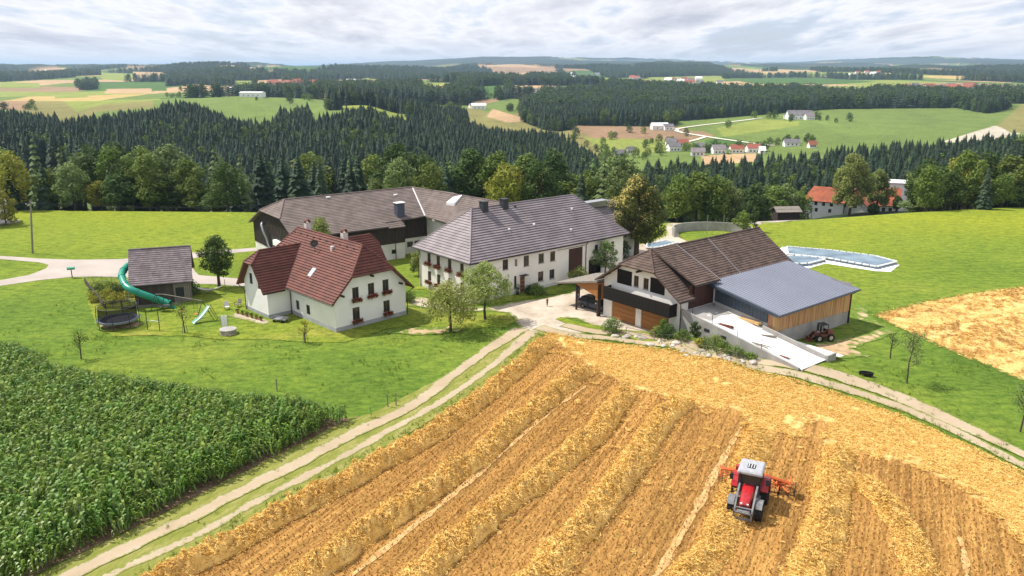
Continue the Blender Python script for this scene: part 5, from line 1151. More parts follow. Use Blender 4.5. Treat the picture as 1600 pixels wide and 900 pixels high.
# forest beyond: random points where the land cover says wood
def forest_points(y0, y1, dx, sd_, umar=60):
    q = np.random.default_rng(sd_); out = []
    ny = int((y1 - y0) / dx)
    for k in range(ny):
        y = y0 + (k + .5) * dx; hw = (800 + umar) / 1291 * y; n = int(2 * hw / dx); out.append(np.stack([np.linspace(-hw, hw, n), np.full(n, y)], -1))
    P = np.concatenate(out); P += q.uniform(-.95, .95, P.shape) * dx; c = cover(P[:, 0], P[:, 1]); P = P[c == WOOD]
    return P, q
P1, q1 = forest_points(330, 1000, 4.2, 21)
P2, q2 = forest_points(1000, 1900, 8.0, 22); P3, q3 = forest_points(1900, 4300, 15., 23)
Z1 = Hs(P1[:, 0], P1[:, 1])
fw1 = fbm(P1[:, 0] / 45, P1[:, 1] / 45, 3); bl = (fw1 > .54) & (q1.random(len(P1)) < .55) | (q1.random(len(P1)) < np.where(P1[:, 0] > 80, .22, .13))
S1 = q1.uniform(.74, 1.04, len(P1)) * (.85 + .3 * fbm(P1[:, 0] / 25, P1[:, 1] / 25, 2)) * np.where(bl, .85, 1)
order = np.argsort(P1[:, 1]); 
SPI = sorted(SPI, key=lambda a: a[1]); take = min(len(SPI), 230)
for x, y, z, s, r1 in SPI[:take]: tree('spruce_tree', (x, y), (SP + LA)[int(r1 * 5.99)], ST, s, r1 * 9, 'dark green spruce in the wooded slope behind the farm', group='spruces of the wooded slope behind the farm', z=z)
rest = SPI[take:]

def scatter(name, P, S_, var, meshes, label, sxy=None, kind='stuff'):
    """one object holding many instanced plants (geometry nodes)"""
    me = bpy.data.meshes.new(name); me.vertices.add(len(P)); me.vertices.foreach_set('co', P.astype(np.float32).ravel())
    a = me.attributes.new('scl', 'FLOAT', 'POINT'); a.data.foreach_set('value', S_.astype(np.float32)); a = me.attributes.new('rot', 'FLOAT', 'POINT'); a.data.foreach_set('value', (np.random.default_rng(3).random(len(P)) * 6.283).astype(np.float32))
    a = me.attributes.new('var', 'INT', 'POINT'); a.data.foreach_set('value', var.astype(np.int32))
    o = bpy.data.objects.new(name, me); COL.objects.link(o); tag(o, label, kind=kind)
    ng = bpy.data.node_groups.new(name, 'GeometryNodeTree'); ng.interface.new_socket('Geometry', in_out='INPUT', socket_type='NodeSocketGeometry'); ng.interface.new_socket('Geometry', in_out='OUTPUT', socket_type='NodeSocketGeometry')
    n = ng.nodes.new; l = ng.links.new; gi = n('NodeGroupInput'); go = n('NodeGroupOutput'); jo = n('GeometryNodeJoinGeometry'); l(jo.outputs[0], go.inputs[0])
    def na(nm, ty): x = n('GeometryNodeInputNamedAttribute'); x.data_type = ty; x.inputs['Name'].default_value = nm; return x.outputs['Attribute']
    sc, ro, va = na('scl', 'FLOAT'), na('rot', 'FLOAT'), na('var', 'INT'); cr = n('ShaderNodeCombineXYZ'); l(ro, cr.inputs[2])
    for k, src in enumerate(meshes):
        so = bpy.data.objects.new(name + '_source', src)
        oi = n('GeometryNodeObjectInfo'); oi.inputs['Object'].default_value = so; oi.inputs['As Instance'].default_value = True
        cm = n('FunctionNodeCompare'); cm.data_type = 'INT'; cm.operation = 'EQUAL'; l(va, cm.inputs[2]); cm.inputs[3].default_value = k
        ip = n('GeometryNodeInstanceOnPoints'); l(gi.outputs[0], ip.inputs['Points']); l(cm.outputs[0], ip.inputs['Selection']); l(oi.outputs['Geometry'], ip.inputs['Instance']); l(cr.outputs[0], ip.inputs['Rotation']); l(sc, ip.inputs['Scale']); l(ip.outputs[0], jo.inputs[0])
    md = o.modifiers.new('scatter', 'NODES'); md.node_group = ng
    return o
BWf = [crown_mesh('crown', 90 + k, 16, 5.6, 800, 1.15, [leaf_dark, leaf_dark, leaf_mid][k], z0=.05, lobes=14) for k in range(3)]
SPf = [spruce_mesh(140 + k, 20, 3.0, 10, 8) for k in range(3)]
V_, S_, T_ = [], [], []
for x, y, z, s, r1 in rest: V_.append((x, y, z)); S_.append(s); T_.append(int(r1 * 3.99))
for (x, y), z, s, b in zip(P1, Z1, S1, bl): V_.append((x, y, z)); S_.append(s); T_.append((4 + int(fbm(np.array([x * 3.1]), np.array([y * 2.7]), 1)[0] * 2.99)) if b else int((x * 7.3 + y * 3.1) % 3.99))
for x, y, z, s, r1 in FB: V_.append((x, y, z)); S_.append(s); T_.append(4 + int(r1 * 2.99))
scatter('spruce_forest', np.array(V_), np.array(S_), np.array(T_), SP + BWf, 'dark spruce forest with scattered broadleaf trees covering the hill behind the farm')
V_ = np.concatenate([P2, P3]); Zf = Hs(V_[:, 0], V_[:, 1]) - 1; q = np.random.default_rng(9); sc_ = np.concatenate([q.uniform(.9, 1.15, len(P2)) * 1.15, q.uniform(.75, 1.05, len(P3)) * 1.3])
vv = np.where(q.random(len(V_)) < .22, 3, q.integers(0, 3, len(V_)))
fat = [spruce_mesh(150 + k, 19, 4.6, 8, 8) for k in range(3)] + [crown_mesh('crown', 97, 16, 6.5, 420, 1.9, leaf_dark, z0=.03, lobes=14)]
scatter('distant_forest', np.column_stack([V_, Zf]), sc_, vv, fat, 'distant dark woods on the hills beyond the valley')
print('trees', len(P1), len(P2), len(P3), 'ind', bl_ind, take)
# hedges and single trees in the far country
q = np.random.default_rng(77); V_ = []
for (u, v, n, wd) in ((38, 170, 9, 8), (470, 158, 10, 20), (458, 150, 8, 12), (390, 150, 10, 20), (430, 140, 20, 60), (1138, 200, 1, 0), (1280, 187, 9, 18), (1215, 186, 5, 14), (1262, 222, 4, 5), (1215, 226, 4, 5), (1240, 226, 3, 4), (990, 218, 9, 25), (1030, 224, 5, 10), (800, 172, 8, 9), (788, 152, 8, 16), (845, 147, 5, 10), (960, 244, 10, 14), (1000, 246, 9, 12), (1080, 236, 7, 10), (1115, 238, 5, 8), (1150, 240, 4, 8), (1170, 235, 4, 8), (300, 150, 22, 22), (520, 140, 18, 25), (1480, 145, 20, 50), (1080, 132, 20, 60), (700, 170, 8, 12)):
    x, y = far_at(u, v, 520); 
    for k in range(n): a, b = x + q.normal() * wd, y + q.normal() * wd * 1.2; V_.append((a, b, H(a, b) - .5))
V_ = np.array(V_); scatter('field_trees', V_, q.uniform(.35, .8, len(V_)), q.integers(0, 2, len(V_)), [crown_mesh('crown', 110 + k, 13, 6.0, 500, 1.1, [leaf_dark, leaf_mid][k], z0=.03, lobes=12) for k in range(2)], 'scattered trees and hedges among the far fields')

# ------------------------------------------------------------------ garden and yard trees
def garden_tree(name, u, v, h, r, m, label, n=5000, leaf=.24, lobes=18, z0=.2, trunk_r=.16, lobe_r=.33, seed=0, limbs=7, spread=.4, topw=.8, gold=None, droop=0, cat='tree', group=None):
    x, y = atg(u, v); return tree(name, (x, y), crown_mesh('crown', seed, h, r, n, leaf, m, z0, lobes, lobe_r, topw, gold, droop), trunk_mesh('trunk', h, trunk_r, seed, limbs, z0, spread), label=label, cat=cat, group=group)
garden_tree('apple_tree', 704, 519, 6.0, 4.1, leaf_apple, 'apple tree with an umbrella crown on the lawn right of the red roofed house', 5200, .22, 24, .32, .15, .27, 1, 9, .42, droop=.5)
garden_tree('apple_tree', 758, 499, 7.3, 3.4, leaf_apple, 'taller apple tree at the lawn edge by the yard', 5200, .22, 24, .30, .15, .28, 2, 9, .35, droop=.3)
garden_tree('walnut_tree', 343, 449, 7.6, 2.7, leaf_dark, 'dark green fruit tree between the wooden shed and the red roofed house', 5200, .24, 22, .22, .2, .30, 3, 7, .38, droop=.15)
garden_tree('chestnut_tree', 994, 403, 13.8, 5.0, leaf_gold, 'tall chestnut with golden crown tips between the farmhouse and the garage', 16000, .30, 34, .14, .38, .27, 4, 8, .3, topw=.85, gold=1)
garden_tree('fruit_tree', 945, 432, 5.6, 2.2, leaf_grey, 'small pale tree in front of the farmhouse barn gate end', 2600, .22, 16, .15, .1, .30, 5)
garden_tree('shrub', 907, 446, 3.0, 1.5, leaf_olive, 'light green bush beside the carport and barn gate', 1500, .2, 10, .02, .07, .4, 6, cat='shrub')
garden_tree('bushy_tree', 504, 424, 8.6, 2.3, leaf_apple, 'round light green tree between the red roof and the dark barn', 5000, .24, 20, .05, .15, .33, 7)
garden_tree('shrub', 655, 432, 4.2, 1.6, leaf_olive, 'climbing green bush at the corner of the long farmhouse', 2400, .22, 12, .02, .07, .35, 8, cat='shrub')
garden_tree('shrub', 640, 472, 1.5, .9, leaf_mid, 'small round box bush at the corner of the red roofed house', 1500, .12, 10, .02, .05, .5, 9, cat='shrub')
garden_tree('shrub', 672, 424, 2.2, 1.6, leaf_olive, 'pale bush under the barn windows', 900, .2, 10, .02, .05, .45, 10, cat='shrub')
garden_tree('shrub', 838, 461, 1.5, 1.3, leaf_mid, 'low green bush right of the ochre front door', 1400, .15, 10, .02, .05, .45, 11, cat='shrub')
garden_tree('shrub', 826, 460, 1.2, .9, leaf_dark, 'dark low bush by the door bench', 900, .14, 8, .02, .05, .45, 12, cat='shrub')
garden_tree('shrub', 846, 460, 1.1, .9, leaf_grey, 'pale flowering bush along the farmhouse wall', 900, .14, 8, .02, .05, .45, 13, cat='shrub')
garden_tree('shrub', 300, 460, 2.2, 1.3, leaf_dark, 'dark bush at the right side of the wooden shed', 1200, .16, 9, .02, .06, .45, 14, cat='shrub')
garden_tree('shrub', 10, 352, 7.0, 2.6, leaf_lime, 'bright yellow green bush beside the small house at the left edge', 2200, .3, 14, .02, .12, .35, 15, cat='shrub')
garden_tree('fruit_tree', 975, 405, 3.2, 1.2, leaf_dark, 'small dark bush at the foot of the chestnut', 900, .2, 9, .02, .06, .45, 16, cat='shrub')
garden_tree('young_tree', 1160, 366, 4.4, 1.8, leaf_mid, 'young tree at the right end of the round tank', 1300, .24, 12, .2, .08, .35, 17)
garden_tree('young_tree', 1177, 362, 5.2, .8, leaf_dark, 'slim dark young tree beside the lane', 800, .22, 9, .1, .06, .5, 18)
# nearly bare young trees and staked saplings
def bare_tree(u, v, h, label, seed, n=350, stake=False, m=None, name='young_tree'):
    x, y = atg(u, v); q = random.Random(seed); e_ = empty(name, (x, y, H(x, y)), 0, label, 'tree'); mb = MB(); tips = []
    mb.tube([(0, 0, 0), (q.uniform(-.1, .1), 0, h * .4), (q.uniform(-.2, .2), 0, h * .7), (0, 0, h)], [.075, .06, .045, .012], 6)
    for i in range(15):
        a = q.uniform(0, 6.28); z = h * q.uniform(.32, .9); L = h * q.uniform(.16, .36) * (1.25 - z / h); p = (L * cos(a), L * sin(a), z + L * 1.0); mb.tube([(0, 0, z), (p[0] * .5, p[1] * .5, z + L * .35), p], [.03, .02, .007], 4); tips += [p, tuple(Vector(p) * .8 + Vector((0, 0, z * .18)))]
        for j in range(2): b = a + q.uniform(-1, 1); mb.tube([(p[0] * .5, p[1] * .5, z + L * .35), (p[0] * .5 + L * .45 * cos(b), p[1] * .5 + L * .45 * sin(b), z + L * .8)], [.016, .006], 4); tips.append((p[0] * .5 + L * .45 * cos(b), p[1] * .5 + L * .45 * sin(b), z + L * .8))
    mb.obj('trunk', bark, e_); r = np.random.default_rng(seed); T = np.array(tips); P = T[r.integers(0, len(T), n)] + r.normal(size=(n, 3)) * h * .055
    leafcloud('crown', P, .15, r, m or leaf_grey, e_, tint=r.random(n))
    if stake:
        for a in (0, 2.1, 4.2): MB().tube([(.35 * cos(a), .35 * sin(a), 0), (.18 * cos(a), .18 * sin(a), 1.25)], .035, 5).obj('stake', wood_grey, e_)
bare_tree(1417, 599, 5.4, 'thin young tree on the grass strip right of the barn', 1, 900)
bare_tree(1594, 675, 4.0, 'crooked little tree at the right picture edge', 2, 200)
bare_tree(1391, 560, 3.0, 'tiny bare sapling left of the thin young tree', 3, 90)
bare_tree(289, 521, 3.7, 'staked sapling in front of the swing set', 4, 260, True, leaf_mid)
bare_tree(477, 536, 2.5, 'staked sapling in front of the red roofed house', 5, 240, True, leaf_lime)
bare_tree(127, 561, 3.2, 'small fruit tree at the edge of the maize', 6, 300, False, leaf_mid)
# garden along the ramp: shrubs and stones
q = random.Random(5)
for i, (u, v, h, r, mm, lb) in enumerate(((956, 520, 1.9, 1.3, leaf_grey, 'greyish bush left of the wooden garden rail'), (1035, 528, 2.3, .8, leaf_mid, 'slim green bush in front of the second garage door'), (1043, 531, 1.7, 1.3, leaf_dark, 'dark bush between the garage doors and the garden wall'), (1085, 528, 1.9, .7, leaf_dark, 'small dark conifer against the ramp wall'), (1066, 532, 1.2, 1.0, leaf_mid, 'low bush left of the small conifer'), (1105, 545, 1.2, 1.2, leaf_grey, 'low grey cushion bush below the drain openings'), (1130, 551, 1.2, 1.1, leaf_mid, 'low green bush near the middle of the ramp wall'), (1150, 556, 1.0, .9, leaf_grey, 'pale bush near the end of the ramp garden'), (1025, 527, 1.3, .9, leaf_olive, 'pale olive bush by the garden rail'), (1118, 541, 1.3, .8, leaf_olive, 'yellowish plant against the ramp wall'), (1093, 541, .8, .8, leaf_lime, 'lime green cushion plant among the garden stones'), (1172, 561, .6, .8, leaf_mid, 'last low plant at the foot of the ramp wall'))):
    garden_tree('shrub', u, v, h, r, mm, lb, int(500 * r * h + 300), .15, 9, .02, .05, .45, 30 + i, cat='shrub', group='shrubs of the ramp garden')
for i in range(34):
    t = i / 33; u = 960 + 225 * t + q.uniform(-5, 5); v = 523 + 42 * t ** 1.0 + q.uniform(-4, 6); x, y = atg(u, v); s = q.uniform(.22, .5)
    bm = bmesh.new(); bmesh.ops.create_icosphere(bm, subdivisions=2, radius=s)
    for vv in bm.verts: vv.co *= 1 + .28 * (vnoise(np.array([vv.co.x * 4 + i]), np.array([vv.co.y * 4 + vv.co.z * 3]))[0] - .5)
    me = bpy.data.meshes.new('garden_stone'); bm.to_mesh(me); bm.free(); me.materials.append(stone_m); o = bpy.data.objects.new('garden_stone', me); COL.objects.link(o); o.location = (x, y, H(x, y) + s * .15); o.scale = (1.2, .9, .6); o.rotation_euler = (0, 0, q.uniform(0, 3)); tag(o, 'pale rounded stone in the garden strip below the ramp wall', 'stone', 'garden stones below the ramp wall')
def fence(name, pts, h, gap, label, m, rails=(.9,), cat='fence', pale=0, post=.045):
    e_ = empty(name, (0, 0, 0), 0, label, cat); c = spline(pts, gap) if len(pts) > 2 else np.array([np.array(pts[0]) + (np.array(pts[1]) - np.array(pts[0])) * t for t in np.linspace(0, 1, max(2, int(hypot(pts[1][0] - pts[0][0], pts[1][1] - pts[0][1]) / gap)))])
    e_.location = (c[0][0], c[0][1], 0)
    me = MB().tube([(0, 0, 0), (0, 0, h)], post, 5).mesh('post', m)
    for x, y in c: o = bpy.data.objects.new('post', me); COL.objects.link(o); o.parent = e_; o.location = (x - c[0][0], y - c[0][1], H(x, y))
    for z in rails: MB().tube([(x - c[0][0], y - c[0][1], H(x, y) + h * z) for x, y in c], post * .7, 4).obj('rail', m, e_)
    if pale:
        mb = MB()
        for i in range(len(c) - 1):
            k = max(1, int(hypot(*(c[i + 1] - c[i])) / pale))
            for j in range(k): x, y = c[i] + (c[i + 1] - c[i]) * j / k - c[0]; mb.box(x - .015, y - .015, .05, x + .015, y + .015, h * .98)
        mb.obj('pale', m, e_, kind='stuff')
    return e_
fence('garden_rail', [atg(978, 523), atg(1022, 532)], .95, 1.6, 'low wooden rail between garage yard and shrubs', wood_grey, (.95, .5))
fence('wire_fence', [atg(1022, 533), atg(1090, 547), atg(1150, 563)], .9, 2.4, 'thin wire fence in front of the ramp garden', rail_metal, (.9,), post=.02)
fence('garden_fence', [atg(163, 482), atg(148, 464), atg(133, 444)], 1.05, 1.5, 'dark picket fence on the left side of the vegetable garden', wood_grey, (.9, .2), pale=.13)
fence('garden_fence', [atg(133, 444), atg(160, 442), atg(190, 443)], 1.0, 1.6, 'dark picket fence along the back of the vegetable garden', wood_grey, (.9, .2), pale=.16)
fence('garden_fence', [atg(163, 482), atg(190, 481), atg(217, 478)], 1.05, 1.3, 'dark picket fence in front of the vegetable garden behind the trampoline', wood_grey, (.9, .2), pale=.13)
for i in range(26):
    u = 150 + (i % 7) * 10 + rnd.uniform(-3, 3); v = 452 + (i // 7) * 6.6 + rnd.uniform(-2, 2); garden_tree('vegetable_plant', u, v, rnd.uniform(.6, 1.3), rnd.uniform(.6, 1.0), [leaf_mid, leaf_dark, leaf_lime, leaf_lime][i // 7], 'leafy %s plant in the fenced vegetable garden' % ['mid green', 'dark green', 'pale lime', 'yellow green'][i // 7], 420, .16, 7, .02, .03, .5, 60 + i, cat='plant', group='vegetable garden plants, row %s' % ['back', 'second', 'third', 'front'][i // 7])

# ------------------------------------------------------------------ maize
def maize_plant(seed, h=2.5):
    q = random.Random(seed); V, Fc, T, M = [], [], [], []
    def quad(a, b, c, d, t, m=0): i = len(V); V.extend([a, b, c, d]); Fc.append((i, i + 1, i + 2, i + 3)); T.append(t); M.append(m)
    for k in range(2): a = k * 1.57 + .3; quad((-.02 * cos(a), -.02 * sin(a), 0), (.02 * cos(a), .02 * sin(a), 0), (.012 * cos(a), .012 * sin(a), h), (-.012 * cos(a), -.012 * sin(a), h), .3)
    n = 11
    for i in range(n):
        z = h * (.12 + .80 * i / n); a = (i % 2) * pi + q.uniform(-.7, .7); L = (.92 - .45 * abs(i / n - .45)) * q.uniform(.75, 1.15); w_ = .10; ca, sa = cos(a), sin(a); rise = .62 * L; t = q.uniform(0, .5) + .2 * (i > 8)
        P = [(0, z), (L * .35, z + rise), (L * .72, z + rise * .85), (L, z + rise * .1 - .1)]; W = [w_ * .5, w_, w_ * .8, .012]
        for j in range(3):
            (r0, z0), (r1, z1) = P[j], P[j + 1]; quad((r0 * ca - W[j] * sa, r0 * sa + W[j] * ca, z0), (r0 * ca + W[j] * sa, r0 * sa - W[j] * ca, z0), (r1 * ca + W[j + 1] * sa, r1 * sa - W[j + 1] * ca, z1), (r1 * ca - W[j + 1] * sa, r1 * sa + W[j + 1] * ca, z1), t)
    for k in range(5): a = k * 1.3; quad((0, 0, h - .05), (.015, .015, h - .05), (.14 * cos(a) + .012, .14 * sin(a), h + .28), (.14 * cos(a), .14 * sin(a) + .012, h + .28), 1.)
    return from_np('maize', np.array(V), np.array(Fc), maize_m, link=False, tint=np.array(T))
maize_m = mat('maize leaves', (.062, .165, .015), (.11, .24, .026), .6, .34, rnd_v=.28, transl=.3, tint=(.26, .36, .06), spec=.6)
mzp = np.array(MZ); lo, hi = mzp.min(0), mzp.max(0); lo[0] = max(lo[0], -75); lo[1] = max(lo[1], 24)
q = np.random.default_rng(31); xd = np.array([WDIR.x, WDIR.y]); xn = np.array([WDIR.y, -WDIR.x])
A, B = np.meshgrid(np.arange(-40, 130, .36), np.arange(-140, 40, .8)); Pm = A.ravel()[:, None] * xd + B.ravel()[:, None] * xn; Pm += q.normal(size=Pm.shape) * .06
k = inpoly(Pm[:, 0], Pm[:, 1], MZ) & (Pm[:, 1] > 26) & (Pm[:, 0] > -.80 * Pm[:, 1] - 6); Pm = Pm[k]
ed = edge_dist(Pm, MZ); hgt = (.82 + .22 * fbm(Pm[:, 0] / 5, Pm[:, 1] / 5, 3)) * np.clip(.62 + ed / 5, .6, 1) * q.uniform(.78, 1.14, len(Pm))
u_, v_ = proj(Pm[:, 0], Pm[:, 1], 0 * Pm[:, 0]); hgt = np.where((u_ > 520) & (v_ < 645), hgt * .55, hgt)
scatter('maize_field', np.column_stack([Pm, 0 * ed + .02]), hgt * .97, q.integers(0, 4, len(Pm)), [maize_plant(i) for i in range(4)], 'dense green maize field in rows at the lower left')
print('maize', len(Pm))

# ------------------------------------------------------------------ windrows of straw
straw_m = mat('cut wheat straw', (.76, .48, .13), (.90, .63, .22), 1.2, .85, tint=(.46, .255, .065), bump=.8, bscale=9, spec=.1, transl=.0)
def slivers(P, n_dir, L, wd, r, dz=.25):
    n = len(P); a = r.uniform(0, 2 * pi, n); d = np.stack([np.cos(a), np.sin(a), r.normal(0, dz, n)], -1); d /= np.linalg.norm(d, axis=1)[:, None]
    s = np.cross(d, r.normal(size=(n, 3))); s /= np.linalg.norm(s, axis=1)[:, None]; l_ = (L * (.5 + r.random(n)))[:, None] / 2; w_ = wd / 2
    return np.stack([P - d * l_ - s * w_, P - d * l_ * .2 + s * w_ * 1.6, P + d * l_ + s * w_, P + d * l_ * .3 - s * w_ * 1.6], 1).reshape(-1, 3)
WN = ['first windrow beside the grassy track', 'second windrow from the grassy track', 'third windrow from the grassy track', 'fourth windrow, widest, in the middle of the field', 'windrow the tractor is raking', 'windrow right of the tractor', 'short curved windrow at the far right of the field']
WW = [1.0, 1.0, 1.05, 1.15, 1.1, 1.3, .95]; WH_ = [.8, .85, .85, .85, .65, .8, .5]
for i, c in enumerate(WRW):
    r = np.random.default_rng(100 + i); ds = .16; L = np.concatenate([[0], np.cumsum(np.hypot(*np.diff(c, axis=0).T))]); s = np.arange(0, L[-1], ds); cc = np.stack([np.interp(s, L, c[:, 0]), np.interp(s, L, c[:, 1])], -1)
    d = np.gradient(cc, axis=0); d /= np.hypot(d[:, 0], d[:, 1])[:, None]; nr = np.stack([-d[:, 1], d[:, 0]], -1); tt = np.linspace(-1, 1, 17); wv = WW[i] * (.85 + .35 * fbm(s / 2.2, s * 0 + i, 3)); end = np.clip(np.minimum(s, L[-1] - s) / 2.5, .05, 1) ** .5
    off = (fbm(s / 2.5, s * 0 + 20 + i, 3) - .5) * .7
    XY = cc[:, None, :] + nr[:, None, :] * (tt[None, :, None] * wv[:, None, None] + off[:, None, None])
    prof = np.clip(1 - tt ** 2, 0, 1) ** .8; clump = fbm(XY[..., 0] * 1.1, XY[..., 1] * 1.1, 3); fine = fbm(XY[..., 0] * 4.5, XY[..., 1] * 4.5, 3)
    Z = (WH_[i] * prof[None] * (.25 + 1.45 * clump) * (.35 + 1.3 * fine)) * end[:, None] + .02; Z[:, 0] = Z[:, -1] = .02
    n, m = Z.shape; idx = np.arange(n * m).reshape(n, m); Q = np.stack([idx[:-1, :-1], idx[1:, :-1], idx[1:, 1:], idx[:-1, 1:]], -1).reshape(-1, 4)
    V = np.concatenate([XY, (Z + Hs(XY[..., 0], XY[..., 1]))[..., None]], -1).reshape(-1, 3)
    near = np.clip((70 - c[:, 1].mean()) / 30, .4, 1); ns = int(L[-1] * 850)
    k = r.integers(0, n, ns); t = np.where(r.random(ns) < .5, r.uniform(-1.05, 1.05, ns), np.clip(r.normal(0, .5, ns), -1.15, 1.15)); o_ = off[k]; P2_ = cc[k] + nr[k] * (t * wv[k] + o_)[:, None]; ti = np.clip(((t + 1) / 2 * 16), 0, 16).astype(int); zz = np.where(np.abs(t) < 1, Z[k, ti], .04) + r.uniform(-.02, .14, ns)
    SV = slivers(np.column_stack([P2_, zz + Hs(P2_[:, 0], P2_[:, 1])]), None, .36, .026, r, .35)
    Q2 = np.arange(len(SV)).reshape(-1, 4) + len(V); tintv = np.concatenate([np.clip(.55 - 1.5 * (clump[:-1, :-1] - .3), 0, .6).ravel(), np.clip(r.random(len(Q2)) * 1.1 - .35, 0, 1)])
    from_np('straw_windrow', np.concatenate([V, SV]), np.concatenate([Q, Q2]), straw_m, tint=tintv, smooth_=False, label='golden straw ' + WN[i], category=None) if 0 else tag(from_np('straw_windrow', np.concatenate([V, SV]), np.concatenate([Q, Q2]), straw_m, tint=tintv), 'golden straw ' + WN[i], 'windrow', 'straw windrows in the stubble field')
# loose straw over the headland
r = np.random.default_rng(300); hw_ = np.array(HEADW); P = r.uniform(hw_.min(0), hw_.max(0), (330000, 2)); fw_ = fbm(P[:, 0] * .9, P[:, 1] * .9, 4); sa = straw_attr(P)
P = P[inpoly(P[:, 0], P[:, 1], field_w) & (fw_ + sa * .55 > .74)][:130000]
V = slivers(np.column_stack([P, Hs(P[:, 0], P[:, 1]) + .04 + .16 * np.clip(fbm(P[:, 0] * .9, P[:, 1] * .9, 3), 0, 1)]), None, .38, .024, r, .15)
tag(from_np('loose_straw', V, np.arange(len(V)).reshape(-1, 4), straw_m, tint=np.clip(r.random(len(V) // 4) * 1.1 - .4, 0, 1)), 'loose golden straw lying over the headland of the field', kind='stuff')
f2a = np.array(F2W); P = r.uniform(f2a.min(0), f2a.max(0), (60000, 2)); P = P[inpoly(P[:, 0], P[:, 1], F2W) & (fbm(P[:, 0] * .35 - P[:, 1] * .65, P[:, 0] * .04, 3) > .5)]
V = slivers(np.column_stack([P, Hs(P[:, 0], P[:, 1]) + .08]), None, .5, .04, r, .15); tag(from_np('loose_straw', V, np.arange(len(V)).reshape(-1, 4), straw_m, tint=r.random(len(V) // 4) * .6), 'straw lying on the second stubble field on the right', kind='stuff')

# short stubble standing in drilled rows between the windrows
stub_m = mat('standing stubble', (.50, .29, .09), (.62, .38, .13), 1.2, .9, tint=(.36, .20, .06), spec=.1)
r = np.random.default_rng(777); A, B = np.meshgrid(np.arange(-10, 85, .17), np.arange(-60, 60, .34)); P = A.ravel()[:, None] * xd + B.ravel()[:, None] * xn + r.normal(size=(A.size, 2)) * [.05, .05]; u_, v_ = proj(P[:, 0], P[:, 1], 0 * P[:, 0])
k = (u_ > -20) & (u_ < 1620) & (v_ < 930) & (P[:, 1] > 30) & (r.random(len(P)) < .8); P = P[k]; P = P[inpoly(P[:, 0], P[:, 1], field_w) & ~inpoly(P[:, 0], P[:, 1], HEADW)][:110000]
h_ = r.uniform(.08, .2, len(P)); a = r.uniform(0, 6.28, len(P)); dx_, dy_ = np.cos(a) * .05, np.sin(a) * .05; lx_, ly_ = r.normal(0, .07, len(P)), r.normal(0, .07, len(P))
V = np.stack([np.column_stack([P[:, 0] - dx_, P[:, 1] - dy_, .03 + 0 * a]), np.column_stack([P[:, 0] + dx_, P[:, 1] + dy_, .03 + 0 * a]), np.column_stack([P[:, 0] + dx_ * .6 + lx_, P[:, 1] + dy_ * .6 + ly_, .03 + h_]), np.column_stack([P[:, 0] - dx_ * .6 + lx_, P[:, 1] - dy_ * .6 + ly_, .03 + h_])], 1).reshape(-1, 3)
tag(from_np('wheat_stubble', V, np.arange(len(V)).reshape(-1, 4), stub_m, tint=r.random(len(P))), 'short wheat stubble standing in rows between the windrows', kind='stuff')
# grass tufts at the edges and in the rough meadow
grass_m = mat('grass blades', (.16, .26, .03), (.24, .32, .04), 1.5, .7, rnd_v=.3, transl=.25, tint=(.30, .27, .09), spec=.2)
def tuft(seed, h=.28, n=9, spread=.12):
    q = random.Random(seed); V, Fc, T = [], [], []
    for i in range(n):
        a = q.uniform(0, 6.28); x, y = spread * q.random() * cos(a), spread * q.random() * sin(a); l_ = h * q.uniform(.6, 1.2); b = q.uniform(0, 6.28); i0 = len(V); w_ = .018
        V += [(x - w_ * sin(b), y + w_ * cos(b), 0), (x + w_ * sin(b), y - w_ * cos(b), 0), (x + l_ * .5 * cos(b), y + l_ * .5 * sin(b), l_), (x + l_ * .5 * cos(b), y + l_ * .5 * sin(b), l_ * .98)]; Fc.append((i0, i0 + 1, i0 + 2, i0 + 3)); T.append(q.random() * .8 if q.random() < .3 else 0)
    return from_np('tuft', np.array(V), np.array(Fc), grass_m, link=False, tint=np.array(T))
tf = [tuft(i) for i in range(3)]
r = np.random.default_rng(401); P = r.uniform((-60, 28), (75, 100), (60000, 2)); u_, v_ = proj(P[:, 0], P[:, 1], 0 * P[:, 0]); 
inm = inpoly(P[:, 0], P[:, 1], MZ) | inpoly(P[:, 0], P[:, 1], field_w) | inpoly(P[:, 0], P[:, 1], F2W) | inpoly(P[:, 0], P[:, 1], px(yard_px)) | inpoly(P[:, 0], P[:, 1], px(lawn_px)); vg = inpoly(P[:, 0], P[:, 1], verge_w)
lx = (P[:, 0] - GO[0]) * cos(GA) + (P[:, 1] - GO[1]) * sin(GA); ly = -(P[:, 0] - GO[0]) * sin(GA) + (P[:, 1] - GO[1]) * cos(GA)
bld = (lx > -8) & (lx < 28) & (ly > -1) & (ly < 24); c = fbm(P[:, 0] / 3, P[:, 1] / 3, 3); ed = edge_dist(P, field_w)
rut = np.zeros(len(P), bool)
k = ~inm & ~bld & (u_ > -60) & (u_ < 1660) & ((c > .62) & (r.random(len(P)) < .35) | (ed < .9)) & (~vg | (ed < .8) | (r.random(len(P)) < .25)); P = P[k]
scatter('grass_tufts', np.column_stack([P, Hs(P[:, 0], P[:, 1]) + .03]), r.uniform(.6, 1.3, len(P)), r.integers(0, 3, len(P)), tf, 'taller grass tufts along the field edges and in the meadow')

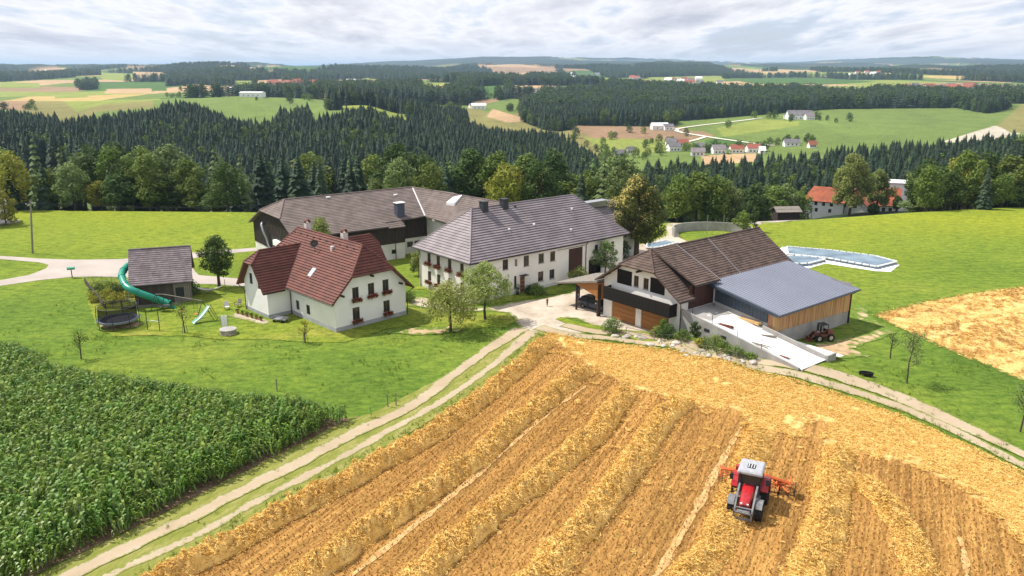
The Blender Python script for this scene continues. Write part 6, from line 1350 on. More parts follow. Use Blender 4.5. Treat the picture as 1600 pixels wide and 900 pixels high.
# ------------------------------------------------------------------ wooden shed with tube slide
SO, SA = (-48.8, 98.9), radians(19)
def shed():
    h = empty('shed', (*SO, 0), SA, 'old weathered wooden shed with a grey tiled roof used as playhouse', 'shed')
    W, D, E, R = 6.7, 7.0, 3.1, 6.7; yr = D / 2
    m = MB(); wall(m, (0, 0), (W, 0), E, [(4.9, .7, 5.8, 2.0)]); wall(m, (W, 0), (W, D), [(0, E), (yr, R - .2), (D, E)]); wall(m, (W, D), (0, D), E); wall(m, (0, D), (0, 0), [(0, E), (yr, R - .2), (D, E)]); m.obj('wall', mat('dark shed boards', (.03, .024, .02)), h)
    me = MB().box(.03, -.05, 0, 4.65, -.01, .27).mesh('plank', shed_wood)
    for k in range(11): o = bpy.data.objects.new('plank', me); COL.objects.link(o); o.parent = h; o.location = (0, -.012 * (k % 2), .05 + k * .278)
    for k in range(8):
        x = 4.7 + k * .25
        if 4.85 < x < 5.75: MB().box(x, -.05, 2.02, x + .23, -.01, 3.05).obj('plank', wood_grey, h); MB().box(x, -.05, .05, x + .23, -.01, .68).obj('plank', wood_grey, h)
        else: MB().box(x, -.05, .05, x + .23, -.01 - .01 * (k % 2), 3.05).obj('plank', wood_grey, h)
    for k in range(27):
        y = k * .26; MB().box(W + .01, y, .05, W + .045 + .01 * (k % 2), y + .24, E + (R - .3 - E) * (1 - abs(y + .12 - yr) / yr)).obj('plank', wood_grey, h)
    MB().box(4.9, .1, .7, 5.8, .14, 2.0).obj('shed_opening', dark_metal, h)
    r = MB(); z0 = E - .25; roof_plane(r, [(-.5, -.55, z0), (W + .45, -.55, z0), (W + .45, yr, R), (-.5, yr, R)], .33, .05); roof_plane(r, [(W + .45, D + .55, z0), (-.5, D + .55, z0), (-.5, yr, R), (W + .45, yr, R)], .33, .05)
    roof = r.obj('roof', [shed_tile, mauve_riser], h); ridge_caps(roof, [((-.5, yr, R), (W + .45, yr, R))], .1, shed_tile)
    gutter(h, (-.5, -.62, z0 - .06), (W + .45, -.62, z0 - .06))
    b = MB(); b.box(-1.6, -1.3, 0, 5.5, -1.2, .35); b.obj('sandpit_board', wood_grey, h)
shed()
pts = [(214, 416, 4.6), (203, 414, 4.5), (195, 420, 4.25), (190, 429, 3.9), (192, 438, 3.5), (197, 447, 3.05), (206, 453, 2.7), (218, 458, 2.25), (232, 463, 1.75), (246, 468, 1.2), (258, 472, .8), (266, 474.5, .6)]
P = [Vector((*at(u, v, z), z)) for u, v, z in pts]; base = P[-1].copy(); e_ = empty('tube_slide', (base.x, base.y, 0), 0, 'green enclosed tube slide curling down from the wooden shed', 'slide')
Q_ = spline([tuple(p - Vector((base.x, base.y, 0))) for p in P], .25); MB().tube([tuple(p) for p in Q_], .44, 16, caps=False).obj('tube', slide_green, e_, smooth_=True)
for k in range(6, len(Q_) - 2, 7):
    a, b = Vector(Q_[k]), Vector(Q_[k + 1]); d = (b - a).normalized() * .05; MB().tube([a - d, a + d], .49, 16).obj('flange', slide_green, e_)
for k in (int(len(Q_) * .3), int(len(Q_) * .62)): p = Vector(Q_[k]); MB().tube([(p.x, p.y, 0), (p.x, p.y, p.z - .4)], .05, 6).obj('support_post', rail_metal, e_)
p = Vector(Q_[-1]); d = (Vector(Q_[-1]) - Vector(Q_[-3])).normalized(); m = MB(); m.loft([[p + Vector((-.1, 0, 0)) + d * t + Vector((0.3 * math.sin(a) * -d.y * 1.4, .3 * math.sin(a) * d.x * 1.4, -.42 + .12 * (1 - cos(a)))) for a in [-1.5 + 3 * i / 8 for i in range(9)]] for t in (0, .8)], caps=False); m.obj('run_out', slide_green, e_)
# trampoline
tx, ty = at(186, 509); e_ = empty('trampoline', (tx, ty, 0), 0, 'round trampoline with black safety net on the lawn', 'trampoline'); Rr = 2.25
ring = lambda R_, z, n=32: [(R_ * cos(2 * pi * i / n), R_ * sin(2 * pi * i / n), z) for i in range(n + 1)]
MB().prism([(x, y) for x, y, z in ring(Rr * .86, 0)[:-1]], .86, .89).obj('jumping_mat', mat_blue, e_); m = MB(); 
m.loft([ring(Rr * .86, .9)[:-1], ring(Rr * .86, .96)[:-1], ring(Rr * 1.02, .95)[:-1], ring(Rr * 1.02, .86)[:-1]], caps=False); m.obj('padding', mat('blue grey padding', (.12, .15, .2), rough=.6), e_)
MB().tube(ring(Rr, .82), .04, 6, caps=False).obj('frame', rail_metal, e_); MB().tube(ring(Rr, 2.55), .04, 5, caps=False).obj('net_ring', dark_metal, e_)
nm = bpy.data.materials.new('safety net'); nm.use_nodes = True; t_ = nm.node_tree; t_.nodes.clear(); o_ = t_.nodes.new('ShaderNodeOutputMaterial'); p_ = t_.nodes.new('ShaderNodeBsdfDiffuse'); p_.inputs[0].default_value = (.012, .012, .014, 1); tr_ = t_.nodes.new('ShaderNodeBsdfTransparent'); ms_ = t_.nodes.new('ShaderNodeMixShader'); ms_.inputs[0].default_value = .68; t_.links.new(p_.outputs[0], ms_.inputs[2]); t_.links.new(tr_.outputs[0], ms_.inputs[1]); t_.links.new(ms_.outputs[0], o_.inputs[0])
m = MB(); m.loft([ring(Rr * .93, .95)[:-1], ring(Rr * .93, 2.5)[:-1]], caps=False); m.obj('safety_net', nm, e_)
for k in range(8):
    a = 2 * pi * k / 8 + .2; x, y = Rr * 1.05 * cos(a), Rr * 1.05 * sin(a); MB().tube([(x, y, 0), (x * 1.02, y * 1.02, 1.3), (x * .97, y * .97, 2.58)], .04, 6).obj('pole', dark_metal, e_)
sheet('dirt_patch', [(tx + 2.5 * cos(a), ty + 2.3 * sin(a)) for a in np.linspace(0, 6.1, 20)], .1, dirt_m, 'worn round patch under the trampoline', .1, .6, 1.)
x, y = at(217, 498); MB().tube([(0, 0, 0), (-.6, .2, .9)], .03, 5).tube([(.4, .2, 0), (-.2, .4, .9)], .03, 5).tube([(.2, .1, .3), (-.0, .3, .6)], .03, 5).obj('ladder', rail_metal, loc=(x, y, 0), label='small metal ladder leaning at the trampoline', cat='ladder')
# pull-up bar
def bar(pa, pb, h, hb, lab):
    a, b = at(*pa), at(*pb); e_ = empty('gymnastics_bar', (*a, 0), 0, lab, 'bar'); d = (b[0] - a[0], b[1] - a[1])
    MB().tube([(0, 0, 0), (0, 0, h)], .045, 6).obj('post', dark_metal, e_); MB().tube([(*d, 0), (*d, h)], .045, 6).obj('post', dark_metal, e_); MB().tube([(0, 0, hb), (*d, hb)], .03, 6).obj('crossbar', frame_white, e_)
bar((231, 516), (250, 518), 2.5, 1.25, 'gymnastics bar with white crossbar between two dark posts')
# climbing frame / nest swing
def swing():
    a, b = at(242, 487), at(322, 500)
    e_ = empty('swing_set', (*a, 0), 0, 'green metal swing set frame with a round nest swing', 'swing set'); 
    for (u, v, zt_, du) in ((246, 487, 2.3, 5), (261, 486, 2.3, 5)):
        x, y = at(u, v); x -= a[0]; y -= a[1]; MB().tube([(x - .75, y - .3, 0), (x, y, zt_)], .045, 6).obj('leg', green_tube, e_); MB().tube([(x + .75, y + .3, 0), (x, y, zt_)], .045, 6).obj('leg', green_tube, e_)
    c = Vector((1.2, .1, .75)); MB().tube([c + Vector((.8 * cos(t), .5 * sin(t), 0)) for t in np.linspace(0, 2 * pi, 18)], .05, 6).obj('nest_ring', dark_metal, e_)
    MB().prism([(c.x + .74 * cos(t), c.y + .45 * sin(t)) for t in np.linspace(0, 6, 16)], .70, .73).obj('nest_seat', dark_metal, e_)
    x2, y2 = at(319, 498); x2 -= a[0]; y2 -= a[1]; MB().tube([(.3, 0, 2.3), (1.3, 0, 2.3), (x2, y2, 2.3)], .05, 6).obj('top_beam', wood_grey, e_)
    for s in (-1, 1): MB().tube([(x2 + s * .6, y2 + s * .9, 0), (x2, y2, 2.3)], .05, 6).obj('leg', green_tube, e_)
    MB().tube([(x2 - .6, y2 - .9, .05), (x2 + .6, y2 + .9, .05)], .04, 5).obj('base_bar', green_tube, e_)
    for i, (u, v) in enumerate(((276, 499), (300, 502))):
        x, y = at(u, v); x -= a[0]; y -= a[1]; t = (x - .3) / (x2 - .3); yy = t * y2
        for s in (-.22, .22): MB().tube([(x + s, yy, .5), (x + s, yy, 2.28)], .015, 4).obj('rope', dark_metal, e_)
        MB().box(x - .28, yy - .14, .45, x + .28, yy + .14, .52).obj('swing_seat', orange_plastic, e_)
swing()
a = at(302, 507); b = at(318, 488, .0); e_ = empty('slide', (*a, 0), 0, 'small pale mint green garden slide with a steel ladder', 'slide'); top = Vector((1.35, 1.9, 1.75)); m = MB()
rows = []
for t in np.linspace(0, 1, 9): p = Vector((0, 0, .15)).lerp(top, t) + Vector((0, 0, -.25 * sin(pi * t))); sd_ = Vector((top.y, -top.x, 0)).normalized(); rows.append([p - sd_ * .3 + Vector((0, 0, .18)), p - sd_ * .26, p + sd_ * .26, p + sd_ * .3 + Vector((0, 0, .18)), p + sd_ * .33 + Vector((0, 0, .12)), p + sd_ * .28 - Vector((0, 0, .05)), p - sd_ * .28 - Vector((0, 0, .05)), p - sd_ * .33 + Vector((0, 0, .12))])
m.loft(rows); m.obj('chute', slide_mint, e_)
for s in (-.3, .3): MB().tube([top + Vector((top.y, -top.x, 0)).normalized() * s + Vector((0, 0, .25)), Vector((1.9, 2.6, 0)) + Vector((top.y, -top.x, 0)).normalized() * s], .03, 5).obj('ladder_rail', dark_metal, e_)
for k in range(4): t = (k + 1) / 5; c = top.lerp(Vector((1.9, 2.6, 0)), t); sv = Vector((top.y, -top.x, 0)).normalized() * .3; MB().tube([c - sv, c + sv], .025, 5).obj('rung', dark_metal, e_)
# well, sun loungers, hammock, chairs
x, y = at(357, 522); e_ = empty('well', (x, y, 0), .2, 'low round stone well with a pale lid on the lawn', 'well'); nst = 12
for rw_ in range(2):
    for k in range(nst):
        a0, a1 = 2 * pi * (k + rw_ * .5) / nst + .02, 2 * pi * (k + 1 + rw_ * .5) / nst - .02; MB().prism([(.72 * cos(a0), .72 * sin(a0)), (.9 * cos(a0), .9 * sin(a0)), (.9 * cos(a1), .9 * sin(a1)), (.72 * cos(a1), .72 * sin(a1))], .02 + rw_ * .27, .27 + rw_ * .27).obj('stone', stone_m, e_)
MB().prism([(.97 * cos(t), .97 * sin(t)) for t in np.linspace(0, 2 * pi, 25)[:-1]], .56, .66).obj('lid', concrete, e_)
m = empty('white_panel_stand', (at(351, 514)[0], at(351, 514)[1], 0), .2, 'pair of pale upright boards standing behind the stone well', 'board')
for s in (-.3, .06): MB().box(s, -.03, .3, s + .32, .03, 1.65).obj('panel', white_m, m)
MB().box(-.35, -.05, 0, -.29, .05, 1.5).box(.39, -.05, 0, .45, .05, 1.5).obj('frame', rail_metal, m)
x, y = at(325, 460); e_ = empty('hammock', (x, y, 0), .0, 'pale hammock strung between the dark fruit tree and a pole', 'hammock')
m = MB(); m.loft([[(-2 + 4 * t, -.35 * sin(pi * t) - .05, 1.15 - .5 * sin(pi * t) + .06), (-2 + 4 * t, 0, 1.15 - .72 * sin(pi * t)), (-2 + 4 * t, .35 * sin(pi * t) + .05, 1.15 - .5 * sin(pi * t) + .06), (-2 + 4 * t, 0, 1.12 - .72 * sin(pi * t))] for t in np.linspace(0, 1, 12)]); m.obj('cloth', cloth_white, e_); MB().tube([(2.4, .1, 0), (2.4, .1, 2.1)], .04, 5).obj('pole', wood_grey, e_); MB().tube([(2, 0, 1.15), (2.4, .1, 1.5)], .015, 4).obj('rope', cloth_white, e_)
def chair(u, v, rz, lab, m_=cloth_white):
    x, y = at(u, v); e_ = empty('garden_chair', (x, y, 0), rz, lab, 'chair'); MB().box(-.3, -.3, .38, .3, .3, .44).obj('seat', m_, e_); MB().add([(-.3, .28, .44), (.3, .28, .44), (.3, .48, 1.0), (-.3, .48, 1.0), (-.3, .32, .44), (.3, .32, .44), (.3, .52, 1.0), (-.3, .52, 1.0)], [(0, 1, 2, 3), (7, 6, 5, 4), (0, 3, 7, 4), (1, 5, 6, 2), (3, 2, 6, 7)]).obj('backrest', m_, e_)
    for sx in (-.27, .27):
        for sy in (-.27, .27): MB().tube([(sx, sy, 0), (sx, sy, .4)], .025, 4).obj('leg', dark_metal, e_)
        MB().tube([(sx * 1.15, -.25, .44), (sx * 1.15, -.25, .64), (sx * 1.15, .3, .64)], .025, 4).obj('armrest', dark_metal, e_)
chair(355, 484, .5, 'pale garden chair on the lawn beside the house, the left one'); chair(372, 480, -.4, 'brownish garden chair on the lawn close to the house gable', wood_grey)
x, y = at(438, 503); e_ = empty('garden_trailer', (x, y, 0), radians(-15), 'small grey garden cart parked in the house corner', 'cart'); m = MB(); m.box(-.95, -.4, .35, .95, .4, .42); m.obj('bed', rail_metal, e_); m = MB(); m.box(-.95, -.42, .42, -.9, .42, .62); m.box(.9, -.42, .42, .95, .42, .62); m.box(-.9, .38, .42, .9, .42, .62); m.obj('rim', rail_metal, e_)
for s in (-.55, .55): MB().disc((s, -.45, .2), .05, .2, 'y', 14, .1).obj('wheel', tyre_m, e_); MB().disc((s, .45, .2), .05, .2, 'y', 14, .1).obj('wheel', tyre_m, e_)
for i in range(6):
    u, v = 372 + i * 7.2, 490.5 + i * 2.3; x, y = at(u, v); e_ = empty('potted_plant', (x, y, .1), 0, 'dark little potted plant, number %s in the row along the house gable' % ['one', 'two', 'three', 'four', 'five', 'six'][i], 'plant', 'potted plants along the house gable'); MB().loft([[(.13 * cos(a), .13 * sin(a), 0) for a in np.linspace(0, 5.5, 8)], [(.18 * cos(a), .18 * sin(a), .25) for a in np.linspace(0, 5.5, 8)]]).obj('pot', orange_tile, e_)
    rr_ = np.random.default_rng(i); leafcloud('leaves', rr_.normal(size=(120, 3)) * .13 + [0, 0, .4], .1, rr_, leaf_dark, e_, tint=rr_.random(120))
x, y = at(113, 434); e_ = empty('mailbox', (x, y, 0), .3, 'green letter box on a post beside the lane', 'letter box'); MB().tube([(0, 0, 0), (0, 0, 1.25)], .07, 6).obj('post', green_tube, e_); m = MB(); m.box(-.5, -.2, 1.25, .5, .2, 1.5); m.add([(-.55, -.25, 1.5), (.55, -.25, 1.5), (.55, .25, 1.5), (-.55, .25, 1.5), (-.55, 0, 1.66), (.55, 0, 1.66)], [(0, 1, 5, 4), (2, 3, 4, 5), (0, 4, 3), (1, 2, 5), (3, 2, 1, 0)]); m.obj('box', slide_green, e_)
x, y = at(1353, 586); e_ = empty('water_trough', (*atg(1353, 587), H(*atg(1353, 587))), -.3, 'black oval water trough in the grass by the track', 'trough'); ov = lambda a, b, z: [(a * cos(t), b * sin(t), z) for t in np.linspace(0, 2 * pi, 17)[:-1]]
MB().loft([ov(.62, .3, 0), ov(.72, .38, .38), ov(.64, .31, .38), ov(.55, .25, .08)], caps=True).obj('basin', net_black, e_)
# utility pole with wires
px0 = at(51, 396); e_ = empty('utility_pole', (*px0, 0), 0, 'weathered wooden utility pole carrying wires over the left meadow', 'utility pole'); th = (.9, .3, 8.9)
MB().tube([(0, 0, 0), th], [.17, .12], 8).obj('pole', wood_grey, e_); MB().tube([(th[0] - .6, th[1] - .5, th[2] - .7), (th[0] + .5, th[1] + .4, th[2] - .7)], .05, 5).obj('crossarm', wood_grey, e_)
for s in (-.55, .45): MB().tube([(th[0] + s, th[1] + s * .8, th[2] - .65), (th[0] + s, th[1] + s * .8, th[2] - .45)], .05, 6).obj('insulator', white_m, e_)
for k, s in enumerate((-.55, .45)):
    A_ = Vector(px0 + (0,)) + Vector((th[0] + s, th[1] + s * .8, th[2] - .45)); B_ = Vector((-30 + s, 152, 6.2)); pts = [A_.lerp(B_, t) - Vector((0, 0, 1.6 * sin(pi * t))) for t in np.linspace(0, 1, 20)]; MB().tube([p - A_ for p in pts], .022, 4).obj('overhead_wire', dark_metal, loc=A_, label='%s overhead wire running right from the utility pole' % ['rear', 'front'][k], cat='wire')
    C_ = Vector((-175, 150, 7.5)); pts = [A_.lerp(C_, t) - Vector((0, 0, 1.5 * sin(pi * t))) for t in np.linspace(0, 1, 14)]; MB().tube([p - A_ for p in pts], .022, 4).obj('overhead_wire', dark_metal, loc=A_, label='%s overhead wire running left from the utility pole' % ['rear', 'front'][k], cat='wire')

# ------------------------------------------------------------------ small house cut by the left edge, right edge farm
def simple_house(name, loc, rz, W, D, E, R, wm_, rm, label, cat='house', wins=((1, 1.0, .8, 1.2, 2.2, 3),), hip=0, parts=True, ch=False, z=None, over=.5, course=.5, group=None):
    """gabled house: W along x (ridge direction), D deep; wins rows: wall index, z, w, h, spacing, count"""
    x, y = loc; h = empty(name, (x, y, (H(x, y) if z is None else z)), rz, label, cat, group); m = MB(); holes = {0: [], 1: [], 2: [], 3: []}; lens = [W, D, W, D]
    for wi_, zz, ww, hh, sp_, n in wins:
        s0 = (lens[wi_] - (n - 1) * sp_ - ww) / 2
        for k in range(n): holes[wi_].append((s0 + k * sp_, zz, s0 + k * sp_ + ww, zz + hh))
    c = [(-W / 2, -D / 2), (W / 2, -D / 2), (W / 2, D / 2), (-W / 2, D / 2)]; g = (R - E) / (D / 2); gp = [(0, E), (D / 2, R - .1), (D, E)] if not hip else E
    for i in range(4):
        pr = E if i % 2 == 0 else gp; wall(m, c[i], c[(i + 1) % 4], pr, holes[i], z0=-3.0 if z is None else -1)
    m.obj('wall', wm_, h)
    for i in range(4):
        for hq in holes[i]: window(h, c[i], c[(i + 1) % 4], hq, mull=(0, 0) if not parts else (1, 0), sill=False, frame=frame_brown)
    r = MB(); o_ = over; ze = E - o_ * g * .6; hx = hip * D / 2
    roof_plane(r, [(-W / 2 - o_, -D / 2 - o_, ze), (W / 2 + o_, -D / 2 - o_, ze), (W / 2 + o_ - hx, 0, R), (-W / 2 - o_ + hx, 0, R)], course, .05); roof_plane(r, [(W / 2 + o_, D / 2 + o_, ze), (-W / 2 - o_, D / 2 + o_, ze), (-W / 2 - o_ + hx, 0, R), (W / 2 + o_ - hx, 0, R)], course, .05)
    if hip: roof_plane(r, [(-W / 2 - o_, D / 2 + o_, ze), (-W / 2 - o_, -D / 2 - o_, ze), (-W / 2 - o_ + hx, 0, R)], course, .05); roof_plane(r, [(W / 2 + o_, -D / 2 - o_, ze), (W / 2 + o_, D / 2 + o_, ze), (W / 2 + o_ - hx, 0, R)], course, .05)
    roof = r.obj('roof', [rm, rm], h)
    if ch: MB().box(W * .15, -.3 + .6, R - 1.2, W * .15 + .6, .9, R + .7).obj('chimney', chim_white, roof)
    return h
x, y = at(-8, 356); simple_house('house', (x - 5.4, y + 3.5), .15, 8, 8, 4.2, 7.6, plaster2, old_tile, 'corner of a small cream house with grey roof cut by the left edge', wins=((1, 1.2, .9, 1.1, 3, 2),), ch=True)
sheet('terrace', px([(0, 345), (30, 344), (32, 347), (5, 351), (-20, 352)]), .06, asphalt_m, 'pale terrace beside the small house at the left edge', .05, .8, 3.)
# orange roofed farm behind the right meadow
def bh(u, Y): return ((u - 800) / 1291 * Y * 1.02, Y)
zb = -15.5
simple_house('house', bh(1303, 250), radians(-30), 11.5, 8.5, 5.0, 8.8, plaster, orange_tile, 'white two storey house with an orange red roof behind the right meadow', wins=((3, 3.6, .9, 1.2, 3, 2), (0, 3.4, .9, 1.2, 2.3, 3), (0, 1.4, .9, 1.2, 4, 2)), hip=.5, z=zb, ch=False)
simple_house('house', bh(1345, 248), radians(60), 9, 9, 4.4, 8.0, plaster, orange_tile, 'white gabled wing with an orange red roof behind the willow', wins=((0, 1.4, 1.2, 1.3, 2.6, 2), (3, 3.2, 1., 1.2, 3, 2)), z=zb)
simple_house('house', bh(1373, 252), radians(5), 9, 8, 3.4, 7.0, plaster, orange_tile, 'lower white wing with an orange red roof right of the willow', wins=((0, 1.2, 1.2, 1.3, 2.6, 3),), z=zb)
simple_house('house', bh(1400, 252), radians(-25), 7, 7.5, 3.6, 8.2, plaster, orange_tile, 'small white house with a rusty red roof beside the flat roofed house', wins=((0, 1.3, 1.0, 1.2, 2.6, 2),), z=zb)
e_ = empty('house', (*bh(1429, 264), -14.5), radians(-22), 'white modern house with a flat pale roof behind the right meadow', 'house'); m = MB(); wall(m, (-5.5, -4), (5.5, -4), 7.2, [(2, 4.4, 3.2, 5.8)], z0=-3); wall(m, (5.5, -4), (5.5, 4), 7.2, z0=-3); wall(m, (5.5, 4), (-5.5, 4), 7.2); wall(m, (-5.5, 4), (-5.5, -4), 7.2, [(3, 4.4, 4.2, 5.8)], z0=-3); m.obj('wall', plaster, e_); window(e_, (-5.5, -4), (5.5, -4), (2, 4.4, 3.2, 5.8)); window(e_, (-5.5, 4), (-5.5, -4), (3, 4.4, 4.2, 5.8)); MB().box(-5.9, -4.4, 7.22, 5.9, 4.4, 7.5).obj('roof', white_m, e_); MB().box(3, 0, 7.51, 3.5, .5, 8.3).obj('chimney', chim_white, e_)
simple_house('hut', bh(1240, 185), .1, 5.2, 3.4, 1.4, 2.3, dark_wood, wood_grey, 'low dark wooden hut at the edge of the meadow left of the orange roofed house', 'hut', wins=(), z=-4.0, course=1)
def bigt(u, Y, vt, vb, kd, w_, lb, k, n=11000, droop=0):
    t = (450 - vt) / F; X_ = (u - 800) / F / (cp + t * sp) * Y; zt = CH + Y * (-sp + t * cp) / (cp + t * sp); z0 = H(X_, Y); hh = zt - z0
    tree('willow_tree' if droop else 'broadleaf_tree', (X_, Y), crown_mesh('crown', 200 + k, hh, w_, n, .48, kd, .14, 26, (.24 if droop else .3), droop=droop), trunk_mesh('trunk', hh, .35, k, 7, .15, .3), label=lb, z=z0)
bigt(1338, 232, 238, 335, leaf_olive, 7.6, 'big pale willow in front of the orange roofed house', 1, droop=.6)
bigt(1378, 236, 262, 335, leaf_olive, 5.2, 'second smaller willow right of the big pale willow', 2, 6000, droop=.5)
bigt(1404, 232, 306, 335, leaf_dark, 1.4, 'small dark conifer in front of the rusty red roof', 3, 1500)
bigt(1366, 228, 318, 335, leaf_dark, 1.8, 'dark hedge bush at the meadow edge under the willow', 4, 1500)
# ------------------------------------------------------------------ round slurry tank, silage clamps
e_ = empty('slurry_tank', (36.6, 143.0, 0), 0, 'curved pale concrete tank wall around a paved round yard behind the farm', 'tank'); n = 30
arc = [radians(-12 + 204 * i / n) for i in range(n + 1)]; rg = lambda a, R_, z: (R_ * cos(a), R_ * .72 * sin(a), z)
MB().loft([[rg(a, 7.3, -.1), rg(a, 7.3, 1.65), rg(a, 7.0, 1.65), rg(a, 7.0, -.1)] for a in arc]).obj('wall', concrete, e_)
for x in (-.6, 2.4): MB().tube([(x, 1.5, 0), (x, 1.5, 3.6)], .05, 5).obj('flag_post', rail_metal, e_)
sheet('silage_base', px([(1222, 386), (1300, 392), (1372, 402), (1406, 414), (1392, 425), (1368, 424), (1290, 412), (1262, 420), (1225, 418), (1200, 405)]), .04, slab_m, 'pale concrete base of the silage clamps', .1, .8, 3.)
def clamp(pp, h, lab):
    P = px(pp); c = np.mean(P, 0); n = len(P); ins = lambda k: [tuple(c + (np.array(p) - c) * k) for p in P]; e_ = empty('silage_clamp', (c[0], c[1], 0), 0, lab, 'silage clamp')
    m = MB(); rings = [[(x - c[0], y - c[1], z) for x, y in ins(k)] for k, z in ((1, .05), (.97, h * .7), (.9, h), (.5, h * 1.05))]; m.loft(rings); m.obj('film', tarp, e_, smooth_=False)
    sb = MB(); L = [np.array(p) for p in ins(.99)]
    me = MB().box(-.45, -.14, 0, .45, .14, .16).mesh('sandbag', tarp_edge)
    for i in range(n):
        a, b = L[i], L[(i + 1) % n]; k = max(1, int(np.hypot(*(b - a)) / 1.0))
        for j in range(k): p = a + (b - a) * (j + .5) / k; o = bpy.data.objects.new('sandbag', me); COL.objects.link(o); o.parent = e_; o.location = (p[0] - c[0], p[1] - c[1], .1 + h * .55); o.rotation_euler = (0, 0, atan2((b - a)[1], (b - a)[0]))
clamp([(1228, 389), (1300, 395), (1368, 404), (1402, 413), (1370, 421), (1292, 407), (1230, 401)], .5, 'long silage clamp under blue grey film right of the brown roof')
clamp([(1228, 404), (1265, 405), (1290, 409), (1262, 416), (1235, 416)], .5, 'short silage clamp under blue grey film next to the brown roof')
clamp([(1010, 384), (1040, 378), (1060, 381), (1030, 389), (1010, 390)], .25, 'small silage clamp under film by the chestnut')
# ------------------------------------------------------------------ far villages and farms
def farh(u, v, W, D, rz, E, R, rm, lab, wm_=plaster, n=3, ch=False, cat='house', group=None, y0=520):
    if cat == 'house' and E > 2: W *= .8; D *= .8; E = 2.6 + .5 * (E - 2.6); R = E + 2.8
    x, y = far_at(u, v, y0); return simple_house('house' if cat == 'house' else 'farm_building', (x, y), rz, W, D, E, R, wm_, rm, lab, cat, wins=((0, 1.0, 1.2, 1.3, W / (n + .6), n), (0, 3.6, 1.2, 1.2, W / (n + .6), n)) if E > 5.2 else ((0, .9, 1.2, 1.2, W / (n + .6), n),), parts=False, over=.5, course=1.2, group=group)
G_ = 'houses of the valley village'
farh(1052, 236, 12, 10, .2, 5.4, 9.5, far_roof_grey, 'leftmost tall house of the valley village with grey roof', group=G_); farh(1048, 228, 11, 9, -.1, 5.2, 9, far_roof_grey, 'upper left white house of the valley village', group=G_); farh(1066, 228, 11, 8, .1, 3, 6, far_roof_red, 'long low red roofed barn of the valley village', group=G_, n=2)
farh(1092, 234, 10, 9, -.1, 3.2, 6.5, far_roof_grey, 'grey roofed house behind the pale pink roofed village house', group=G_); farh(1090, 243, 12, 9, -.15, 3.4, 6.3, mauve_tile, 'house with a pale mauve roof at the left of the village row', group=G_)
farh(1122, 240, 12, 10, .05, 5.2, 8.0, mauve_tile, 'white two storey village house with a pale roof', group=G_); farh(1150, 239, 12, 10, .0, 4.6, 7.8, far_roof_red, 'red roofed village house left of the last one', group=G_); farh(1176, 238, 12, 11, .0, 4.8, 8.2, far_roof_red, 'last red roofed village house at the right of the row', group=G_); farh(1190, 240, 5, 6, .0, 3, 3.6, white_m, 'white garage beside the last village house', group=G_, n=1)
farh(1236, 228, 15, 9, -.05, 3.2, 6.3, far_roof_grey, 'grey roofed house alone right of the valley village'); farh(1268, 231, 7, 6, .1, 3, 5, far_roof_red, 'small red roofed cottage right of the village')
farh(968, 245, 10, 8, .2, 3.2, 6, far_roof_grey, 'grey roofed house among trees left of the village'); farh(985, 240, 7, 6, .2, 3, 5, far_roof_grey, 'pale small house among trees left of the village')
farh(1030, 202, 16, 10, .1, 4, 6.5, white_m, 'pale roofed barn at the forest edge', n=2, cat='barn'); farh(1044, 203, 9, 8, .1, 3.5, 6, far_roof_grey, 'smaller shed beside the pale roofed barn', n=2, cat='barn')
farh(1248, 186, 26, 13, -.05, 4.5, 9.5, far_roof_grey, 'big dark roofed farm in the middle of the large green field', n=5, cat='farm'); farh(1234, 185, 14, 10, .9, 4.5, 8.5, far_roof_grey, 'left wing of the farm in the large green field', n=3, cat='farm'); farh(1264, 187, 12, 9, .1, 5.5, 8.0, mauve_tile, 'white house at the right of the farm in the large green field')
farh(748, 170, 18, 11, .1, 4.5, 7, white_m, 'white roofed farm beside the far forest edge', n=3, cat='farm'); farh(738, 169, 10, 9, .4, 4, 7, far_roof_grey, 'small grey roofed house at the white roofed farm')
farh(825, 147, 34, 16, -.05, 5, 10, far_roof_grey, 'large dark roofed farm on the distant slope', n=5, cat='farm', y0=700); farh(810, 151, 14, 10, .5, 4.5, 8, far_roof_red, 'red roofed house beside the distant dark roofed farm', y0=700)
farh(395, 151, 28, 12, -.1, 5, 6, white_m, 'white hall above the far green field', n=4, cat='hall', y0=700); farh(372, 148, 16, 10, .2, 4, 7, far_roof_grey, 'grey roofed farmhouse left of the white hall', n=3, y0=700); farh(362, 141, 18, 12, .1, 4, 7, white_m, 'white roofed building behind the farmhouse on the hill', n=3, y0=900)
farh(1335, 336, 1, 1, 0, 1, 1, white_m, 'x') if 0 else None
vq = random.Random(12)
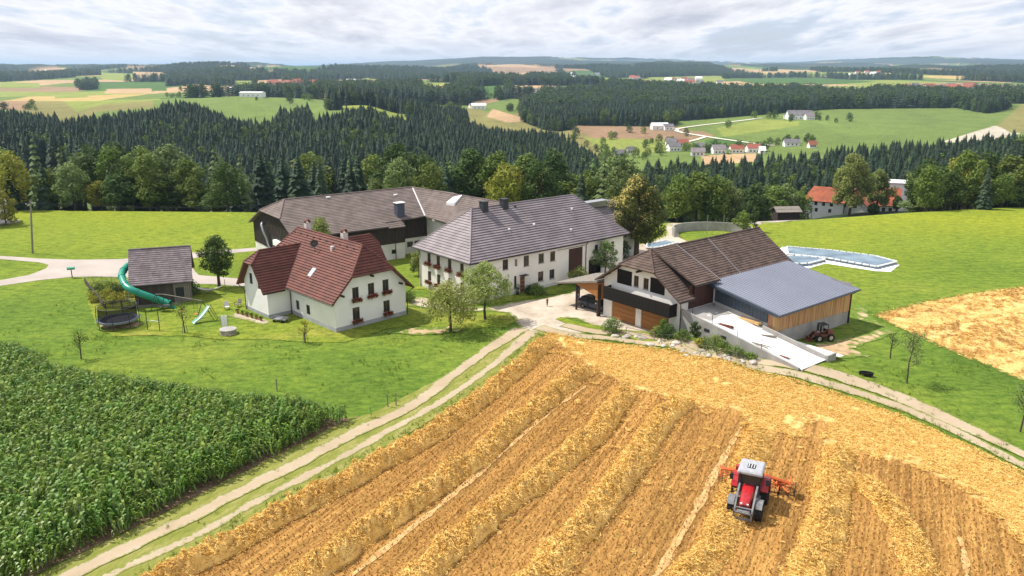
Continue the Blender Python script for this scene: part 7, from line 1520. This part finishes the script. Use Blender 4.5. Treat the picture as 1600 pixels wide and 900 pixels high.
def village(u0, u1, v0, v1, n, where, roofs, y0=1100):
    for i in range(n):
        u = vq.uniform(u0, u1); v = vq.uniform(v0, v1); x, y = far_at(u, v, y0); k = vq.randrange(len(roofs)); cn = {'orange_tile': 'orange red', 'far_roof_red': 'dark red', 'far_roof_grey': 'grey', 'white_m': 'white'}[roofs[k]]; s = vq.uniform(.9, 1.5)
        e_ = empty('house', (x, y, H(x, y)), vq.uniform(-.5, .5), 'tiny white house with a %s roof in the %s' % (cn, where), 'house', 'houses of the ' + where + ', ' + cn, scale=s); W, D, E, R = 15, 11, 5, 9
        m = MB(); wall(m, (-W / 2, -D / 2), (W / 2, -D / 2), E, z0=-4); wall(m, (W / 2, -D / 2), (W / 2, D / 2), [(0, E), (D / 2, R), (D, E)], z0=-4); wall(m, (W / 2, D / 2), (-W / 2, D / 2), E, z0=-4); wall(m, (-W / 2, D / 2), (-W / 2, -D / 2), [(0, E), (D / 2, R), (D, E)], z0=-4); m.obj('wall', plaster, e_)
        r = MB(); o_ = .6; r.add([(-W / 2 - o_, -D / 2 - o_, E - .4), (W / 2 + o_, -D / 2 - o_, E - .4), (W / 2 + o_, 0, R + .2), (-W / 2 - o_, 0, R + .2), (W / 2 + o_, D / 2 + o_, E - .4), (-W / 2 - o_, D / 2 + o_, E - .4)], [(0, 1, 2, 3), (3, 2, 4, 5)]); r.obj('roof', globals()[roofs[k]], e_)
village(425, 500, 130, 139, 26, 'hill village upper left', ['orange_tile', 'far_roof_red', 'orange_tile', 'far_roof_red']); village(545, 570, 128, 136, 7, 'hamlet above the spruce row', ['white_m', 'orange_tile', 'far_roof_grey'])
village(1400, 1540, 137, 150, 34, 'sandstone coloured village upper right', ['orange_tile', 'far_roof_red', 'far_roof_grey', 'orange_tile']); village(1030, 1130, 124, 136, 12, 'scattered farms in the upper middle', ['far_roof_grey', 'far_roof_red', 'white_m']); village(985, 1010, 121, 128, 4, 'farm group on the far field', ['orange_tile', 'far_roof_grey'])
village(875, 940, 117, 123, 6, 'halls far away in the middle', ['white_m', 'far_roof_grey'], 1800); village(50, 110, 112, 118, 5, 'distant hamlet at the left', ['white_m', 'orange_tile'], 2500); village(1300, 1380, 112, 120, 6, 'distant farms at the right', ['white_m', 'orange_tile'], 2500)
# pale farm roads across the big field
def far_road(pts, wd, lab):
    P = spline([far_at(u, v, 540) for u, v in pts], 8); d = np.gradient(P, axis=0); d /= np.hypot(d[:, 0], d[:, 1])[:, None]; nr = np.stack([-d[:, 1], d[:, 0]], -1); A_ = P - nr * wd / 2; B_ = P + nr * wd / 2; n = len(P)
    V = np.concatenate([np.column_stack([A_, Hs(A_[:, 0], A_[:, 1]) + .5]), np.column_stack([B_, Hs(B_[:, 0], B_[:, 1]) + .5])]); Fq = np.array([(i, n + i, n + i + 1, i + 1) for i in range(n - 1)])[:, ::-1]; tag(from_np('farm_road', V, Fq, mat('pale far road', (.62, .58, .48), rough=.9)), lab, kind='structure')
far_road([(1190, 185), (1150, 190), (1090, 197), (1058, 202), (1062, 207), (1085, 211), (1103, 214)], 4.5, 'pale farm road running along the top of the brown field'); far_road([(1103, 214), (1130, 218), (1165, 223), (1210, 228)], 4.0, 'pale farm road from the crossing towards the lone house'); far_road([(1103, 214), (1088, 219), (1070, 223)], 4.0, 'pale farm road from the crossing down to the village')
far_road([(832, 152), (870, 149), (915, 145), (950, 139)], 5, 'pale road crossing the distant fields')

# ------------------------------------------------------------------ car, people
def wheel(parent, c, r, w_, n=22, tyre=tyre_m, rim=rim_m, lugs=0, axis='x', rr=.6):
    e_ = empty('wheel', c, 0, parent=parent); MB().disc((0, 0, 0), r * rr, r, axis, n, w_).obj('tyre', tyre, e_)
    m = MB(); m.disc((0, 0, 0), r * .12, r * rr, axis, n, w_ * .55); s = 1 if c[0] > 0 else -1
    if axis == 'x': m.tube([(-w_ * .2, 0, 0), (w_ * .2, 0, 0)], r * .5, n)
    else: m.tube([(0, -w_ * .2, 0), (0, w_ * .2, 0)], r * .5, n)
    m.obj('rim', rim, e_)
    if lugs:
        lg = MB()
        for k in range(lugs):
            a = 2 * pi * k / lugs; sx = 1 if k % 2 else -1; ca, sa = cos(a), sin(a)
            def P_(x, rad, da): return (x, rad * cos(a + da), rad * sin(a + da))
            lg.add([P_(0, r * .97, -.05), P_(sx * w_ * .5, r * .95, .09), P_(sx * w_ * .5, r * .95, .15), P_(0, r * .97, .02), P_(0, r * 1.045, -.05), P_(sx * w_ * .46, r * 1.03, .09), P_(sx * w_ * .46, r * 1.03, .15), P_(0, r * 1.045, .02)], [(4, 5, 6, 7), (0, 1, 5, 4), (1, 2, 6, 5), (2, 3, 7, 6), (3, 0, 4, 7)])
        lg.obj('tread', tyre, e_)
    return e_
def car(loc, rz, lab):
    e_ = empty('parked_car', loc, rz, lab, 'car')     # front towards +y
    def sec(y, w_, z0, z1, r=.12): return [(-w_, y, z0), (w_, y, z0), (w_ + .02, y, z0 + r), (w_, y, z1 - r), (w_ - r, y, z1), (-w_ + r, y, z1), (-w_, y, z1 - r), (-w_ - .02, y, z0 + r)]
    MB().loft([sec(-2.15, .72, .42, .80), sec(-2.1, .82, .32, .98), sec(-1.6, .88, .26, 1.03), sec(0, .9, .24, 1.02), sec(1.2, .88, .25, .98), sec(1.85, .82, .28, .84), sec(2.1, .70, .36, .70)]).obj('body', car_paint, e_, smooth_=False, bevel=.04)
    g = lambda y, w0, z0, w1, z1, y1: [(-w0, y, z0), (w0, y, z0), (w1, y1, z1), (-w1, y1, z1)]
    cab = MB(); cab.loft([[(-.83, -1.95, 1.0), (.83, -1.95, 1.0), (.82, 1.25, .98), (-.82, 1.25, .98)], [(-.70, -1.65, 1.45), (.70, -1.65, 1.45), (.68, .35, 1.47), (-.68, .35, 1.47)]], caps=False); cab.obj('window', glass, e_)
    MB().loft([[(-.71, -1.68, 1.45), (.71, -1.68, 1.45), (.69, .37, 1.47), (-.69, .37, 1.47)], [(-.60, -1.5, 1.54), (.60, -1.5, 1.54), (.58, .1, 1.55), (-.58, .1, 1.55)]]).obj('roof', car_paint, e_)
    for sx in (-1, 1):
        MB().tube([(sx * .82, -.55, 1.0), (sx * .70, -.5, 1.47)], .04, 4).obj('door_pillar', car_paint, e_); MB().box(sx * .9 - .1, .85, .98, sx * .9 + .1, 1.0, 1.12).obj('mirror', white_m if sx > 0 else car_paint, e_)
        MB().box(sx * .6 - .14, 1.98, .62, sx * .6 + .14, 2.12, .74).obj('headlight', frame_white, e_); MB().box(sx * .7 - .1, -2.17, .8, sx * .7 + .1, -2.08, .95).obj('tail_light', flower_red, e_)
        MB().box(sx * .905 - .006, -.5, .82, sx * .905 + .006, -.3, .86).obj('door_handle', dark_metal, e_)
        for y in (-1.3, 1.35): wheel(e_, (sx * .82, y, .33), .33, .22)
    return e_
p = loc2w(GO, GA, -2.75, 1.25); car((p.x, p.y, .04), GA - pi / 2 + radians(6), 'dark blue estate car parked under the carport')
def person(loc, rz, h, lab, shirt, trousers, arms=((.26, .05, .80), (.30, .12, .62)), stride=.1, hair=hair_m):
    e_ = empty('person', loc, rz, lab, 'person', scale=h / 1.75)
    def skin(name, pts, edges, rad, m, parent):
        me = bpy.data.meshes.new(name); me.from_pydata(pts, edges, []); me.materials.append(m); o = bpy.data.objects.new(name, me); COL.objects.link(o); o.parent = parent
        md = o.modifiers.new('skin', 'SKIN'); md.use_smooth_shade = True
        for v, r in zip(me.skin_vertices[0].data, rad): v.radius = (r, r)
        me.skin_vertices[0].data[0].use_root = True; sb = o.modifiers.new('sub', 'SUBSURF'); sb.levels = 1; sb.render_levels = 1; return o
    s = stride; P = [(0, 0, .95), (0, 0, 1.15), (0, .01, 1.38), (0, .02, 1.50), (0, .03, 1.58), (0, .04, 1.68)]; R_ = [.13, .12, .15, .055, .075, .085]; E_ = [(0, 1), (1, 2), (2, 3), (3, 4), (4, 5)]
    for sx in (-1, 1):
        b = len(P); P += [(sx * .18, 0, 1.40), (sx * .25, .02, 1.13), (sx * .24, .14, .90), (sx * .24, .19, .82), (sx * .235, .24, .76)]; R_ += [.06, .043, .033, .024, .014]; E_ += [(2, b), (b, b + 1), (b + 1, b + 2), (b + 2, b + 3), (b + 3, b + 4)]
        b = len(P); P += [(sx * .09, 0, .88), (sx * .10, sx * s * .5 + .02, .48), (sx * .10, sx * s - .02, .08), (sx * .10, sx * s + .13, .03)]; R_ += [.085, .055, .04, .032]; E_ += [(0, b), (b, b + 1), (b + 1, b + 2), (b + 2, b + 3)]
    body = skin('body', P, E_, R_, skin_m, e_)
    T = [(0, 0, .93), (0, 0, 1.15), (0, .01, 1.40)]; skin('shirt', T + [(-.19, 0, 1.39), (-.25, .015, 1.2), (.19, 0, 1.39), (.25, .015, 1.2)], [(0, 1), (1, 2), (2, 3), (3, 4), (2, 5), (5, 6)], [.145, .145, .16, .075, .06, .075, .06], shirt, e_)
    L_ = [(0, 0, .95)]; Er, Rr_ = [], [.145]
    for sx in (-1, 1): b = len(L_); L_ += [(sx * .09, 0, .86), (sx * .10, sx * s * .5 + .02, .48), (sx * .10, sx * s - .02, .10)]; Er += [(0, b), (b, b + 1), (b + 1, b + 2)]; Rr_ += [.10, .072, .055]
    skin('trousers', L_, Er, Rr_, trousers, e_)
    bm = bmesh.new(); bmesh.ops.create_uvsphere(bm, u_segments=12, v_segments=8, radius=.105); me = bpy.data.meshes.new('hair'); 
    for v in list(bm.verts):
        if v.co.z < -.02 and v.co.y > 0: bm.verts.remove(v)
    bm.to_mesh(me); bm.free(); me.materials.append(hair); o = bpy.data.objects.new('hair', me); COL.objects.link(o); o.parent = e_; o.location = (0, .02, 1.70)
    MB().tube([(0, .12, 1.66), (0, .155, 1.645)], .012, 5).obj('nose', skin_m, e_)
    for sx in (-1, 1): MB().box(sx * .035 - .012, .118, 1.685, sx * .035 + .012, .128, 1.70).obj('eye', dark_metal, e_); MB().tube([(sx * .09, .03, 1.66), (sx * .105, .03, 1.69)], .02, 5).obj('ear', skin_m, e_)
    return e_
x, y = at(855, 479); person((x, y, .04), .5, 1.15, 'child in dark clothes standing alone on the yard', grey_cloth, grey_cloth, stride=.12)
p = loc2w(GO, GA, -5.1, .55); person((p.x, p.y, .04), -.9, 1.7, 'person in a blue shirt and pale trousers standing behind the parked car', blue_cloth, pale_cloth, stride=.05)

# ------------------------------------------------------------------ tractor with rake
TX = at(1168, 792); TA = pi - GSEL + radians(2)       # local +y is forward
def tractor():
    t = empty('tractor', (*TX, .03), TA, 'red tractor with a white cab roof and front loader frame driving over the windrow', 'tractor')
    for sx in (-1, 1):
        wheel(t, (sx * .98, -1.05, .92), .92, .56, 30, lugs=34); wheel(t, (sx * .92, 1.45, .68), .68, .46, 26, lugs=30)
        f = MB(); pts = []
        for k in range(9): a = radians(-20 + k * 22); pts.append((-1.05 - 1.02 * cos(a), .92 + 1.02 * sin(a)))
        rows = [[(sx * .70, y, z), (sx * 1.27, y, z), (sx * 1.27, y, z - .05), (sx * .70, y, z - .05)] for y, z in pts]; f.loft(rows); f.obj('rear_fender', tractor_red, t)
        f = MB(); rows = []
        for k in range(6): a = radians(35 + k * 22); y, z = 1.45 + .78 * cos(a), .68 + .78 * sin(a); rows.append([(sx * .70, y, z), (sx * 1.16, y, z), (sx * 1.16, y, z - .04), (sx * .70, y, z - .04)])
        f.loft(rows); f.obj('front_fender', tractor_grey, t)
    # hood, tapering forwards, rounded
    def sec(y, w_, z0, z1): return [(-w_, y, z0), (w_, y, z0), (w_, y, z1 - .22), (w_ * .8, y, z1 - .06), (w_ * .35, y, z1), (-w_ * .35, y, z1), (-w_ * .8, y, z1 - .06), (-w_, y, z1 - .22)]
    MB().loft([sec(.15, .46, 1.0, 1.86), sec(.8, .44, .98, 1.80), sec(1.5, .40, .96, 1.66), sec(2.05, .36, .98, 1.48), sec(2.22, .28, 1.05, 1.34)]).obj('hood', tractor_red, t, bevel=.03)
    MB().box(-.40, .2, .62, .40, 2.0, .98).box(-.2, 1.3, .45, .2, 1.6, .68).obj('engine_block', dark_metal, t); MB().tube([(-.75, 1.45, .68), (.75, 1.45, .68)], .09, 8).obj('front_axle', dark_metal, t); MB().tube([(-.8, -1.05, .92), (.8, -1.05, .92)], .16, 10).obj('rear_axle', dark_metal, t)
    for z in (1.08, 1.2): MB().box(-.26, 2.19, z, .26, 2.235, z + .07).obj('grille', dark_metal, t)
    for sx in (-1, 1): MB().box(sx * .22 - .07, 2.12, 1.30, sx * .22 + .07, 2.20, 1.40).obj('headlight', frame_white, t)
    MB().box(-.55, -1.7, .75, .55, .2, 1.25).obj('chassis', dark_metal, t)
    # cab: glass body, pillars, roof
    MB().loft([[(-.72, -1.55, 1.25), (.72, -1.55, 1.25), (.72, .25, 1.25), (-.72, .25, 1.25)], [(-.74, -1.5, 2.62), (.74, -1.5, 2.62), (.70, .10, 2.62), (-.70, .10, 2.62)]]).obj('cab_glass', glass, t)
    for sx in (-1, 1):
        for ya, yb in ((-1.55, -1.5), (-.6, -.6), (.25, .10)): MB().tube([(sx * .735, ya, 1.2), (sx * .745, yb, 2.65)], .045, 5).obj('pillar', dark_metal, t)
        MB().tube([(sx * .74, .12, 2.35), (sx * 1.15, .3, 2.4)], .02, 5).box(sx * 1.22 - .12, .27, 2.05, sx * 1.22 + .12, .33, 2.5).obj('mirror', dark_metal, t)
        MB().box(sx * .8 - .15, -.35, .55, sx * .8 + .15, .1, .6).box(sx * .8 - .15, -.3, .85, sx * .8 + .15, .05, .9).obj('step', dark_metal, t); MB().box(sx * .62 - .2, -.1, .6, sx * .62 + .2, .7, 1.0).obj('tank', tractor_grey, t)
    R_ = lambda k, z, d=0: [(-.86 * k, -1.62 * k + d, z), (.86 * k, -1.62 * k + d, z), (.86 * k, .42 * k + d, z), (-.86 * k, .42 * k + d, z)]
    MB().loft([R_(.94, 2.62), R_(1.0, 2.68), R_(.99, 2.80), R_(.86, 2.92, -.06)]).obj('cab_roof', cab_white, t, bevel=.05); MB().box(-.27, -.75, 2.925, .27, -.15, 2.955).obj('roof_hatch', dark_metal, t)
    for x in (-.18, 0, .18): MB().box(x - .02, -.72, 2.957, x + .02, -.18, 2.965).obj('hatch_bar', frame_white, t)
    MB().tube([(.62, .38, 1.5), (.62, .38, 2.75)], .05, 8).obj('exhaust', dark_metal, t); MB().box(-.72, .26, 1.2, .72, .30, 1.4).obj('dashboard', dark_metal, t)
    # front loader arms folded along the hood
    for sx in (-1, 1): MB().tube([(sx * .62, .35, 1.05), (sx * .60, .55, 1.95), (sx * .60, 1.35, 1.75), (sx * .58, 2.45, 1.05), (sx * .56, 2.75, .62)], [.09, .09, .085, .08, .07], 4).obj('loader_arm', tractor_grey, t); MB().tube([(sx * .62, .7, 1.2), (sx * .60, 1.9, 1.2)], .045, 6).obj('hydraulic_ram', rail_metal, t)
    MB().tube([(-.6, 2.3, 1.12), (.6, 2.3, 1.12)], .06, 6).obj('loader_crossbar', tractor_grey, t)
    MB().box(-.62, 2.68, .48, .62, 2.78, .62).box(-.62, 2.72, .95, .62, 2.8, 1.05).box(-.62, 2.7, .5, -.52, 2.8, 1.05).box(.52, 2.7, .5, .62, 2.8, 1.05).obj('coupling_frame', tractor_grey, t); MB().box(-.42, 2.28, .95, .42, 2.6, 1.0).obj('front_weight', tractor_grey, t)
    for k in (-1, 0, 1): MB().tube([(k * .12, -1.7, 1.2), (k * .2, -2.2, .8)], .04, 5).obj('lower_link', dark_metal, t)
    return t
tractor()
def rake():
    """two rotor hay rake carried behind the tractor"""
    t = empty('hay_rake', (*TX, .03), TA, 'orange rotary hay rake hitched behind the red tractor', 'hay rake')
    MB().tube([(0, -2.0, .85), (0, -3.0, 1.0)], .09, 6).tube([(-.4, -2.3, .6), (0, -2.9, 1.5)], .05, 5).tube([(.4, -2.3, .6), (0, -2.9, 1.5)], .05, 5).obj('headstock', rake_orange, t)
    MB().tube([(-2.5, -2.9, .9), (-.8, -2.75, 1.25), (0, -2.8, 1.2), (.8, -2.75, 1.25), (2.4, -2.9, 1.05)], .13, 5).obj('beam', rake_orange, t)
    for cx_, R0_ in ((-1.75, 1.15), (1.55, 1.1)):
        ro = empty('rotor', (cx_, -3.0, .62), .3 * cx_, parent=t); MB().tube([(0, 0, -.15), (0, 0, .3)], .16, 10).obj('hub', rake_orange, ro)
        ar = MB(); tn = MB()
        for k in range(9):
            a = 2 * pi * k / 9; ar.tube([(0, 0, 0), (R0_ * cos(a), R0_ * sin(a), -.05)], .05, 5)
            for j in range(4): rr = R0_ * (.72 + .09 * j); tn.tube([(rr * cos(a), rr * sin(a), -.05), (rr * cos(a) - .08 * sin(a), rr * sin(a) + .08 * cos(a), -.55)], .02, 3)
        ar.obj('tine_arm', rake_orange, ro); tn.obj('tine', dark_metal, ro, kind='stuff')
    for sx in (-1, 1): MB().tube([(sx * 2.4, -3.9, .95), (sx * 2.55, -2.9, .95), (sx * 2.3, -2.0, .95)], .035, 5).obj('guard_rail', rake_orange, t)
    MB().box(-2.9, -3.3, .15, -2.84, -2.3, .9).obj('swath_curtain', dark_metal, t)
    MB().box(.5, -3.1, 1.15, 1.35, -2.7, 1.55).obj('gear_cover', tractor_red, t)
    for sx in (-1.75, 1.55):
        for dy in (-.35, .3): wheel(t, (sx, -3.0 + dy, .2), .2, .14, 14)
rake()
# small rusty farm loader at the barn wall
def loader():
    p = gw(22.4, 12.2); t = empty('farm_loader', (p.x, p.y, H(p.x, p.y) + .02), radians(103), 'small rusty red open cab farm loader parked at the timber clad barn', 'loader', scale=.86)
    MB().box(-.45, -1.1, .55, .45, .9, .95).obj('chassis', rust_m, t); MB().loft([[(-.4, -1.5, .7), (.4, -1.5, .7), (.4, -.6, .7), (-.4, -.6, .7)], [(-.36, -1.45, 1.35), (.36, -1.45, 1.35), (.38, -.6, 1.45), (-.38, -.6, 1.45)]]).obj('engine_cover', rust_m, t, bevel=.05)
    for sx in (-1, 1):
        wheel(t, (sx * .68, -.9, .5), .5, .32, 20, lugs=20); wheel(t, (sx * .68, .8, .5), .5, .32, 20, lugs=20)
        MB().tube([(sx * .48, -.5, .95), (sx * .48, -.45, 2.25)], .045, 5).tube([(sx * .48, .55, .95), (sx * .48, .45, 2.25)], .045, 5).tube([(sx * .48, -.45, 2.25), (sx * .48, .45, 2.25)], .045, 5).obj('cab_frame', dark_metal, t)
        MB().tube([(sx * .38, -.3, 1.35), (sx * .38, 1.2, 1.2), (sx * .38, 1.9, .5)], .07, 5).obj('lift_arm', rust_m, t)
    MB().box(-.55, -.5, 2.25, .55, .5, 2.32).obj('cab_roof', dark_metal, t); MB().box(-.25, -.35, 1.0, .25, .1, 1.15).box(-.25, -.42, 1.15, .25, -.32, 1.6).obj('seat', dark_metal, t); MB().tube([(0, .45, 1.0), (0, .2, 1.4)], .03, 5).obj('steering_column', dark_metal, t)
    m = MB(); m.loft([[(-.75, 1.85, .62), (-.75, 1.8, .18), (-.75, 2.3, .12), (-.75, 2.28, .16), (-.75, 1.86, .22), (-.75, 1.9, .62)], [(.75, 1.85, .62), (.75, 1.8, .18), (.75, 2.3, .12), (.75, 2.28, .16), (.75, 1.86, .22), (.75, 1.9, .62)]]); m.obj('bucket', rust_m, t)
    for k in range(2): MB().box(-.44 + k * .5, .46, 1.3, -.08 + k * .5, .475, 2.2).obj('windscreen_pane', glass, t)
loader()
for u, v, lb in ((433, 611, 'lone fence post at the back edge of the maize'), (606, 636, 'left one of two fence posts at the maize corner'), (619, 634, 'right one of two fence posts at the maize corner')):
    p = atg(u, v); MB().tube([(0, 0, 0), (0, 0, 1.3)], .06, 6).obj('fence_post', wood_grey, loc=(*p, 0), label=lb, cat='fence post')
# bench and plant by the front door
p = loc2w(MO, MA, 10.6, -.5); e_ = empty('garden_bench', (p.x, p.y, .06), MA, 'grey bench against the long farmhouse right of the ochre door', 'bench'); MB().box(-.8, -.22, .42, .8, .22, .47).obj('seat', wood_grey, e_); MB().box(-.8, .2, .5, .8, .25, .95).obj('backrest', wood_grey, e_)
for s in (-.7, .7): MB().box(s - .04, -.2, 0, s + .04, .2, .42).obj('leg', wood_grey, e_)
p = loc2w(MO, MA, 7.5, -.5); e_ = empty('potted_plant', (p.x, p.y, .06), 0, 'dark potted plant left of the ochre front door', 'plant'); MB().loft([[(.16 * cos(a), .16 * sin(a), 0) for a in np.linspace(0, 5.5, 8)], [(.24 * cos(a), .24 * sin(a), .4) for a in np.linspace(0, 5.5, 8)]]).obj('pot', dark_metal, e_); rr_ = np.random.default_rng(4); leafcloud('leaves', rr_.normal(size=(260, 3)) * [.18, .18, .3] + [0, 0, .9], .12, rr_, leaf_dark, e_, tint=rr_.random(260))

# ------------------------------------------------------------------ haze
hm = bpy.data.materials.new('haze'); hm.use_nodes = True; t_ = hm.node_tree; t_.nodes.clear(); o_ = t_.nodes.new('ShaderNodeOutputMaterial'); pv = t_.nodes.new('ShaderNodeVolumePrincipled'); pv.inputs['Color'].default_value = (.48, .67, .95, 1); pv.inputs["Density"].default_value = 0.00007; pv.inputs['Anisotropy'].default_value = 0.2; t_.links.new(pv.outputs[0], o_.inputs['Volume'])
MB().box(-60000, -1500, -260, 60000, 45000, 110).obj('haze', hm, kind='stuff', label='thin blue summer haze over the distant hills')
